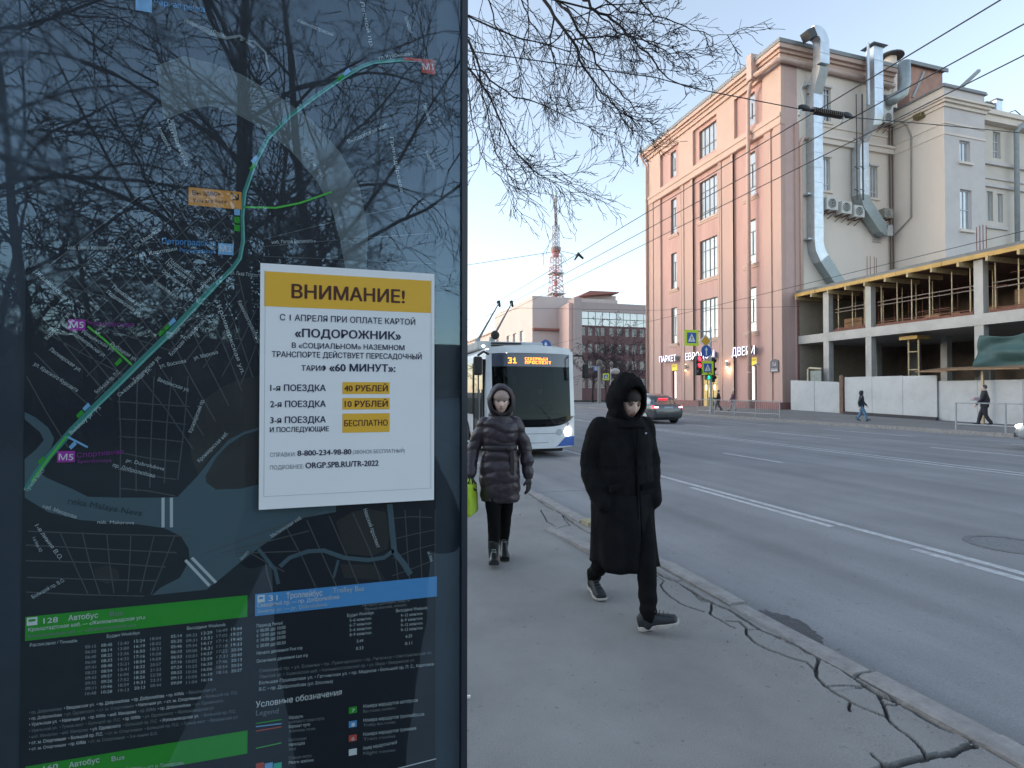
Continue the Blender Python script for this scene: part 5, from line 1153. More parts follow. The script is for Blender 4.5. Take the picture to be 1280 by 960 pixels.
m.hexa([(xa-2.5, Y2_-3, a0-1.5), (xb, Y2_-3, a0-.3), (xb, Y2_+10, a0-.3), (xa-2.5, Y2_+10, a0-1.5), (xa, Y2_-3, a0-.1), (xb, Y2_-3, a0), (xb, Y2_+10, a0), (xa, Y2_+10, a0-.1)]); m.build('roof_canopy', M('canopy_red', (.30, .12, .10)), gb)
# pinkish roofs further on, behind the bus
t = thing('red_roof_building', 'distant building with a salmon red roof above the trolleybus', 'building', at(650, 440, 190))
def dbox(u0, u1, v0, v1, d, dep, nm, mt, par):
    a = at(u0, v1, d); b = at(u1, v0, d); m = MB(); m.box(a.x, b.x, a.y, a.y+dep, 0, b.z); return m.build(nm, mt, par)
dbox(640, 665, 424, 500, 190, 14, 'wall', M('salmon_wall', (.50, .36, .32), .9, var=.06), t)
a = at(636, 424, 189); b = at(666, 424, 189); zr = at(650, 417.5, 189).z
m = MB(); m.hexa([(a.x, a.y, a.z), (b.x, b.y, a.z), (b.x, b.y+15, a.z), (a.x, a.y+15, a.z), (a.x+4, a.y+5, zr), (b.x, b.y+5, zr), (b.x, b.y+10, zr), (a.x+4, a.y+10, zr)]); m.build('roof', M('salmon_roof', (.50, .20, .15), .9, var=.08), t)
t = thing('brown_building', 'distant brown block right behind the trolleybus roof', 'building', at(662, 440, 150)); dbox(657, 668, 428, 500, 150, 10, 'wall', M('brown_far', (.26, .17, .15), .9, var=.06), t)
# low walls left of the road, far away, seen beside the bus and in reflections
t = thing('street_terrace', 'long dim terrace of houses along the left side of the street', 'building', (-44, 20, 0))
m = MB(); FT = Fr((-44, -90, 0), (0, 1, 0), (1, 0, 0)); ops = []
for k in range(0, 60):
    for z0 in (2.2, 6.0): ops.append((3+k*4.2, 4.6+k*4.2, z0, z0+2.1))
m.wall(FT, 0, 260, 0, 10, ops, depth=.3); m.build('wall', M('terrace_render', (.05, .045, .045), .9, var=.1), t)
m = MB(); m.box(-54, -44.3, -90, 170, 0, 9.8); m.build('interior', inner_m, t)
m = MB(); m.hexa([(-54, -90, 10), (-43.7, -90, 10), (-43.7, 170, 10), (-54, 170, 10), (-50, -90, 11.5), (-48, -90, 11.5), (-48, 170, 11.5), (-50, 170, 11.5)]); m.build('roof', roof_m, t)
t = thing('rear_terrace', 'dark row of houses across the junction behind the viewer', 'building', (10, -150, 0))
m = MB(); FT = Fr((-260, -150, 0), (1, 0, 0), (0, 1, 0)); ops = []
for k in range(0, 82):
    for z0 in (2.2, 6.0, 9.8): ops.append((3+k*4.2, 4.6+k*4.2, z0, z0+2.1))
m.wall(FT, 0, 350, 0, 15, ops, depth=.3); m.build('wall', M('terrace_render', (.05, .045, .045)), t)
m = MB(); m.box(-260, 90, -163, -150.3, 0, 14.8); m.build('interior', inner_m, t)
# ================================================================ TELEVISION TOWER
D = 800.; tc = at(695, 490, D); tz = lambda v: at(695, v, D).z
tw = thing('television_tower', 'red and white lattice television tower on the horizon', 'tower', (tc.x, tc.y, 0))
red = flat('tower_red', (.50, .10, .10), .7); wht = flat('tower_white', (.62, .60, .62), .7); grm = flat('tower_grey', (.42, .40, .44), .7)
def lattice(z0, z1, w0, w1, n, r, cols_, nm='lattice_section', legs=4):
    for i in range(n):
        a = z0+(z1-z0)*i/n; b = z0+(z1-z0)*(i+1)/n; wa = w0+(w1-w0)*i/n; wb = w0+(w1-w0)*(i+1)/n
        m = MB(); C4 = [(1, 1), (-1, 1), (-1, -1), (1, -1)]
        A = [Vector((tc.x+x*wa, tc.y+y_*wa, a)) for x, y_ in C4]; B = [Vector((tc.x+x*wb, tc.y+y_*wb, b)) for x, y_ in C4]
        for k in range(4):
            m.tube([A[k], B[k]], r, 4); m.tube([A[k], B[(k+1) % 4]], r*.5, 4); m.tube([A[(k+1) % 4], B[k]], r*.5, 4); m.tube([B[k], B[(k+1) % 4]], r*.7, 4)
        m.build(nm, cols_[i % len(cols_)], tw)
lattice(0, tz(384), 30, 10.5, 3, 1.1, [grm, wht])
lattice(tz(384), tz(320), 9.5, 6.2, 10, .62, [wht, M('tower_pink', (.55, .30, .30), .7, var=0)])
zz = tz(384); i = 0
for (va, vb) in [(384, 377), (371, 364), (357, 350), (344, 337)]:
    m = MB(); m.tube([(tc.x, tc.y, tz(va)), (tc.x, tc.y, tz(vb))], 2.8, 8); m.build('lift_shaft_section', red, tw)
for (va, vb) in [(377, 371), (364, 357), (350, 344), (337, 320)]:
    m = MB(); m.tube([(tc.x, tc.y, tz(va)), (tc.x, tc.y, tz(vb))], 1.5, 8); m.build('lift_shaft_section', wht, tw)
for (v, r_) in [(342, 10), (368, 11.5)]: m = MB(); m.box(tc.x-r_, tc.x+r_, tc.y-r_, tc.y+r_, tz(v), tz(v)+.8); m.build('gallery', grm, tw)
m = MB(); m.tube([(tc.x, tc.y, tz(320)), (tc.x, tc.y, tz(318)), (tc.x, tc.y, tz(312))], [4.8, 4.8, 7.2], 12); m.build('platform', M('tower_platform', (.42, .19, .19), .7, var=0), tw)
m = MB(); m.tube([(tc.x, tc.y, tz(312)), (tc.x, tc.y, tz(309)), (tc.x, tc.y, tz(308))], [7.4, 7.8, 5], 12); m.build('platform_roof', flat('tower_roof', (.25, .22, .24)), tw)
lattice(tz(308), tz(281), 4.0, 4.0, 5, .55, [grm, wht], legs=4)
lattice(tz(281), tz(243), 1.6, 1.3, 8, .42, [grm, wht])
m = MB(); m.tube([(tc.x, tc.y, tz(281)), (tc.x, tc.y, tz(205))], [.9, .35], 6); m.build('mast', grm, tw)
# ================================================================ INFORMATION STELE WITH TRANSIT MAP
PY = .722
def PP(u, v, Y=PY): q = on(u, v, 1, Y); return (q.x, q.z)
st = thing('info_stele', 'tall dark glazed street info panel with a transit map and timetables', 'info panel', (-.12, .77, 0))
xr = PP(584.5, 480, .708)[0]; xi = PP(577.5, 480, .708)[0]; xl = -.402; xli = -.395
fr_m = M('stele_frame', (.022, .028, .040), .35, var=.05, scale=4, spec=.5); bk_m = M('stele_backing', (.030, .045, .066), .5, var=.06, scale=6)
m = MB(); m.box(xi, xr, .708, .80, .12, 2.55); m.box(xl, xli, .708, .80, .12, 2.55); m.box(xli, xi, .708, .80, 2.5, 2.55); m.box(xli, xi, .708, .80, .12, .5); o = m.build('frame', fr_m, st)
m = MB(); m.box(xl-.0, xr-.002, .7995, .80+.02, .12, 2.55); m.build('rear_panel', fr_m, st)
m = MB(); m.box(xl+.03, xr-.03, .73, .80, 0, .12); m.build('base', M('stele_base', (.2, .2, .2), .8), st)
m = MB(); m.box(xli, xi, .7235, .728, .5, 2.5); m.build('backing', bk_m, st)
m = MB(); m.box(xli, xi, .7150, .7165, .5, 2.5)
glass_m = glassy('stele_glass', (.98, .99, .99), .068, 0.012, (.60, .82, 1.0)); m.build('glass_pane', glass_m, st)
gn = glass_m.node_tree.nodes; gl_l = glass_m.node_tree.links; gg = gn.new('ShaderNodeNewGeometry'); gt = gn.new('ShaderNodeTexNoise'); gt.inputs['Scale'].default_value = 14; gt.inputs['Detail'].default_value = 6; gt.inputs['Distortion'].default_value = 1.5
gr = gn.new('ShaderNodeMapRange'); gr.inputs['From Min'].default_value = .45; gr.inputs['From Max'].default_value = .75; gr.inputs['To Min'].default_value = .008; gr.inputs['To Max'].default_value = .05
gl_l.new(gg.outputs['Position'], gt.inputs['Vector']); gl_l.new(gt.outputs['Fac'], gr.inputs['Value'])
for nd_ in gn:
    if nd_.type == 'BSDF_GLOSSY': gl_l.new(gr.outputs[0], nd_.inputs['Roughness'])
class Plane:
    """flat print: everything drawn as thin coloured shapes a fraction of a millimetre above the sheet"""
    def __init__(s, Y, parent): s.Y = Y; s.parent = parent; s.groups = {}; s.order = 0
    def mb(s, name, mat_, k):
        key = (name, mat_.name, k)
        if key not in s.groups: s.groups[key] = (MB(), mat_)
        return s.groups[key][0]
    def y(s, k): return s.Y-.00012*k
    def P(s, u, v): q = on(u, v, 1, s.Y); return (q.x, q.z)
    def poly(s, pts, mat_, k, name='print_area'):
        P_ = [s.P(*p) for p in pts]; m = s.mb(name, mat_, k); m.add([(x, s.y(k), z) for x, z in P_], [tuple(range(len(P_)))])
    def rect(s, u0, v0, u1, v1, mat_, k, name='print_area'):
        a = s.P(u0, v0); b = (s.P(u1, v1)[0], s.P(u0, v1)[1]); m = s.mb(name, mat_, k); m.add([(a[0], s.y(k), b[1]), (b[0], s.y(k), b[1]), (b[0], s.y(k), a[1]), (a[0], s.y(k), a[1])], [(0, 1, 2, 3)])
    def line(s, pts, w, mat_, k, name='print_line'):
        P_ = [Vector((*s.P(*p), 0)) for p in pts]; w *= .00052; m = s.mb(name, mat_, k); L = []; Rr = []
        for i, p in enumerate(P_):
            d = (P_[min(i+1, len(P_)-1)]-P_[max(0, i-1)]); d = d.normalized() if d.length else Vector((1, 0, 0)); n = Vector((-d.y, d.x, 0))*w
            L.append(p+n); Rr.append(p-n)
        vs = [(p.x, s.y(k), p.y) for p in L+Rr]; n_ = len(L); m.add(vs, [(i, i+1, n_+i+1, n_+i) for i in range(n_-1)])
    def text(s, txt, u0, v0, u1, v1, h, mat_, k=8, bold=0., name='lettering', fit=True, line=1.):
        a = Vector(s.P(u0, v0)); b = Vector(s.P(u1, v1)); L = (b-a).length; d = (b-a).normalized(); n = Vector((-d.y, d.x)); m = s.mb(name, mat_, k)
        hm = h*(on(u0, v0, 1, s.Y)-CP).dot(FW)/680
        text_into(m, txt, lambda x, y_, q: (a.x+d.x*x+n.x*y_, s.y(k)-q, a.y+d.y*x+n.y*y_), 0, L, 0, hm, bold=bold, align='fit' if fit else 'l', line=line)
    def flush(s):
        for (name, _, k), (m, mt) in s.groups.items():
            o = m.build(name, mt, s.parent, fix=False); o['kind'] = 'stuff' if len(m.f) > 40 and name in ('print_line',) else 'part'
            if o['kind'] == 'part': del o['kind']
m = MB(); a = PP(30, 480); b = PP(545, 480); m.box(a[0], b[0], PY+.0003, PY+.0012, .55, 2.45)
mp = m.build('map_sheet', M('print_night_blue', (.009, .013, .022), .6, var=.05), st)
pl = Plane(PY, mp)
ink = lambda nm, c: flat('ink_'+nm, c, .6)
land = ink('land', (.009, .013, .022)); water = ink('water', (.070, .120, .150)); street = ink('street', (.085, .092, .10)); park = ink('park', (.030, .033, .034)); pale = ink('pale', (.55, .62, .64)); dim = ink('dim', (.22, .25, .27)); teal = ink('teal', (.05, .25, .22)); teal2 = ink('teal_light', (.17, .50, .46)); grn = ink('green', (.022, .34, .02)); lgrn = ink('light_green', (.10, .55, .07)); blu = ink('blue', (.09, .33, .68)); lblu = ink('light_blue', (.22, .48, .80)); mag = ink('magenta', (.42, .03, .40)); orng = ink('orange', (.75, .33, .06)); redi = ink('red', (.55, .09, .06)); whi = ink('white', (.72, .76, .78)); blk = ink('black', (.02, .02, .02))
# water
pl.poly([(31, 580), (60, 598), (88, 610), (110, 621), (150, 622), (205, 622), (222, 621), (246, 596), (265, 572), (290, 545), (330, 528), (420, 520), (420, 640), (375, 648), (345, 670), (322, 686), (300, 703), (270, 728), (258, 737), (190, 744), (200, 735), (225, 722), (237, 700), (236, 686), (226, 670), (205, 660), (170, 655), (100, 650), (60, 640), (31, 622)], water, 1)
pl.poly([(31, 515), (45, 522), (60, 534), (68, 548), (64, 560), (52, 575), (40, 592), (31, 580), (31, 574), (45, 562), (55, 550), (50, 540), (38, 530), (31, 524)], water, 2)
pl.poly([(258, 603), (257, 595), (270, 572), (285, 556), (305, 543), (330, 536), (420, 536), (420, 590), (330, 604), (300, 611), (270, 612)], park, 2)
pl.poly([(240, 575), (236, 548), (242, 520), (255, 500), (275, 485), (300, 474), (330, 468), (420, 465), (420, 525), (330, 532), (305, 540), (285, 550), (262, 572), (248, 592)], park, 2)
pl.poly([(420, 652), (440, 640), (460, 636), (482, 640), (488, 665), (484, 686), (465, 695), (432, 692)], park, 2)
pl.poly([(425, 705), (470, 706), (482, 725), (430, 722)], park, 2); pl.poly([(118, 712), (132, 706), (148, 712), (150, 725), (134, 730), (120, 724)], park, 2)
# the broad river arm across the top
up = [(195, 82), (230, 70), (262, 78), (300, 92), (345, 118), (390, 150), (425, 190), (450, 235), (460, 290), (458, 340)]; lo_ = [(455-22, 342), (425, 300), (415, 262), (395, 225), (365, 190), (330, 162), (300, 145), (262, 132), (235, 138), (205, 150)]
pl.poly(up+lo_, ink('river', (.12, .145, .155)), 1)
# streets: fans of blocks either side of the route
rs = random.Random(11)
def fan(p0, p1, q0, q1, n, w, k=3):
    for i in range(n+1):
        t = i/n; j = rs.uniform(-2, 2); a = (p0[0]+(p1[0]-p0[0])*t+j, p0[1]+(p1[1]-p0[1])*t+j); b = (q0[0]+(q1[0]-q0[0])*t+j, q0[1]+(q1[1]-q0[1])*t-j)
        mid = ((a[0]+b[0])/2+rs.uniform(-2, 2), (a[1]+b[1])/2+rs.uniform(-2, 2)); pl.line([a, mid, b], w, street, k)
fan((44, 385), (245, 205), (140, 500), (300, 290), 17, 1.3); fan((60, 330), (120, 500), (250, 190), (310, 300), 6, 1.2)
fan((33, 470), (90, 330), (85, 560), (300, 355), 5, 1.1)
fan((330, 300), (330, 320), (540, 250), (540, 330), 2, 1.0)
fan((145, 500), (150, 610), (235, 510), (218, 620), 5, 1.2); fan((150, 470), (235, 470), (152, 620), (222, 600), 4, 1.2)
fan((175, 470), (300, 345), (242, 560), (330, 455), 6, 1.2); fan((210, 440), (300, 480), (290, 350), (330, 400), 4, 1.1)
fan((255, 690), (330, 690), (400, 640), (340, 740), 4, 1.3); fan((33, 662), (33, 740), (235, 672), (180, 745), 4, 1.2); fan((75, 665), (220, 670), (110, 742), (190, 742), 5, 1.1)
fan((355, 655), (440, 640), (395, 740), (480, 740), 3, 1.3); fan((490, 640), (542, 635), (500, 735), (542, 735), 3, 1.2); fan((490, 650), (490, 720), (542, 645), (542, 700), 3, 1.1)
pl.line([(323, 686), (344, 712), (348, 730)], 4, water, 4); pl.line([(350, 708), (362, 697), (385, 689), (405, 688), (430, 697), (460, 700), (480, 697), (492, 688)], 5, water, 4)
pl.line([(487, 630), (490, 660), (493, 690), (505, 705), (513, 718)], 7, water, 4); pl.line([(423, 700), (417, 722)], 3, water, 4)
pl.line([(34, 630), (43, 638), (90, 654), (170, 657), (204, 659)], 2.2, pale, 3) if False else None
for x in (204, 214.5): pl.line([(x, 622), (x, 659)], 3, pale, 5, 'bridge_line')
pl.line([(232, 700), (262, 732)], 3, pale, 5, 'bridge_line'); pl.line([(240, 697), (270, 728)], 3, pale, 5, 'bridge_line')
pl.line([(215, 150), (222, 180), (236, 200)], 4, dim, 4); pl.line([(232, 25), (262, 42), (282, 48), (300, 45), (318, 60)], 3.5, dim, 4); pl.line([(300, 50), (318, 52), (332, 66), (336, 90)], 2.4, dim, 4)
# route
route = [(34, 612), (47, 590), (62, 570), (90, 538), (122, 505), (150, 478), (182, 446), (215, 414), (245, 382), (270, 355), (290, 336), (300, 322), (304, 300), (303, 270), (306, 240), (318, 205), (335, 172), (362, 145), (392, 122), (425, 99), (450, 84), (466, 78), (500, 75), (543, 76)]
pl.line(route[:10], 6.4, teal, 5, 'route_line'); pl.line(route[9:], 4.2, teal, 5, 'route_line'); pl.line([(u+1.5, v+1.5) for u, v in route[3:]], 1.6, teal2, 6, 'route_line')
pl.line([(40, 602), (62, 572), (84, 545)], 2.2, lgrn, 7, 'route_line')
pl.line([(110, 408), (130, 424), (165, 456)], 2, lgrn, 6, 'route_line'); pl.line([(305, 259), (345, 260), (375, 254), (415, 240)], 2.2, lgrn, 6, 'route_line'); pl.line([(85, 546), (110, 559)], 2, lblu, 6, 'route_line')
pl.line([(505, 74), (543, 77)], 4, redi, 7, 'route_line')
def sqr(u, v, mt, w=8, h=7): pl.poly([(u-w/2, v+h*.30), (u+w*.28, v-h*.62), (u+w/2+1, v-h*.1), (u-w*.2, v+h*.75)], mt, 7, 'stop_badge')
for u, v, mt in [(316, 208, grn), (318, 199, lblu), (425, 97, grn), (433, 90, lblu), (208, 409, grn), (202, 415, grn), (215, 402, lblu), (148, 452, grn), (100, 517, grn), (108, 508, lblu), (91, 556, lblu), (52, 575, grn)]: sqr(u, v, mt, 9, 8)
for v, mt in [(265, lblu), (275, grn), (285, grn)]: pl.rect(293, v-4, 300, v+4, mt, 7, 'stop_badge')
# metro and interchange badges
def badge(txt, u0, v0, u1, v1, mt, tm=whi, bold=.01): 
    pl.rect(u0, v0, u1, v1, mt, 7, 'metro_badge'); pl.text(txt, u0+2, v1-3, u1-2, v1-3, (v1-v0)*.55, tm, 9, bold)
badge('М5', 86, 399, 107, 413, mag); badge('М5', 72, 564, 94, 578, mag); badge('М2', 273, 304, 292, 318, lblu); badge('М1', 527, 77, 544, 91, redi)
pl.rect(170, -4, 190, 13, lblu, 7, 'metro_badge'); pl.text('Чёрная речка', 193, 6, 256, 16, 7, blu, 8, .006)
mg = ink('magenta_dim', (.26, .02, .28))
pl.text('Чкаловская', 110, 407, 168, 409, 6, mg, 8, .006); pl.text('Спортивная', 97, 572, 155, 567, 6, mg, 8, .006); pl.text('Sportivnaya', 97, 579, 140, 577, 4.5, mg, 8)
pl.text('Петроградская', 203, 305, 270, 308, 7, blu, 8, .008); pl.text('Petrogradskaya', 225, 315, 270, 317, 5, blu, 8)
pl.rect(236, 234, 302, 256.5, orng, 7, 'interchange_badge'); pl.text('Вы здесь', 241, 244, 276, 245, 6, blk, 9, .005); pl.text('You are here', 241, 253, 284, 254.5, 5, blk, 9)
pl.line([(289, 241), (298, 250)], 1.6, blk, 9, 'print_line'); pl.line([(298, 243), (298, 250), (291, 250)], 1.6, blk, 9, 'print_line')
# street names
T = pl.text
for a in [('ул. Льва Толстого', 288, 343, 326, 347, 5), ('Кронверкская ул.', 272, 382, 302, 468, 5), ('Каменноостровский пр.', 297, 377, 323, 430, 5), ('Большая Пушкарская ул.', 215, 445, 263, 395, 5), ('ул. Воскова', 200, 460, 233, 453, 5), ('ул. Маркина', 243, 450, 273, 442, 5), ('Гатчинская ул.', 170, 477, 202, 447, 5),
          ('Введенская ул.', 197, 476, 236, 490, 5), ('Съезжинская ул.', 150, 496, 190, 462, 5), ('Кронверкский пр.', 240, 541, 256, 500, 5), ('Кронверкская наб.', 250, 578, 286, 542, 5), ('пр. Добролюбова', 141, 583, 193, 597, 5), ('pr. Dobrolubova', 158, 577, 205, 588, 5), ('наб. Макарова', 53, 634, 95, 648, 5), ('nab. Makarova', 122, 654, 168, 655, 4.5),
          ('Большой пр. П.С.', 122, 492, 152, 465, 5), ('Bolshoy pr. PS', 90, 543, 127, 510, 5), ('Большой пр. П.С.', 212, 424, 240, 398, 5), ('Bolshoy pr.', 250, 365, 272, 340, 5), ('1-я линия В.О.', 44, 657, 75, 700, 5), ('1-st liniya VO', 41, 672, 50, 690, 4), ('Большой пр. В.О.', 42, 748, 82, 726, 5), ('Тучков мост', 35, 615, 57, 587, 5),
          ('Пионерская ул.', 62, 438, 100, 465, 5), ('ул. Красного Курсанта', 42, 456, 96, 490, 5), ('Ждановская ул.', 45, 342, 92, 384, 5), ('Корпусная ул.', 60, 425, 90, 392, 5), ('Лодейнопольская ул.', 90, 417, 130, 447, 5), ('Ропшинская ул.', 102, 416, 142, 440, 5), ('Рыбацкая ул.', 138, 431, 170, 452, 5), ('Подковырова ул.', 133, 366, 175, 395, 5), ('Полозова ул.', 140, 360, 176, 385, 5), ('Ординарная ул.', 202, 340, 237, 365, 5), ('Плуталова ул.', 206, 330, 240, 355, 5), ('Бармалеева ул.', 192, 353, 222, 375, 5), ('Подрезова ул.', 210, 326, 243, 350, 5),
          ('наб. реки Карповки', 85, 312, 142, 312, 5), ('пр. Медиков', 170, 310, 202, 288, 5), ('наб. Карповки', 170, 322, 222, 313, 5), ('ул. Профессора Попова', 230, 28, 282, 48, 5), ('Каменноостровский', 372, 28, 416, 46, 5), ('Лесной пр.', 450, 2, 463, 60, 5), ('Кантемировская', 505, 22, 512, 42, 5), ('Аптекарский пр.', 196, 160, 212, 190, 5), ('Чапыгина', 207, 150, 232, 208, 5), ('ул. Графтио', 380, 190, 402, 222, 5), ('Выборгская наб.', 436, 180, 486, 158, 5), ('Гренадёрская', 487, 172, 500, 240, 5), ('Сампсониевский', 528, 130, 536, 155, 5), ('Финляндский', 530, 190, 542, 212, 5), ('наб. Петра Великого', 340, 305, 391, 303, 4.5), ('Мытнинская наб.', 340, 672, 378, 648, 5), ('Дворцовая пл.', 302, 700, 312, 690, 4), ('Невский проспект', 454, 637, 471, 685, 5), ('наб. Мойки', 534, 690, 538, 702, 4), ('ул. Куйбышева', 473, 75, 516, 69, 5)]:
    T(a[0], a[1], a[2], a[3], a[4], a[5]*.9, pale, 8, 0)
pl.text('reka Malaya Neva', 85, 629, 177, 645, 7.5, ink('slate', (.02, .035, .05)), 8)
# timetables
pl.poly([(32, 770), (309, 744), (309, 770), (33, 801)], grn, 4, 'route_header') if False else pl.rect(32, 771, 309, 801, grn, 4, 'route_header')
pl.rect(32, 958, 309, 990, grn, 4, 'route_header'); pl.rect(319, 742.5, 546, 770, blu, 4, 'route_header')
def icon(u, v): pl.rect(u, v, u+13, v+10, whi, 6, 'bus_icon'); pl.rect(u+2, v+2, u+11, v+5, grn, 7, 'bus_icon')
icon(34, 772); icon(34, 965)
T('128', 55, 779, 73, 777, 6.5, whi, 8, .01); T('Автобус', 86, 775.5, 123, 771.5, 6.5, whi, 8, .01); T('Bus', 138, 770, 154, 768, 6, dim, 8, .004)
T('Кронштадтская наб. — «Железноводская ул.»', 36, 789, 182, 773, 4.6, whi, 8, .005); T('Kronshtadtskaya nab. — «Zheleznovodskaya ul.»', 36, 797, 170, 782, 4.2, dim, 8, .004)
for hd in ((319, 741),): pl.rect(322, 744, 331, 753, whi, 6, 'bus_icon'); pl.rect(324, 746, 329, 749, blu, 7, 'bus_icon')
T('31', 336, 751, 347, 750, 7, whi, 8, .01); T('Троллейбус', 358, 748, 403, 744, 7, whi, 8, .01); T('Trolley Bus', 416, 741, 455, 738, 6.5, pale, 8, .004)
T('Северный пр. — пр. Добролюбова', 322, 759, 424, 748, 5, whi, 8, .006); T('Severny pr. — pr. Dobrolubova', 322, 766, 409, 757, 4.6, pale, 8, .004)
T('160', 55, 963.5, 73, 960, 6.5, whi, 8, .01); T('Автобус', 87, 959, 125, 952, 6.5, whi, 8, .01); T('Bus', 140, 951, 156, 948, 6, pale, 8, .004); T('Крестовский остров — «ст. м. Приморская»', 130, 966, 230, 955, 4.4, pale, 8)
def timecol(u, v, n, h0, step, rows_col):
    hh = h0
    for i in range(n):
        T('%02d:%02d' % (hh % 24, rs.randrange(60)), u, v+i*step, u+13.5, v+i*step-1.2, 3.7, rows_col, 8, .003)
        hh += 0 if rs.random() < .55 else 1
for k, (u, v, n, h0) in enumerate([(107, 810, 10, 5), (127, 808, 10, 8), (148, 806, 10, 12), (168, 803, 10, 15), (188, 800, 10, 18), (214, 797, 10, 5), (233, 796, 10, 9), (252, 793, 10, 13), (271, 790, 9, 16), (289, 788, 9, 19)]):
    timecol(u, v, n, h0, 6.5, pale if k % 2 else ink('soft', (.30, .34, .37)))
T('Расписание / Timetable', 38, 808, 97, 802, 4, pale, 8); T('Будни Weekdays', 134, 797, 175, 792, 4, pale, 8); T('Выходные Weekends', 234, 787, 282, 782, 4, pale, 8)
names = ['наб. Макарова', 'Большой пр. П.С.', 'Введенская ул.', 'пр. Добролюбова', '2-я линия В.О.', 'ул. Одоевского', 'пр. КИМа', 'Наличная ул.', 'ст. м. Спортивная', 'Тучков мост', 'Уральская ул.', 'Железноводская ул.', 'Средний пр. В.О.', 'пер. Декабристов']
for i in range(7):
    v = 892+i*7.6; u = 37; bend = 0
    while u < 302-(120 if i == 6 else 8*((i*3) % 4)):
        nm = rs.choice(names); w = len(nm)*2.7; 
        if u+w > 306: break
        sl = (v-490)/2600; vv = v-(u-37)*.125
        T('• '+nm, u, vv, u+w, vv-w*.125, 3.9 if rs.random() < .5 else 3.6, whi if rs.random() < .5 else dim, 8, .004 if rs.random() < .5 else 0); u += w+3
# right timetable
for i, (a, b) in enumerate([('Период Period', 32), ('с 06:00 до 10:00', 36), ('с 10:00 до 16:00', 36), ('с 16:00 до 20:00', 36), ('с 20:00 до 00:30', 36), ('Начало движения First trip', 57), ('Окончание движения Last trip', 64)]):
    v = [784, 790, 796, 802, 809, 818, 828][i]; T(a, 321, v, 321+b, v-b*.125, 4, pale, 8, .002)
T('Интервал движения, минуты', 453, 758, 512, 751.5, 4, dim, 8); T('Planned intervals, minutes', 456, 763, 508, 757, 3.8, dim, 8)
for c, (u, hd) in enumerate([(434, 'Будни Weekdays'), (495, 'Выходные Weekends')]):
    v0 = 771-c*6; T(hd, u, v0, u+(33 if c == 0 else 39), v0-4, 4, pale, 8)
    for i, s_ in enumerate(['5–6 мин/min', '6–7 мин/min', '5–6 мин/min', '8–9 мин/min'] if c == 0 else ['9–12 мин/min', '8–9 мин/min', '9–12 мин/min', '9–12 мин/min']): T(s_, u+3+c*3, v0+6+i*6, u+30+c*3, v0+3+i*6, 3.7, pale, 8)
    T('5:44' if c == 0 else '6:25', u+12, v0+32, u+20, v0+31, 3.7, pale, 8); T('0:23' if c == 0 else '0:11', u+11, v0+41, u+20, v0+40, 3.7, pale, 8)
for i, nms in enumerate([('Северный пр. • ул. Есенина • пр. Луначарского • пр. Энгельса • Светлановская пл.', 0), ('Ланская ул. • Ушаковская наб. • Каменноостровский пр. • ул. Мира • Введенская ул.', 0), ('Большая Пушкарская ул. • Гатчинская ул. • пр. Медиков • Большой пр. П. С., Карповка', 1), ('В.С. • пр. Добролюбова (ул. Блохина)', 1)]):
    v = 840+i*7.5 if i < 3 else 863; T(nms[0], 324, v, (540, 518, 542, 416)[i], v-(27, 25, 28, 12)[i]*.85, 3.9, dim if i < 2 else pale, 8, .002)
T('Условные обозначения', 320, 884, 427, 868, 7.5, whi, 8, .008); T('Legend', 320, 894, 348, 891, 6.5, dim, 8)
pl.line([(320, 904), (352, 899)], 1.4, grn, 6); pl.line([(320, 908), (352, 904)], 1.2, lblu, 6); pl.line([(320, 913.5), (352, 908)], 1.2, redi, 6); pl.line([(320, 935), (352, 928)], 1.0, lgrn, 6)
for i, s_ in enumerate(['Маршруты', 'наземного транспорта', 'Вариант пути', 'Alternate route', '', 'Бесплатная', 'пересадка', 'зона', '', 'Станции метро', 'Metro stations']):
    if s_: T(s_, 361, 898.5+i*5.6, 361+len(s_)*2.2, 898.5+i*5.6-len(s_)*.25, 3.9, dim if i % 2 else pale, 8)
for u, mt in ((320, redi), (331, lblu), (342, ink('turq', (.05, .5, .35)))): pl.rect(u, 954, u+10, 964, mt, 6, 'metro_badge')
for i, (a, b, mt, s_) in enumerate([('Номера маршрутов автобусов', 'Bus routes numbers', grn, '7'), ('Номера маршрутов троллейбусов', 'Trolley bus routes', blu, '1'), ('Номера маршрутов трамваев', 'Tram routes', redi, '6'), ('Номер маршрута ночной', 'Night routes', whi, '')]):
    v = 884+i*17.5; pl.rect(436, v, 446, v+8, mt, 6, 'stop_badge'); 
    if s_: T(s_, 439, v+6, 443, v+6, 4.5, whi, 8)
    T(a, 454, v+.5, 454+68-(0, -8, 2, 26)[i], v+.5-8, 4.2, pale, 8); T(b, 454, v+6.5, 494, v+2, 3.8, dim, 8)
pl.line([(490, 962), (545, 948)], 1.2, whi, 6)
pl.flush()
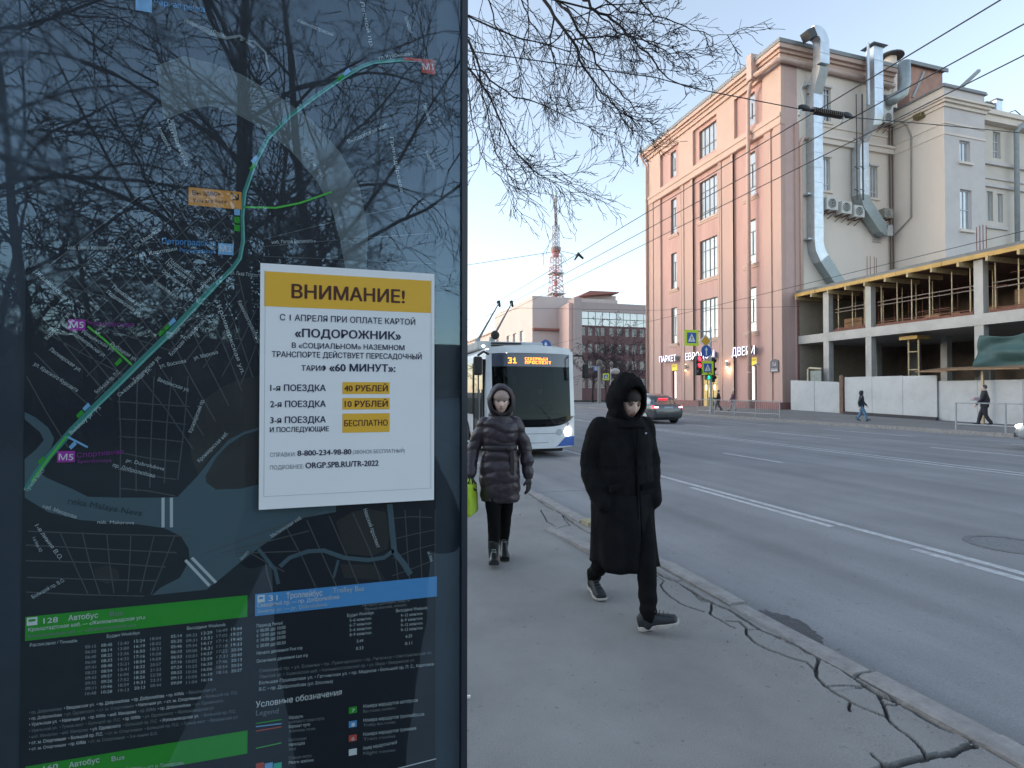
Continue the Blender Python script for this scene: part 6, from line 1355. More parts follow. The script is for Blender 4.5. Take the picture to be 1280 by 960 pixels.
# dust and scratches on the glass are left to the reflection itself
# ================================================================ PAPER NOTICE
nt = thing('paper_notice', 'white printed notice with a yellow heading taped to the glass of the info panel', 'notice', (.003, .713, 1.64))
NY = .7138; a0 = on(325, 328, 1, NY); b0 = on(543, 343, 1, NY); c0 = on(542.5, 626, 1, NY); d0 = on(324, 636, 1, NY)
nX0, nX1, nZ0, nZ1 = (a0.x+d0.x)/2, (b0.x+c0.x)/2, (c0.z+d0.z)/2, (a0.z+b0.z)/2
pap = M('paper_white', (.80, .82, .84), .75, var=.02, scale=5)
m = MB(); nx_, nz_ = 16, 22
def bow(x, z): return -.0012*math.exp(-((x-nX1)/.02)**2)*(.5+.5*math.sin(z*40))-.0008*math.exp(-((z-nZ0)/.012)**2)
vs = []
for s_ in (0, 1):
    for j in range(nz_+1):
        for i in range(nx_+1):
            x = nX0+(nX1-nX0)*i/nx_; z = nZ0+(nZ1-nZ0)*j/nz_; vs.append((x, NY+(.0002 if s_ else 0), z))
N = (nx_+1)*(nz_+1); fs = []
for j in range(nz_):
    for i in range(nx_):
        a = j*(nx_+1)+i; fs.append((a, a+1, a+nx_+2, a+nx_+1)); fs.append((N+a+nx_+1, N+a+nx_+2, N+a+1, N+a))
m.add(vs, fs); m.build('sheet', pap, nt)
np_ = Plane(NY-.0001, nt); T = np_.text
ny = ink('notice_yellow', (.78, .44, .035)); brn = ink('notice_brown', (.075, .018, .008)); navy = ink('notice_navy', (.018, .016, .055)); gry = ink('notice_grey', (.16, .16, .20))
def zrect(u0, v0, u1, v1, mt, k, nm): np_.rect(u0, v0, u1, v1, mt, k, nm)
zrect(330.5, 338.8, 538.5, 382.6, ny, 1, 'heading_band')
def row(txt, u0, u1, v, h, mt, bold=.0): 
    a = np_.P(u0, v); q = None
    # keep the row level on the sheet: same height at both ends
    b_ = on(u1, v, 1, np_.Y); zl = a[1]; d = ray(u1, 480)
    m_ = np_.mb('lettering', mt, 3); hm = h*(on(u0, v, 1, np_.Y)-CP).dot(FW)/680*1.04
    text_into(m_, txt, lambda x, y_, qq: (a[0]+x, np_.y(3)-qq, zl+y_), 0, b_.x-a[0], 0, hm, bold=bold)
row('ВНИМАНИЕ!', 365, 505.5, 372.3, 16, brn, .028)
row('С 1 АПРЕЛЯ ПРИ ОПЛАТЕ КАРТОЙ', 350, 519, 400.2, 7.2, navy, .012)
row('«ПОДОРОЖНИК»', 369, 501, 421, 9.6, navy, .03)
row('В «СОЦИАЛЬНОМ» НАЗЕМНОМ', 365, 505.5, 434.8, 6.2, navy, .015)
row('ТРАНСПОРТЕ ДЕЙСТВУЕТ ПЕРЕСАДОЧНЫЙ', 340, 527, 446, 6.6, navy, .015)
row('ТАРИФ', 377, 408, 463.4, 6.4, navy, .015); row('«60 МИНУТ»:', 412, 494, 463.8, 8.6, navy, .03)
row('1-я ПОЕЗДКА', 338, 407, 488.6, 7.4, navy, .022); row('2-я ПОЕЗДКА', 338, 407, 509, 7.4, navy, .022); row('3-я ПОЕЗДКА', 338, 407, 529, 7.4, navy, .022); row('И ПОСЛЕДУЮЩИЕ', 337.5, 411, 540.3, 5.8, navy, .018)
zrect(428, 477.5, 487, 492.5, ny, 1, 'price_box'); zrect(428, 497.5, 487, 512, ny, 1.4, 'price_box'); zrect(428, 517, 487, 541, ny, 1.8, 'price_box')
row('40 РУБЛЕЙ', 430.5, 484.5, 489, 7, brn, .025); row('10 РУБЛЕЙ', 431, 484.5, 508.6, 7, brn, .025); row('БЕСПЛАТНО', 430.5, 484.5, 532.8, 7, brn, .02)
row('СПРАВКИ:', 337.5, 369.5, 571.2, 4.8, gry); row('8-800-234-98-80', 372, 439, 569.8, 6.4, navy, .025); row('(ЗВОНОК БЕСПЛАТНЫЙ)', 441, 506, 567.4, 4.4, gry)
row('ПОДРОБНЕЕ:', 337.5, 380, 587, 4.8, gry); row('ORGP.SPB.RU/TR-2022', 382, 473, 585.4, 6.8, navy, .025)
gl_ = ink('notice_line', (.42, .44, .50)); z1_, z0_ = np_.P(330.5, 337.5)[1], np_.P(330, 621)[1]; xa_, xb_ = np_.P(330.5, 480)[0], np_.P(539, 480)[0]
m_ = np_.mb('border_line', gl_, 2); y_ = np_.y(2); w_ = .0005
for (xa2, xb2, za2, zb2) in [(xa_, xb_, z0_, z0_+w_), (xa_, xa_+w_, z0_, z1_), (xb_-w_, xb_, z0_, z1_)]: m_.add([(xa2, y_, za2), (xb2, y_, za2), (xb2, y_, zb2), (xa2, y_, zb2)], [(0, 1, 2, 3)])
np_.flush()
# ================================================================ TREES
bark = M('bark_dark', (.045, .036, .034), .95, var=.25, scale=6, bump=.5, bscale=30)
twig_m = M('twig_dark', (.032, .024, .030), .9, var=.15, scale=4)
def rot_about(v, axis, a): return Matrix.Rotation(a, 3, axis) @ v
def grow(m, rng, p, d, L, r, lev, maxlev, droop=0., twist=.35, spread=.75, side=None, rmin=.0022, nseg=None, kids=None):
    """one branch with its own side branches, written into mesh builder m"""
    n = nseg or max(3, int(L/.12) if L < 1.2 else int(L/.25)); n = min(n, 12); st_ = L/n
    pts = [p.copy()]; ds = [d.copy()]; q = p.copy(); dd = d.normalized()
    for i in range(n):
        j = Vector((rng.gauss(0, 1), rng.gauss(0, 1), rng.gauss(0, 1)))*twist*.32
        dd = (dd+j+Vector((0, 0, -droop*.12))).normalized(); q = q+dd*st_; pts.append(q.copy()); ds.append(dd.copy())
    rad = [max(rmin, r*(1-.75*i/n)) for i in range(n+1)]
    m.tube(pts, rad, 3 if r < .012 else (5 if r < .04 else 8), cap=False)
    if lev >= maxlev: return
    K = kids[lev] if kids else 5
    for k in range(K):
        t = (k+rng.uniform(.3, .9))/K; t = .12+.85*t; f = t*n; i = min(n-1, int(f)); P_ = pts[i].lerp(pts[i+1], f-i); D_ = ds[i]
        ax = D_.cross(Vector((rng.gauss(0, 1), rng.gauss(0, 1), rng.gauss(0, 1)))).normalized(); nd = rot_about(D_, ax, rng.uniform(.45, 1.0)*spread*1.2)
        grow(m, rng, P_, nd, L*rng.uniform(.35, .62)*(1.1-.4*t), max(rmin, rad[i]*.62), lev+1, maxlev, droop, twist*1.15, spread, rmin=rmin, kids=kids)
# --- the street tree whose branches hang over the pavement; its trunk stands behind the info panel
t = thing('street_tree', 'bare street tree behind the info panel whose branches hang over the pavement', 'tree', (-1.35, 6.6, 0))
TB = Vector((-1.35, 6.6, 0)); rng = random.Random(21)
m = MB(); m.tube([TB+Vector((0, 0, -.1)), TB+Vector((.03, 0, 1.5)), TB+Vector((-.05, .05, 3.2)), TB+Vector((.02, .02, 4.6))], [.24, .19, .16, .13], 12); m.build('trunk', bark, t, smooth=True)
guides = [  # pixel path, depth at start and end, start radius
 ([(655, -60), (680, 0), (700, 30), (715, 50), (730, 85), (745, 105), (765, 130), (780, 143)], 6.0, 6.2, .024),
 ([(668, -70), (695, 0), (715, 22), (740, 60), (752, 87), (772, 110), (792, 135), (805, 150)], 6.6, 6.9, .020),
 ([(690, -50), (730, 0), (742, 12), (765, 25), (792, 47), (820, 80), (835, 98), (856, 108)], 5.6, 5.9, .020),
 ([(560, 8), (585, 20), (635, 42), (687, 57), (720, 64), (760, 85), (800, 92)], 6.4, 6.8, .012),
 ([(540, -10), (568, 30), (585, 50), (600, 87), (612, 100), (642, 122), (680, 132), (712, 148), (735, 158)], 6.0, 6.3, .017),
 ([(545, 20), (570, 60), (585, 85), (605, 110), (617, 132), (630, 162), (642, 185), (665, 212), (700, 225), (733, 236)], 6.2, 6.8, .018),
 ([(630, -60), (652, 0), (662, 27), (687, 60), (695, 82), (690, 112), (697, 128)], 7.0, 7.1, .012),
 ([(715, 50), (755, 45), (795, 42), (830, 62), (845, 75), (885, 68)], 6.3, 6.4, .010),
 ([(765, 128), (785, 157), (803, 174), (818, 184)], 6.3, 6.5, .008),
 ([(760, -40), (800, 0), (817, 20), (855, 32), (890, 46), (915, 43)], 5.4, 5.6, .010),
 ([(590, -50), (605, -10), (618, 30), (640, 62), (652, 92), (668, 120), (690, 140)], 7.0, 7.3, .012),
 ([(600, 87), (603, 120), (612, 160), (620, 192), (638, 213), (652, 222)], 6.0, 6.2, .009),
 ([(700, 30), (718, 45), (735, 62), (760, 70), (790, 62)], 6.1, 6.4, .010),
 ([(745, 105), (748, 125), (770, 142), (796, 146), (812, 152)], 6.2, 6.4, .008),
 ([(640, -70), (655, -20), (660, 20), (655, 60), (660, 85), (650, 110)], 6.5, 6.6, .010),
 ([(720, -50), (750, -5), (775, 15), (800, 18), (830, 30), (862, 30)], 6.6, 6.8, .012),
 ([(742, 12), (770, 40), (805, 60), (835, 68), (868, 62)], 5.8, 6.0, .009),
 ([(585, 110), (590, 150), (600, 190), (617, 214), (640, 232)], 6.5, 6.7, .008),
 ([(792, 47), (815, 52), (840, 60), (860, 92), (885, 95)], 5.9, 6.0, .007),
 ([(640, 185), (660, 205), (675, 222), (700, 232), (712, 250)], 6.6, 6.8, .007),
]
top = TB+Vector((.02, .02, 4.5))
m = MB(); tw_ = MB()
for gi, (g, d0, d1, r0) in enumerate(guides):
    P_ = [at(u, v, d0+(d1-d0)*i/(len(g)-1)+.12*math.sin(i*1.7+gi)) for i, (u, v) in enumerate(g)]
    if g[0][1] < 15 and gi not in (7, 8):            # carry it back to the trunk, up and over
        s_ = P_[0]; a = top; mid = a.lerp(s_, .5)+Vector((0, 0, .75)); C_ = [a.lerp(mid, .5)+Vector((0, 0, .25)), mid, mid.lerp(s_, .55)+Vector((0, 0, .2))]
        m.tube([a]+C_+[s_], [r0*2.4, r0*2.1, r0*1.7, r0*1.3, r0], 8, False)
    Q = [P_[0]]                          # smooth wobble
    for a, b in zip(P_, P_[1:]):
        for k in (1, 2, 3):
            t_ = k/3; q = a.lerp(b, t_)
            if k < 3: q += Vector((rng.gauss(0, 1), rng.gauss(0, 1), rng.gauss(0, 1)))*.012
            Q.append(q)
    rr = [max(.003, r0*(1-.8*i/(len(Q)-1))) for i in range(len(Q))]
    m.tube(Q, rr, 6, False)
    for i in range(1, len(Q)-1):
        qz = Q[i]-CP; pu = 640+680*qz.dot(RT)/qz.dot(FW); kk = 1.0 if pu < 770 else .55 if pu < 815 else .35
        for _ in range(1 if rng.random() < .72 else 0):
            D_ = (Q[i+1]-Q[i-1]).normalized(); ax = D_.cross(Vector((rng.gauss(0, 1), rng.gauss(0, 1), rng.gauss(0, 1)))).normalized(); nd = rot_about(D_, ax, rng.uniform(.5, 1.15))
            grow(tw_, rng, Q[i], (nd+Vector((0, 0, -.12))), kk*rng.uniform(.35, .95), max(.0048, rr[i]*.62), 0, 2, droop=.5, twist=.5, rmin=.0030, kids=[5, 2, 0])
    D_ = (Q[-1]-Q[-2]).normalized()
    for _ in range(3): grow(tw_, rng, Q[-1], D_+Vector((rng.gauss(0, .4), rng.gauss(0, .4), rng.gauss(0, .4))), rng.uniform(.2, .4), .004, 1, 2, droop=-.4, twist=.5, rmin=.0028, kids=[4, 3, 0])
br = m.build('branches', bark, t, smooth=True, fix=False)
tw = tw_.build('twigs', twig_m, br, fix=False); tw['kind'] = 'stuff'
# --- whole bare trees: behind the viewer (mirrored in the glass), and far down the street
def bare_tree_mesh(seed, H_, kids, spread=.8, r=.22, maxlev=4, fork=2.2, rmin=.006, nl=9):
    rng = random.Random(seed); mt = MB(); P_ = [Vector((0, 0, -.1))]; q = Vector((0, 0, 0)); d = Vector((0, 0, 1))
    n = 7
    for i in range(n): d = (d+Vector((rng.gauss(0, .05), rng.gauss(0, .05), .15))).normalized(); q = q+d*(H_*.72/n); P_.append(q.copy())
    rad = [r*(1-.72*i/(n)) for i in range(n+1)]; mt.tube(P_, rad, 10)
    mc = MB()
    for k in range(nl):
        t_ = .30+.70*k/nl; f = t_*n; i = min(n-1, int(f)); p = P_[i].lerp(P_[i+1], f-i); az = k*2.4+rng.uniform(-.5, .5); el = rng.uniform(.35, .9)
        grow(mc, rng, p, Vector((math.cos(az)*math.cos(el), math.sin(az)*math.cos(el), math.sin(el))), H_*rng.uniform(.33, .48)*(1.15-.4*t_), rad[i]*.42, 0, maxlev, droop=.25, twist=.35, spread=spread, rmin=rmin, kids=kids)
    grow(mc, rng, P_[-1], Vector((.1, 0, 1)), H_*.34, rad[-1]*.9, 0, maxlev, droop=0, twist=.3, rmin=rmin, kids=kids)
    return mt.mesh('trunk', bark, True), mc.mesh('crown', twig_m, False, fix=False)
big = [bare_tree_mesh(s_, 12.5, [6, 5, 4, 0], maxlev=3, r=.13, rmin=.006, nl=11) for s_ in (3, 8)]
GT = 'bare trees lining the street behind the viewer'
for i, (x, y_, rz, sc_, k, lab) in enumerate([(-1.35, -7.6, .3, 1.0, 0, 'bare tree mirrored in the glass left of the route line, nearest behind the viewer'), (-.1, -9.4, 2.2, 1.05, 1, 'bare tree mirrored in the glass beside the nearest one behind the viewer'), (-6.2, -8.2, 4.0, 1.1, 0, 'bare tree mirrored at the left edge of the glass'), (-7.2, -15.0, 1.0, 1.15, 1, 'bare tree further back mirrored at the far left of the glass'), (-2.6, -17.5, 5.2, 1.15, 0, 'bare tree further back mirrored behind the metro line badges'), (-1.0, -28.0, .8, 1.2, 1, 'bare tree far behind the viewer in line with the pavement')]):
    t = thing('street_tree', lab, 'tree', (x, y_, 0), GT)
    for nm, me in zip(('trunk', 'crown'), big[k]): link(nm, me, t, loc=(x, y_, 0), rot=(0, 0, rz), scale=(sc_,)*3)
    bpy.data.objects
# fix: children were given world poses, so clear the parent's own offset
far = [bare_tree_mesh(s_, 13, [6, 4, 3, 0], r=.2, maxlev=3, rmin=.022, nl=10) for s_ in (5, 12)]
for i, (u, d, sc_, k, lab) in enumerate([(741, 92, 1.0, 0, 'bare tree before the left half of the brick building'), (768, 95, 1.05, 1, 'bare tree before the middle of the brick building'), (793, 90, .95, 0, 'bare tree before the right half of the brick building'), (757, 88, .8, 1, 'smaller bare tree between the two left ones before the brick building'), (728, 140, .9, 0, 'bare tree at the left corner of the brick building')]):
    p = at(u, 490, d); t = thing('street_tree', lab, 'tree', (p.x, p.y, 0), 'bare trees before the brick building')
    for nm, me in zip(('trunk', 'crown'), far[k]): link(nm, me, t, loc=(p.x, p.y, 0), rot=(0, 0, i*1.3), scale=(sc_,)*3)
for i, y_ in enumerate([30, 41, 54, 70]):
    t = thing('street_tree', ['first', 'second', 'third', 'fourth'][i]+' bare tree along the left pavement beyond the trolleybus', 'tree', (-3.5, y_, 0), 'bare trees along the left pavement')
    for nm, me in zip(('trunk', 'crown'), far[i % 2]): link(nm, me, t, loc=(-3.5, y_, 0), rot=(0, 0, i*1.9), scale=(.85,)*3)
# low hedge and park edge behind the viewer

rp = random.Random(5)
for i in range(16):
    x, y_ = (rp.uniform(-9, -3.2) if i % 2 else rp.uniform(-26, -9)), rp.uniform(-55, -20); s_ = rp.uniform(.8, 1.2)
    t = thing('park_tree', 'bare park tree far behind the viewer, mirrored low in the glass', 'tree', (x, y_, 0), 'park thicket far behind the viewer')
    for nm, me in zip(('trunk', 'crown'), far[i % 2]): link(nm, me, t, loc=(x, y_, 0), rot=(0, 0, i*1.1), scale=(s_,)*3)
hm_ = MB(); 
for k in range(5200):
    x = rp.uniform(-40, -2.4); y_ = -16-abs(rp.gauss(0, 9)) if x > -12 else rp.uniform(-60, -10); h = rp.uniform(.2, 2.6); q = Vector((x, y_, rp.uniform(0, .6))); d = Vector((rp.gauss(0, .35), rp.gauss(0, .35), 1)).normalized()
    hm_.tube([q, q+d*h*.5+Vector((rp.gauss(0, .05), 0, 0)), q+d*h], [.02, .014, .006], 3, False)
o = hm_.build('undergrowth', twig_m, fix=False); tag(o, 'leafless undergrowth of the park behind the viewer', 'shrubs', kind='stuff')
# ================================================================ PEOPLE
skin_m = M('skin', (.66, .45, .36), .5, var=.06, scale=40, spec=.4)
lip_m = flat('lips', (.33, .13, .12), .45); brow_m = flat('brow_hair', (.07, .05, .04), .8); eye_w = flat('eye_white', (.5, .48, .46), .3); eye_d = flat('eye_iris', (.03, .03, .03), .2)
def remesh(mb, voxel, smooth=4, deform=None, extra=None):
    """melt overlapping solids into one continuous skin"""
    me = mb.mesh('tmp', []); o = bpy.data.objects.new('tmp', me); col.objects.link(o)
    r = o.modifiers.new('r', 'REMESH'); r.mode = 'VOXEL'; r.voxel_size = voxel; r.use_smooth_shade = True
    s = o.modifiers.new('s', 'SMOOTH'); s.iterations = smooth; s.factor = .5
    bpy.context.view_layer.update()
    out = bpy.data.meshes.new_from_object(o.evaluated_get(bpy.context.evaluated_depsgraph_get()))
    bpy.data.objects.remove(o)
    if deform:
        nr = [v.normal.copy() for v in out.vertices]
        for v, n in zip(out.vertices, nr): v.co = v.co+n*deform(v.co, n)
    out.materials.clear(); return out
def ring(c, rx, ry, n=24, yaw=0, e=2.3):
    R_ = Matrix.Rotation(yaw, 3, 'Z'); pts = []
    for k in range(n):
        a = 2*math.pi*k/n; ca, sa = math.cos(a), math.sin(a)
        pts.append(Vector(c)+R_ @ Vector((rx*math.copysign(abs(ca)**(2/e), ca), ry*math.copysign(abs(sa)**(2/e), sa), 0)))
    return pts
def torso(m, spec): m.loft([ring((x, y, z), rx, ry) for x, y, z, rx, ry in spec])
def limb(m, pts, rad, n=14, sub=4):
    """tapered tube through joints with rounded ends"""
    P_ = [Vector(p) for p in pts]; Q = []; Rr = []
    for i in range(len(P_)-1):
        for k in range(sub):
            t = k/sub; Q.append(P_[i].lerp(P_[i+1], t)); Rr.append(rad[i]+(rad[i+1]-rad[i])*t)
    Q.append(P_[-1]); Rr.append(rad[-1])
    for _ in range(2): Q = [Q[0]]+[(Q[i-1]+Q[i]*2+Q[i+1])/4 for i in range(1, len(Q)-1)]+[Q[-1]]
    m.tube(Q, Rr, n); m.ell(Q[0], (Rr[0],)*3, 12, 8); m.ell(Q[-1], (Rr[-1],)*3, 12, 8)
def add_mesh(dst, me_list, mats, name, parent, smooth=True):
    """join several meshes into one object (a body with its head)"""
    vs = []; fs = []; mi = []
    for me, idx in me_list:
        b = len(vs); vs += [tuple(v.co) for v in me.vertices]
        for p in me.polygons: fs.append(tuple(b+i for i in p.vertices)); mi.append(p.material_index if idx is None else idx)
    out = bpy.data.meshes.new(name); out.from_pydata(vs, [], fs)
    for m_ in mats: out.materials.append(m_)
    out.polygons.foreach_set('material_index', mi); out.polygons.foreach_set('use_smooth', [True]*len(fs)); out.update()
    return link(name, out, parent)
def gs(x, s): return math.exp(-(x/s)**2)
def head_mesh(c, s=1., yaw=0., pitch=0., female=False, seg=64, rings_=56):
    """a head looking along -Y: skull, brow, sockets, nose, lips, chin, ears"""
    m = MB(); Rm = Matrix.Rotation(yaw, 3, 'Z') @ Matrix.Rotation(pitch, 3, 'X'); c = Vector(c)
    lipf = []
    V = []
    for i in range(rings_+1):
        th = math.pi*i/rings_
        for k in range(seg):
            ph = 2*math.pi*k/seg
            x = math.sin(th)*math.sin(ph); y = -math.sin(th)*math.cos(ph); z = math.cos(th)
            X, Y, Z = x*.074, y*.094, z*.118
            if Z < .01: t = (.01-Z)/.128; X *= 1-(.27 if female else .36)*t**1.4; Y *= 1-.16*t**1.3 if Y < 0 else 1-.45*t
            if Z < -.02 and Y > 0: Z += .03*min(1, Y/.06)
            fr = max(0, -y)**2
            d = 0.
            d += -.011*(gs(X-.031, .017)+gs(X+.031, .017))*gs(Z-.012, .013)      # sockets
            d += .0045*gs(abs(X)-.028, .024)*gs(Z-.034, .010)                     # brow
            d += (.024*gs(X, .0105)*(gs(Z+.030, .013)+.62*gs(Z+.012, .016)+.32*gs(Z-.008, .014)))     # nose
            d += .007*(gs(X-.013, .007)+gs(X+.013, .007))*gs(Z+.034, .008)        # wings
            d += .0065*gs(X, .020)*(gs(Z+.058, .0055)+gs(Z+.069, .006))-.0035*gs(X, .022)*gs(Z+.0635, .0028)
            d += .006*gs(X, .018)*gs(Z+.094, .012)-.004*gs(X, .02)*gs(Z+.080, .006)
            d += (.004 if female else .006)*gs(abs(X)-.046, .016)*gs(Z+.018, .02)
            Y -= d*fr*1.15
            V.append(Vector((X, Y, Z)))
    W = [c+Rm @ (v*s) for v in V]; m.v = [tuple(w) for w in W]
    for i in range(rings_):
        for k in range(seg):
            a = i*seg+k; b = i*seg+(k+1) % seg; f = (a, b, b+seg, a+seg); vc = (V[a]+V[b+seg])/2
            m.f.append(f); m.m.append(1 if (abs(vc.x) < .023-abs(vc.z+.0635)*.9 and -.0755 < vc.z < -.053 and vc.y < -.05) else 0)
    P = lambda x, y, z: c+Rm @ (Vector((x, y, z))*s)
    m.mi = 0
    for sg in (1, -1): m.ell(P(sg*.073, .008, -.005), (.010*s, .017*s, .030*s), 10, 8, Rm)
    me = m.mesh('head', [], True, fix=True)
    bits = []
    for sg in (1, -1):
        e = MB(); e.ell(P(sg*.031, -.0735, .010), (.0140*s, .0120*s, .0100*s), 12, 8, Rm); bits.append(('eye', e, eye_w))
        e = MB(); e.ell(P(sg*.031, -.0822, .0095), (.0072*s, .0045*s, .0072*s), 10, 6, Rm); bits.append(('iris', e, eye_d))
        e = MB(); e.tube([P(sg*.017, -.0835, .0145), P(sg*.025, -.0862, .0190), P(sg*.036, -.0835, .0185), P(sg*.045, -.0755, .0125)], [.0026*s, .0036*s, .0036*s, .0022*s], 6); bits.append(('eyelid', e, M('lid_skin', (.08, .05, .04), .6, var=0)))
        e = MB(); e.tube([P(sg*.013, -.0900, .0285), P(sg*.026, -.0905, .0345), P(sg*.040, -.0840, .0335), P(sg*.050, -.0745, .027)], [.0036*s, .0050*s, .0042*s, .002*s], 6); bits.append(('eyebrow', e, brow_m))
    return me, bits
def hood_shell(c, axis, r, a0=.72, n=40, nr=22, th=.018, jit=.006, up=Vector((0, 0, 1))):
    """a hood: open in front along axis; r = radii across, up, along"""
    c = Vector(c); axis = Vector(axis).normalized(); X = axis.cross(up).normalized(); Z = X.cross(axis)
    m = MB(); lay = []
    for side in (0, 1):
        for i in range(nr+1):
            al = a0+(math.pi*.98-a0)*i/nr
            for k in range(n):
                ph = 2*math.pi*k/n; rr = 1.0
                x = math.sin(al)*math.cos(ph); z = math.sin(al)*math.sin(ph); y = math.cos(al)
                w = noise.noise(Vector((x*3, y*3, z*3+2)))*jit*2+noise.noise(Vector((x*9, y*9, z*9)))*jit*.8
                k_ = 1-(th*6 if side else 0)*.9+w*4
                lay.append(c+X*(x*r[0]*k_)+Z*(z*r[1]*k_)+axis*(y*r[2]*k_+(.02*(z > 0)*z if i < 3 else 0)))
    N = (nr+1)*n; m.v = [tuple(p) for p in lay]
    for i in range(nr):
        for k in range(n):
            a = i*n+k; b = i*n+(k+1) % n; m.f.append((a, b, b+n, a+n)); m.f.append((N+a+n, N+b+n, N+b, N+a))
    for k in range(n): b = (k+1) % n; m.f.append((b, k, N+k, N+b))
    m.m = [0]*len(m.f); return m
def shoe(m, heel, d, L=.28, w=.05, toe_up=0., h=.085):
    """heel point on the sole, direction d (unit, horizontal)"""
    heel = Vector(heel); d = Vector(d).normalized(); s_ = Vector((-d.y, d.x, 0)); up = Vector((0, 0, 1)); dd = (d*math.cos(toe_up)+up*math.sin(toe_up)); uu = (up*math.cos(toe_up)-d*math.sin(toe_up))
    P = lambda a, b, z: heel+dd*a+s_*b+uu*z
    rings_ = []
    for a, ww, hh in [(-.005, .6, .07), (.03, .85, .095), (.08, .85, .10), (.13, .85, .075), (.19, 1.05, .058), (.25, .95, .045), (L-.005, .55, .032)]:
        W_ = w*ww; rings_.append([P(a, -W_, .028), P(a, W_, .028), P(a, W_*.95, .028+hh*.5), P(a, W_*.55, .02+hh), P(a, -W_*.55, .02+hh), P(a, -W_*.95, .028+hh*.5)])
    m.loft(rings_)
def sole(m, heel, d, L=.28, w=.05, toe_up=0.):
    heel = Vector(heel); d = Vector(d).normalized(); s_ = Vector((-d.y, d.x, 0)); up = Vector((0, 0, 1)); dd = (d*math.cos(toe_up)+up*math.sin(toe_up)); uu = (up*math.cos(toe_up)-d*math.sin(toe_up))
    P = lambda a, b, z: heel+dd*a+s_*b+uu*z
    pr = [(-.012, .5), (.02, .9), (.09, .85), (.19, 1.12), (.25, 1.0), (L+.004, .55)]
    m.loft([[P(a, -w*q, .002+(.012 if a > .24 else 0)), P(a, w*q, .002+(.012 if a > .24 else 0)), P(a, w*q, .032), P(a, -w*q, .032)] for a, q in pr])
def puff(step, amp, wr=.004, sc_=9):
    def f(co, n):
        q = abs(math.sin(math.pi*(co.z+.02*noise.noise(co*4)+.012*math.sin(co.x*11))/step))
        return amp*(q**.5-.6)+wr*noise.noise(co*sc_)+wr*.6*noise.noise(co*sc_*2.7)
    return f
def puff_irregular(co, n):
    zz = co.z+.035*noise.noise(Vector((co.x*5, co.y*5, co.z*3)))+.03*math.sin(co.x*9+co.z*5)
    q = abs(math.sin(math.pi*zz/.105)); a = .010+.007*noise.noise(Vector((co.x*4, co.y*4, co.z*7+3)))
    if abs(co.z-1.09) < .045 and abs(n.z) < .7: a *= .3
    return a*(q**.6-.55)+.011*noise.noise(Vector((co.x*7, co.y*7, co.z*13)))+.005*noise.noise(Vector((co.x*19, co.y*19, co.z*26)))
def wrinkle(a=.006, s=6):
    return lambda co, n: a*1.5*noise.noise(Vector((co.x*s*1.4, co.y*s*1.4, co.z*s*.8)))+a*.6*noise.noise(Vector((co.x*s*3, co.y*s*3, co.z*s*2+5)))
def put(me, nm, mt, par):
    me.name = nm; me.materials.clear(); me.materials.append(mt)
    for p in me.polygons: p.use_smooth = True; p.material_index = 0
    return link(nm, me, par)
def hand(m, wrist, d, side, curl=.6, s=1., fist=False, palm_n=None):
    """palm, four unequal bent fingers and a thumb leaving the side; d = direction the hand hangs, side = thumb side"""
    wrist = Vector(wrist); d = Vector(d).normalized(); t_ = Vector(side).normalized(); t_ = (t_-d*t_.dot(d)).normalized(); n = d.cross(t_)
    if palm_n is not None and n.dot(Vector(palm_n)) < 0: n = -n
    for k in range(4): m.tube([wrist, wrist+d*.03*s+t_*(.020-.0135*k)*s, wrist+d*.085*s+t_*(.030-.020*k)*s], [.016*s, .0145*s, .0115*s], 10)
    m.ell(wrist+d*.045*s, (.032*s, .032*s, .036*s), 12, 8)
    for k, L in enumerate([.068, .076, .072, .056]):
        b = wrist+d*.084*s+t_*(.030-.020*k)*s; pts = [b]; dd = d.copy(); q = b
        for j, fr in enumerate((.45, .32, .23)):
            a = curl*(.55 if j == 0 else .85); dd = (dd*math.cos(a)+n*math.sin(a)).normalized(); nn_ = n
            q = q+dd*L*fr*s; pts.append(q)
        m.tube(pts, [.0105*s, .0098*s, .009*s, .0075*s], 8); m.ell(pts[-1], (.0075*s,)*3, 8, 6)
    b = wrist+d*.028*s+t_*.030*s; m.tube([wrist+d*.012*s+t_*.012*s, b, b+(t_*.75+d*.7+n*.3).normalized()*.032*s, b+(t_*.45+d*.95+n*.6).normalized()*.058*s], [.014*s, .0135*s, .0115*s, .0085*s], 8)
# ---------------------------------------------------------------- the man in the long black coat
black = M('coat_black', (.0085, .0085, .0095), .9, var=.3, scale=7, bump=.35, bscale=120, spec=.12); black2 = M('hood_black', (.008, .008, .009), .95, var=.25, scale=9, bump=.4, bscale=90, spec=.1)
trou = M('trousers_black', (.006, .006, .0065), .92, var=.2, scale=10, spec=.12)
mx, my = 1.93, 3.60
man = thing('person', 'man in a long black hooded coat and black trousers striding along the kerb, looking down', 'person', (mx, my, 0))
L_ = lambda x, y, z: Vector((mx+x, my+y, z))
heelF = on(801, 790, 2, 0); heelF.z = .012; dF = Vector((.80, -.60, 0)); toeR = on(752, 752, 2, 0); dR = Vector((-.12, -.99, 0)).normalized(); heelR = toeR-dR*.25; heelR.z = .02
ankF = heelF+dF*.05+Vector((0, 0, .11)); ankR = heelR+dR*.055+Vector((0, 0, .115))
kneeF = L_(.10, -.17, .50); kneeR = L_(-.075, .06, .47)
bm_ = MB()
torso(bm_, [(mx, my, .86, .15, .11), (mx, my, 1.0, .15, .11), (mx, my, 1.2, .16, .11), (mx, my, 1.34, .15, .09), (mx, my, 1.40, .07, .07)])
limb(bm_, [L_(0, -.01, 1.42), L_(.0, -.035, 1.52)], [.055, .052])
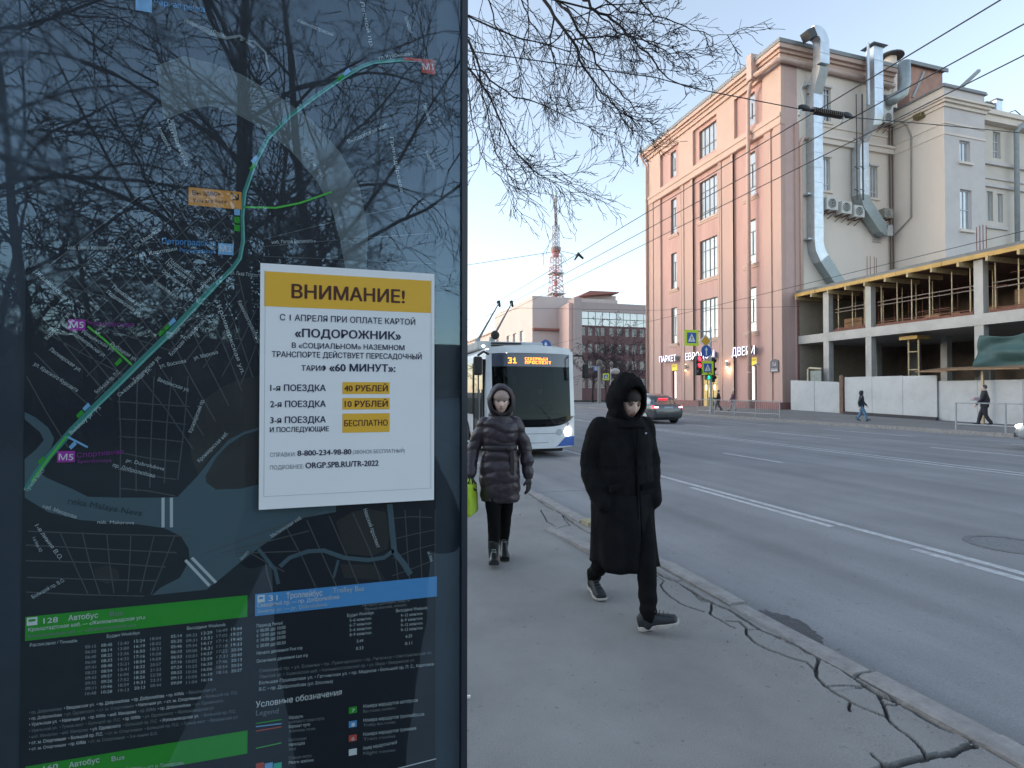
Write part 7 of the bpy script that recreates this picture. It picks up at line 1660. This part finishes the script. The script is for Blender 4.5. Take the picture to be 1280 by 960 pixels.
limb(bm_, [L_(.09, 0, .88), kneeF, ankF], [.08, .052, .038]); limb(bm_, [L_(-.09, 0, .88), kneeR, ankR], [.08, .052, .038])
for sg, hp in ((1, L_(.13, -.04, .90)), (-1, L_(-.13, -.04, .90))):
    el_ = L_(sg*.265, .05, 1.10); limb(bm_, [L_(sg*.17, 0, 1.39), el_, hp], [.045, .038, .03]); hand(bm_, hp, Vector((-sg*.8, -.2, -.6)), (0, -1, .2), .5, .9)
bodyme = remesh(bm_, .012, 3)
hc = L_(.018, -.078, 1.548); YAWM, PITM = R(-2), R(17)
hm, bits = head_mesh(hc, 1.0, YAWM, PITM)
add_mesh(None, [(bodyme, 0), (hm, None)], [skin_m, lip_m], 'body', man)
for nm, e, mt in bits: e.build(nm, mt, man, smooth=True)
# hair under the hood
m = MB(); axm = Matrix.Rotation(YAWM, 3, 'Z') @ Matrix.Rotation(PITM, 3, 'X') @ Vector((0, -1, 0))
Rm_ = Matrix.Rotation(YAWM, 3, 'Z') @ Matrix.Rotation(PITM, 3, 'X')
m.ell(hc+Rm_ @ Vector((0, .008, .048)), (.080, .100, .082), 24, 16, Rm_); hairme = m.mesh('hair', M('hair_dark', (.02, .014, .01), .7, var=.2, scale=60), True); link('hair', hairme, man)
# coat: torso and sleeves melted together, then the skirt with its slit
cm = MB()
torso(cm, [(mx, my+.0, .66, .232, .175), (mx, my, .80, .236, .178), (mx, my, .95, .232, .172), (mx, my, 1.1, .222, .165), (mx, my, 1.25, .225, .16), (mx, my, 1.36, .215, .145), (mx, my, 1.42, .165, .125), (mx, my, 1.445, .115, .105)])
for sg in (1, -1): limb(cm, [L_(sg*.175, 0, 1.375), L_(sg*.262, .045, 1.09), L_(sg*.200, -.085, .85)], [.082, .077, .068], 16)
limb(cm, [L_(.015, -.03, 1.40), L_(.015, -.03, 1.42)], [.095, .088])
def coatdef(co, n):
    w = wrinkle(.007, 6)(co, n)+wrinkle(.003, 16)(co, n)
    if abs(co.z-1.08) < .02: w -= .004
    ang = math.atan2(co.x-mx+.015, -(co.y-my)); w += .004*gs(ang-.12, .05)*(co.z < 1.4)
    return w
coat = put(remesh(cm, .011, 3, coatdef), 'coat', black, man)
m = MB(); n_ = 90; zr = [.90, .80, .70, .62, .55, .48, .43, .395]; slit = .17
for j, z in enumerate(zr):
    t_ = j/(len(zr)-1); gap = .02+.30*max(0, (.68-z)/.33)**1.1
    for k in range(n_+1):
        a = slit+gap*.5+(2*math.pi-gap)*k/n_
        rx, ry = .236+.016*t_, .180+.035*t_
        fold = (.010*math.sin(a*7+1)+.007*math.sin(a*13+z*5))*t_
        m.v.append((mx+(rx+fold)*math.sin(a)+.012*t_, my-(ry+fold)*math.cos(a)-.005*t_, z+.010*math.sin(a*3)*t_-(.022*t_ if math.cos(a-slit) > .4 else 0)))
for j in range(len(zr)-1):
    for k in range(n_): a = j*(n_+1)+k; m.f.append((a, a+1, a+n_+2, a+n_+1)); m.m.append(0)
sk = m.build('coat_skirt', black, man, smooth=True); so = sk.modifiers.new('s', 'SOLIDIFY'); so.thickness = .012
# placket, pocket flaps, toggle
m = MB()
for k in range(9):
    z0 = .72+k*.075; a = .10; x = mx+.235*math.sin(a); y_ = my-.178*math.cos(a)
    m.box(x-.004, x+.004, y_-.012, y_+.01, z0, z0+.072)
o = m.build('zip', black2, man); o['kind'] = 'stuff'
for sg in (1, -1): m = MB(); m.hexa([L_(sg*.12-.06, -.175, .93), L_(sg*.12+.06, -.168, .95), L_(sg*.12+.06, -.13, .95), L_(sg*.12-.06, -.13, .93), L_(sg*.12-.06, -.180, .97), L_(sg*.12+.06, -.173, .99), L_(sg*.12+.06, -.13, .99), L_(sg*.12-.06, -.13, .97)]); o = m.build('pocket_flap', black2, man); bevel(o, .006)
m = MB(); m.tube([L_(-.245, -.02, .97), L_(-.262, -.03, .90), L_(-.275, -.035, .86)], .005, 6); m.build('drawstring', flat('cord_grey', (.06, .06, .065)), man)
m = MB(); m.tube([L_(.10, -.155, 1.335), L_(.112, -.158, 1.335)], .006, 8); m.build('snap_button', metal_g, man)
# collar wrapped to the chin
m = MB(); rr_ = []
for z, rx, ry, oy in [(1.38, .155, .14, -.02), (1.40, .130, .120, -.030), (1.415, .112, .110, -.035), (1.43, .104, .102, -.035), (1.434, .092, .092, -.035), (1.42, .082, .085, -.03), (1.40, .08, .09, -.04)]: rr_.append([p+Vector((.0, .04*(0) , (.02 if False else 0))) for p in ring((mx+.012, my+oy+.0, z), rx, ry, 36)])
m.loft(rr_, cap=False); put(m.mesh('collar', black2, True), 'collar', black2, man)
hd = hood_shell(hc+Vector((-.005, .030, .032)), Vector((axm.x, axm.y, -.20)), (.136, .192, .160), a0=.70, th=.02, jit=.014)
ho_ = hd.build('hood', black2, man, smooth=True)
m = MB(); limb(m, [hc+Vector((0, .10, -.06)), hc+Vector((0, .115, -.12))], [.10, .12]); m.ell(hc+Vector((0, .085, -.14)), (.15, .09, .07), 16, 10); put(remesh(m, .012, 4, wrinkle(.006, 9)), 'hood_drape', black2, man)
tm = MB(); limb(tm, [L_(.095, -.01, .86), kneeF, ankF+Vector((0, 0, .0))], [.105, .074, .057]); limb(tm, [L_(-.095, 0, .86), kneeR, ankR+Vector((0, 0, .0))], [.105, .073, .056]); torso(tm, [(mx, my, .80, .17, .13), (mx, my, .98, .17, .13)])
put(remesh(tm, .011, 2, lambda co, n: .006*math.sin(co.z*60+noise.noise(co*7)*6)*max(0, 1-co.z/.42)+wrinkle(.006, 8)(co, n)), 'trousers', trou, man)
solem = M('sole_pale', (.40, .38, .35), .7, var=.15, scale=30, dirt=.4, dscale=20); shoem = M('shoe_dark', (.012, .016, .02), .6, var=.2, scale=30)
for hl, dd, tu in ((heelF, dF, R(16)), (heelR, dR, R(-5))):
    m = MB(); shoe(m, hl, dd, .262, .048, tu); limb(m, [hl+dd*.05+Vector((0, 0, .05)), hl+dd*.045+Vector((0, 0, .105))], [.050, .046]); s_ = put(remesh(m, .008, 3), 'shoe', shoem, man)
    m = MB(); sole(m, hl, dd, .262, .048, tu); o = m.build('sole', solem, s_); bevel(o, .006)
    m = MB()
    for k in range(4):
        uu = Vector((0, 0, 1)); sd_ = Vector((-dd.y, dd.x, 0)); b = hl+dd*(.10+.028*k)*math.cos(tu)+uu*(.118-.012*k+(.10+.028*k)*math.sin(tu)); m.tube([b-sd_*.026, b+uu*.006, b+sd_*.026], .004, 5)
    o = m.build('laces', flat('laces_grey', (.05, .055, .06)), s_); o['kind'] = 'stuff'
# ---------------------------------------------------------------- the woman in the quilted coat
wx, wy = 1.42, 5.12
wom = thing('person', 'woman in a belted purple-brown quilted coat and hood walking towards the viewer', 'person', (wx, wy, 0))
quilt = M('quilted_plum', (.034, .025, .033), .40, var=.12, scale=6, bump=.15, bscale=50, spec=.45); quilt2 = M('hood_plum', (.030, .024, .028), .5, var=.12, scale=6, spec=.4)
yawW = R(-13); RW = Matrix.Rotation(yawW, 3, 'Z')
Wl = lambda x, y, z: Vector((wx, wy, 0))+RW @ Vector((x, y, 0))+Vector((0, 0, z))
dW = RW @ Vector((0, -1, 0))
aF = Wl(-.065, -.12, .115); aR = Wl(.045, .13, .13); kF = Wl(-.06, -.12, .48); kR = Wl(.055, -.01, .45)
hpL = Wl(.275, -.04, .80); elL = Wl(.262, .05, 1.06); hpR = Wl(-.285, -.10, .83); elR = Wl(-.262, .03, 1.07)
bm_ = MB(); 
for args in [(0, 0, .86, .14, .10), ]: pass
bm_.loft([ring(Wl(0, 0, z), rx, ry, 24, yawW) for z, rx, ry in [(.84, .145, .11), (1.0, .13, .10), (1.2, .14, .10), (1.33, .12, .07), (1.38, .055, .055)]])
limb(bm_, [Wl(0, 0, 1.38), Wl(0, -.02, 1.47)], [.048, .045]); limb(bm_, [Wl(-.08, 0, .86), kF, aF], [.075, .046, .034]); limb(bm_, [Wl(.08, 0, .86), kR, aR], [.075, .046, .034])
for sg, el_, hp in ((1, elL, hpL), (-1, elR, hpR)): limb(bm_, [Wl(sg*.155, 0, 1.345), el_, hp], [.04, .034, .026])
bodyme = remesh(bm_, .012, 3)
hcw = Wl(.012, -.045, 1.535); hm, bits = head_mesh(hcw, .96, yawW-R(2), R(4), True)
sk2 = M('skin_fair', (.66, .46, .385), .5, var=.05, scale=40, spec=.4)
add_mesh(None, [(bodyme, 0), (hm, None)], [sk2, M('lips_fair', (.46, .26, .23), .45, var=0)], 'body', wom)
for nm, e, mt in bits: e.build(nm, mt if nm != 'eyebrow' else M('brow_fair', (.08, .05, .035), .8, var=0), wom, smooth=True)
Rw2 = Matrix.Rotation(yawW-R(2), 3, 'Z') @ Matrix.Rotation(R(4), 3, 'X')
m = MB(); m.ell(hcw+Rw2 @ Vector((0, -.002, .052)), (.080, .104, .072), 28, 18, Rw2); m.loft([[hcw+Rw2 @ Vector((rx*math.cos(a), .002+ry*math.sin(a), z)) for a in [2*math.pi*k/36 for k in range(36)]] for z, rx, ry in [(.034, .079, .099), (.036, .083, .1045), (.052, .084, .1055), (.054, .080, .101)]]); hb = put(m.mesh('cap', None, True), 'cap', M('cap_beige', (.36, .26, .225), .85, var=.08, scale=50, bump=.3, bscale=200), wom)
cm = MB()
cm.loft([ring(Wl(0, 0, z), rx, ry, 28, yawW) for z, rx, ry in [(.575, .178, .150), (.60, .190, .160), (.70, .197, .165), (.82, .196, .165), (.92, .188, .158), (1.02, .172, .145), (1.09, .150, .122), (1.16, .165, .135), (1.26, .180, .14), (1.33, .178, .125), (1.365, .13, .105), (1.39, .095, .09)]])
for sg, el_, hp in ((1, elL, hpL), (-1, elR, hpR)): limb(cm, [Wl(sg*.150, 0, 1.325), el_, hp+(el_-hp)*.10], [.070, .064, .050], 16)
coat = put(remesh(cm, .0095, 3, puff_irregular), 'quilted_coat', quilt, wom)
m = MB(); m.loft([ring(Wl(0, 0, z), rx, ry, 32, yawW) for z, rx, ry in [(1.065, .158, .130), (1.07, .170, .142), (1.115, .170, .142), (1.12, .158, .130)]], cap=False); be = put(m.mesh('belt', None, True), 'belt', quilt2, wom)
m = MB(); m.loft([[Wl(.085+a, -.150-.0*a, z), Wl(.125+a, -.140, z), Wl(.125+a, -.128, z), Wl(.085+a, -.138, z)] for a, z in [(0, 1.10), (.008, 1.0), (.004, .88), (.012, .84)]]); o = m.build('belt_end', quilt2, be); bevel(o, .004)
m = MB(); m.ell(Wl(.09, -.150, 1.092), (.03, .018, .026), 12, 8); m.build('belt_knot', quilt2, be, smooth=True)
# crossing lapel collar
m = MB(); rr_ = []
for z, rx, ry, oy in [(1.30, .14, .12, -.01), (1.35, .115, .108, -.01), (1.385, .100, .098, -.012), (1.40, .092, .092, -.012), (1.39, .078, .08, -.012), (1.34, .07, .07, -.01)]: rr_.append(ring(Wl(0, oy, z), rx, ry, 32, yawW))
m.loft(rr_, cap=False); me_ = m.mesh('collar', None, True)
for v in me_.vertices: v.co += v.normal*.006*noise.noise(v.co*14)
put(me_, 'collar', quilt2, wom)
hd = hood_shell(hcw+RW @ Vector((0, .040, 0))+Vector((0, 0, .006)), dW+Vector((0, 0, -.02)), (.136, .170, .136), a0=.84, th=.02, jit=.008); hd.build('hood', quilt2, wom, smooth=True)
m = MB(); m.ell(hcw+RW @ Vector((0, .08, -.13)), (.13, .08, .07), 16, 10); put(remesh(m, .012, 3, wrinkle(.006, 9)), 'hood_drape', quilt2, wom)
tm = MB(); limb(tm, [Wl(-.078, 0, .80), kF, aF+Vector((0, 0, .03))], [.098, .068, .050]); limb(tm, [Wl(.078, .0, .80), kR, aR+Vector((0, 0, .03))], [.098, .066, .050]); tm.loft([ring(Wl(0, 0, z), .16, .12, 20, yawW) for z in (.78, .9)])
put(remesh(tm, .011, 2, wrinkle(.005, 8)), 'trousers', trou, wom)
boot = M('boot_black', (.010, .014, .014), .35, var=.2, scale=25, spec=.5)
for an, tu, sx_ in ((aF, R(6), 0), (aR, R(-14), 0)):
    hl = an-dW*.045; hl.z = .010 if tu > 0 else .055
    m = MB(); shoe(m, hl, dW, .25, .044, tu); limb(m, [hl+dW*.05+Vector((0, 0, .06)), hl+dW*.048+Vector((0, 0, .20))], [.048, .054]); s_ = put(remesh(m, .008, 3), 'boot', boot, wom)
    m = MB(); sole(m, hl, dW, .25, .044, tu); m.build('sole', rub, s_)
    m = MB()
    for k in range(5): b = hl+dW*(.098-.012*(k > 2)*(k-2)+.004)+Vector((0, 0, .095+.022*k)); sd_ = RW @ Vector((1, 0, 0)); m.tube([b-sd_*.02, b+dW*.004, b+sd_*.02], .003, 5)
    o = m.build('laces', flat('laces_silver', (.35, .42, .40), .4), s_); o['kind'] = 'stuff'
glove = M('glove_black', (.010, .010, .011), .6, var=.1, scale=30)
for nm_, hp, el_, thumb, cu, pn in (('L', hpL, elL, RW @ Vector((-.5, -.85, 0)), .42, RW @ Vector((-1, 0, 0))), ('R', hpR, elR, RW @ Vector((.5, -.85, 0)), .95, RW @ Vector((1, 0, 0)))):
    m = MB(); d_ = (hp-el_).normalized()*.6+Vector((0, 0, -.7)); hand(m, hp, d_, thumb, cu, 1.02, palm_n=pn); limb(m, [hp-d_.normalized()*.05, hp+d_.normalized()*.01], [.033, .028]); put(remesh(m, .0042, 2), 'glove', glove, wom)
# green bag in her right hand
dR_ = ((hpR-elR).normalized()*.6+Vector((0, 0, -.7))).normalized(); grip = hpR+dR_*.10+RW @ Vector((.018, 0, 0))
bag = thing('shopping_bag', 'lime green flat shopping bag hanging from the gloved hand of the woman', 'bag', (grip.x, grip.y, .42))
bagm = M('bag_lime', (.36, .52, .035), .5, var=.12, scale=10, bump=.2, bscale=20)
bz1 = 1.63-(607-490)/680*5.05; bz0 = 1.63-(645-490)/680*5.05
hwB = .16; m = MB(); rr_ = []; axb = RW @ Vector((-.25, -.97, 0)); sdb = Vector((-axb.y, axb.x, 0))
for z, th_, wd in [(bz0, .040, .15), (bz0+.02, .052, .158), ((bz0+bz1)/2, .042, .156), (bz1-.02, .030, .156), (bz1, .024, .155)]:
    c = Vector((grip.x-.01, grip.y, z)); rr_.append([c+axb*(wd*a)+sdb*(th_*b+.006*noise.noise(Vector((a*3, b, z*9)))) for a, b in [(-1, -.7), (-.5, -1), (0, -.9), (.5, -1), (1, -.7), (1, .7), (.5, 1), (0, .9), (-.5, 1), (-1, .7)]])
m.loft(rr_); o = m.build('bag_body', bagm, bag); bevel(o, .005)
for sg in (1, -1):
    m = MB(); c = Vector((grip.x-.01, grip.y, bz1)); m.tube([c+axb*.07+sdb*.02*sg, c+axb*.05+sdb*.012*sg+Vector((0, 0, .05)), grip+sdb*.004*sg+Vector((0, 0, -.005)), c-axb*.05+sdb*.012*sg+Vector((0, 0, .05)), c-axb*.07+sdb*.02*sg], .005, 6); m.build('bag_handle', bagm, bag, smooth=True)
# ---------------------------------------------------------------- people on the far pavement
def walker(label, x, y, h, yaw, jac, trs, headm, group=None, stride=.30, hood=False, hands=True, capm=None, bagc=None):
    """a walking figure: one body, jacket, trousers, shoes, hair or hood"""
    z0 = FZ(x, y); s = h/1.75; t = thing('person', label, 'person', (x, y, z0), group)
    Rz = Matrix.Rotation(yaw, 3, 'Z'); O = Vector((x, y, z0)); G = lambda a, b, c: O+Rz @ Vector((a*s, b*s, 0))+Vector((0, 0, c*s)); f = Rz @ Vector((0, -1, 0))
    aF = G(-.08, -stride, .10); aR = G(.08, stride*.95, .14); kF = G(-.09, -stride*.62, .50); kR = G(.09, .02, .47)
    sl = [(G(.21, 0, 1.40), G(.26, -.10, 1.13), G(.25, -.26, .93)), (G(-.21, 0, 1.40), G(-.26, .14, 1.14), G(-.25, .10, .88))]
    b = MB(); b.loft([ring(G(0, 0, z), rx*s, ry*s, 16, yaw) for z, rx, ry in [(.86, .15, .11), (1.1, .15, .11), (1.36, .18, .10), (1.46, .09, .08)]]); limb(b, [G(0, 0, 1.42), G(0, -.02, 1.54)], [.055*s, .05*s], 10)
    b.ell(G(0, -.025, 1.64), (.076*s, .094*s, .118*s), 16, 12, Rz); b.ell(G(0, -.118, 1.62), (.012*s, .02*s, .02*s), 8, 6, Rz)
    limb(b, [G(-.09, 0, .88), kF, aF], [.08*s, .055*s, .04*s], 10); limb(b, [G(.09, 0, .88), kR, aR], [.08*s, .055*s, .04*s], 10)
    for a_, e_, w_ in sl: limb(b, [a_, e_, w_], [.045*s, .038*s, .03*s], 10); hand(b, w_, (w_-e_)+Vector((0, 0, -.1)), f, .5, s)
    bo = put(remesh(b, .013*s, 2), 'body', skin_m, t)
    j = MB(); j.loft([ring(G(0, 0, z), rx*s, ry*s, 20, yaw) for z, rx, ry in [(.80, .195, .15), (.95, .195, .15), (1.12, .185, .14), (1.30, .205, .14), (1.40, .19, .12), (1.48, .11, .10), (1.52, .09, .09)]])
    for a_, e_, w_ in sl: limb(j, [a_-Vector((0, 0, .03)), e_, w_+(e_-w_)*.08], [.075*s, .065*s, .05*s], 12)
    put(remesh(j, .015*s, 2, wrinkle(.008, 7)), 'jacket', jac, t)
    q = MB(); limb(q, [G(-.095, 0, .86), kF, aF], [.105*s, .078*s, .062*s], 12); limb(q, [G(.095, 0, .86), kR, aR], [.105*s, .078*s, .062*s], 12); put(remesh(q, .015*s, 2, wrinkle(.006, 8)), 'trousers', trs, t)
    for an, tu in ((aF, R(12)), (aR, R(-22))):
        hl = an-f*.05*s; hl.z = z0+(.012 if tu > 0 else .09)*s; m = MB(); shoe(m, hl, f, .27*s, .048*s, tu); limb(m, [hl+f*.05+Vector((0, 0, .05)), hl+f*.05+Vector((0, 0, .12))], [.048, .048]); put(remesh(m, .012, 2), 'shoe', rub, t)
    if hood: hd = hood_shell(G(0, .0, 1.655), f, (.115*s, .15*s, .125*s), a0=.75, n=22, nr=12, th=.02, jit=.006); hd.build('hood', headm, t, smooth=True)
    else:
        m = MB(); m.ell(G(0, .005, 1.675), (.082*s, .100*s, .098*s), 16, 10, Rz); m.build('cap' if capm else 'hair', headm, t, smooth=True)
        if capm: m = MB(); m.box(0, 0, 0, 0, 0, 0) if False else m.prism([(-.06, -.085), (.06, -.085), (.05, -.15), (-.05, -.15)], lambda a, b_, d: G(a, b_, 1.665+d), 0, .012); m.build('cap_peak', headm, t)
    return t
navyj = M('jacket_navy', (.018, .022, .035), .7, var=.2, scale=6); jeans = M('jeans_blue', (.10, .19, .30), .85, var=.2, scale=8); dkj = M('jacket_dark', (.022, .022, .026), .7, var=.2, scale=6); darkt = M('trousers_dark', (.025, .02, .03), .8, var=.15)
pinkj = M('jacket_mauve', (.20, .10, .13), .75, var=.3, scale=10); palet = M('trousers_pale', (.34, .28, .26), .8, var=.15); hairl = M('hair_pale', (.50, .40, .34), .8, var=.1)
p = on(1077, 527, 2, FZ(26, 22)); walker('man in a navy hooded jacket and pale blue jeans walking before the white hoarding', p.x, p.y, 1.62, R(42), navyj, jeans, navyj, hood=True, stride=.26)
p = on(1231, 532, 2, .05); pr_ = walker('man in a dark jacket and cap walking before the hoarding near the right edge', p.x, p.y, 1.92, R(212), dkj, darkt, M('cap_dark', (.03, .03, .035), .7), capm=True, stride=.22)
pk = on(1222, 497, 1, p.y-.25); m = MB(); m.box(pk.x-.30, pk.x+.12, pk.y-.05, pk.y+.12, pk.z-.13, pk.z+.02); o = m.build('carried_bundle', M('bundle_pink', (.42, .32, .34), .8, var=.2)); bevel(o, .05); tag(o, 'small pinkish bundle held by the man in the dark jacket and cap', 'bundle')
p = on(898, 514.3, 2, FZ(27, 35)); walker('dark clad pedestrian walking left in front of the shop entrance', p.x, p.y, 1.62, R(232), dkj, darkt, M('hair_dark', (.02, .014, .01)), stride=.28)
p = on(916, 514.3, 2, FZ(28, 35)); walker('pale haired pedestrian in mauve and beige passing the shop wall', p.x, p.y, 1.55, R(228), pinkj, palet, hairl, stride=.26)

# ---------------------------------------------------------------- the one who holds the phone, seen only as a dark shape mirrored in the glass
t = thing('person', 'dark silhouette of the person taking the picture, mirrored in the glass below the notice', 'person', (.02, -.34, 0))
m = MB(); m.loft([ring((.02, -.36, z), rx, ry, 20) for z, rx, ry in [(.05, .15, .12), (.5, .17, .13), (.9, .23, .16), (1.2, .25, .16), (1.36, .24, .14), (1.44, .12, .10), (1.5, .07, .07)]]); m.ell((.02, -.36, 1.61), (.085, .10, .125), 16, 12)
for sg in (1, -1): limb(m, [(.02+sg*.2, -.36, 1.38), (.02+sg*.30, -.26, 1.14), (.02+sg*.09, -.08, 1.36)], [.07, .06, .045])
put(remesh(m, .016, 3, wrinkle(.008, 7)), 'body', black, t)
m = MB(); m.box(-.08, .08, -.035, -.026, 1.33, 1.415); put(m.mesh('phone', None), 'phone', rub, t)
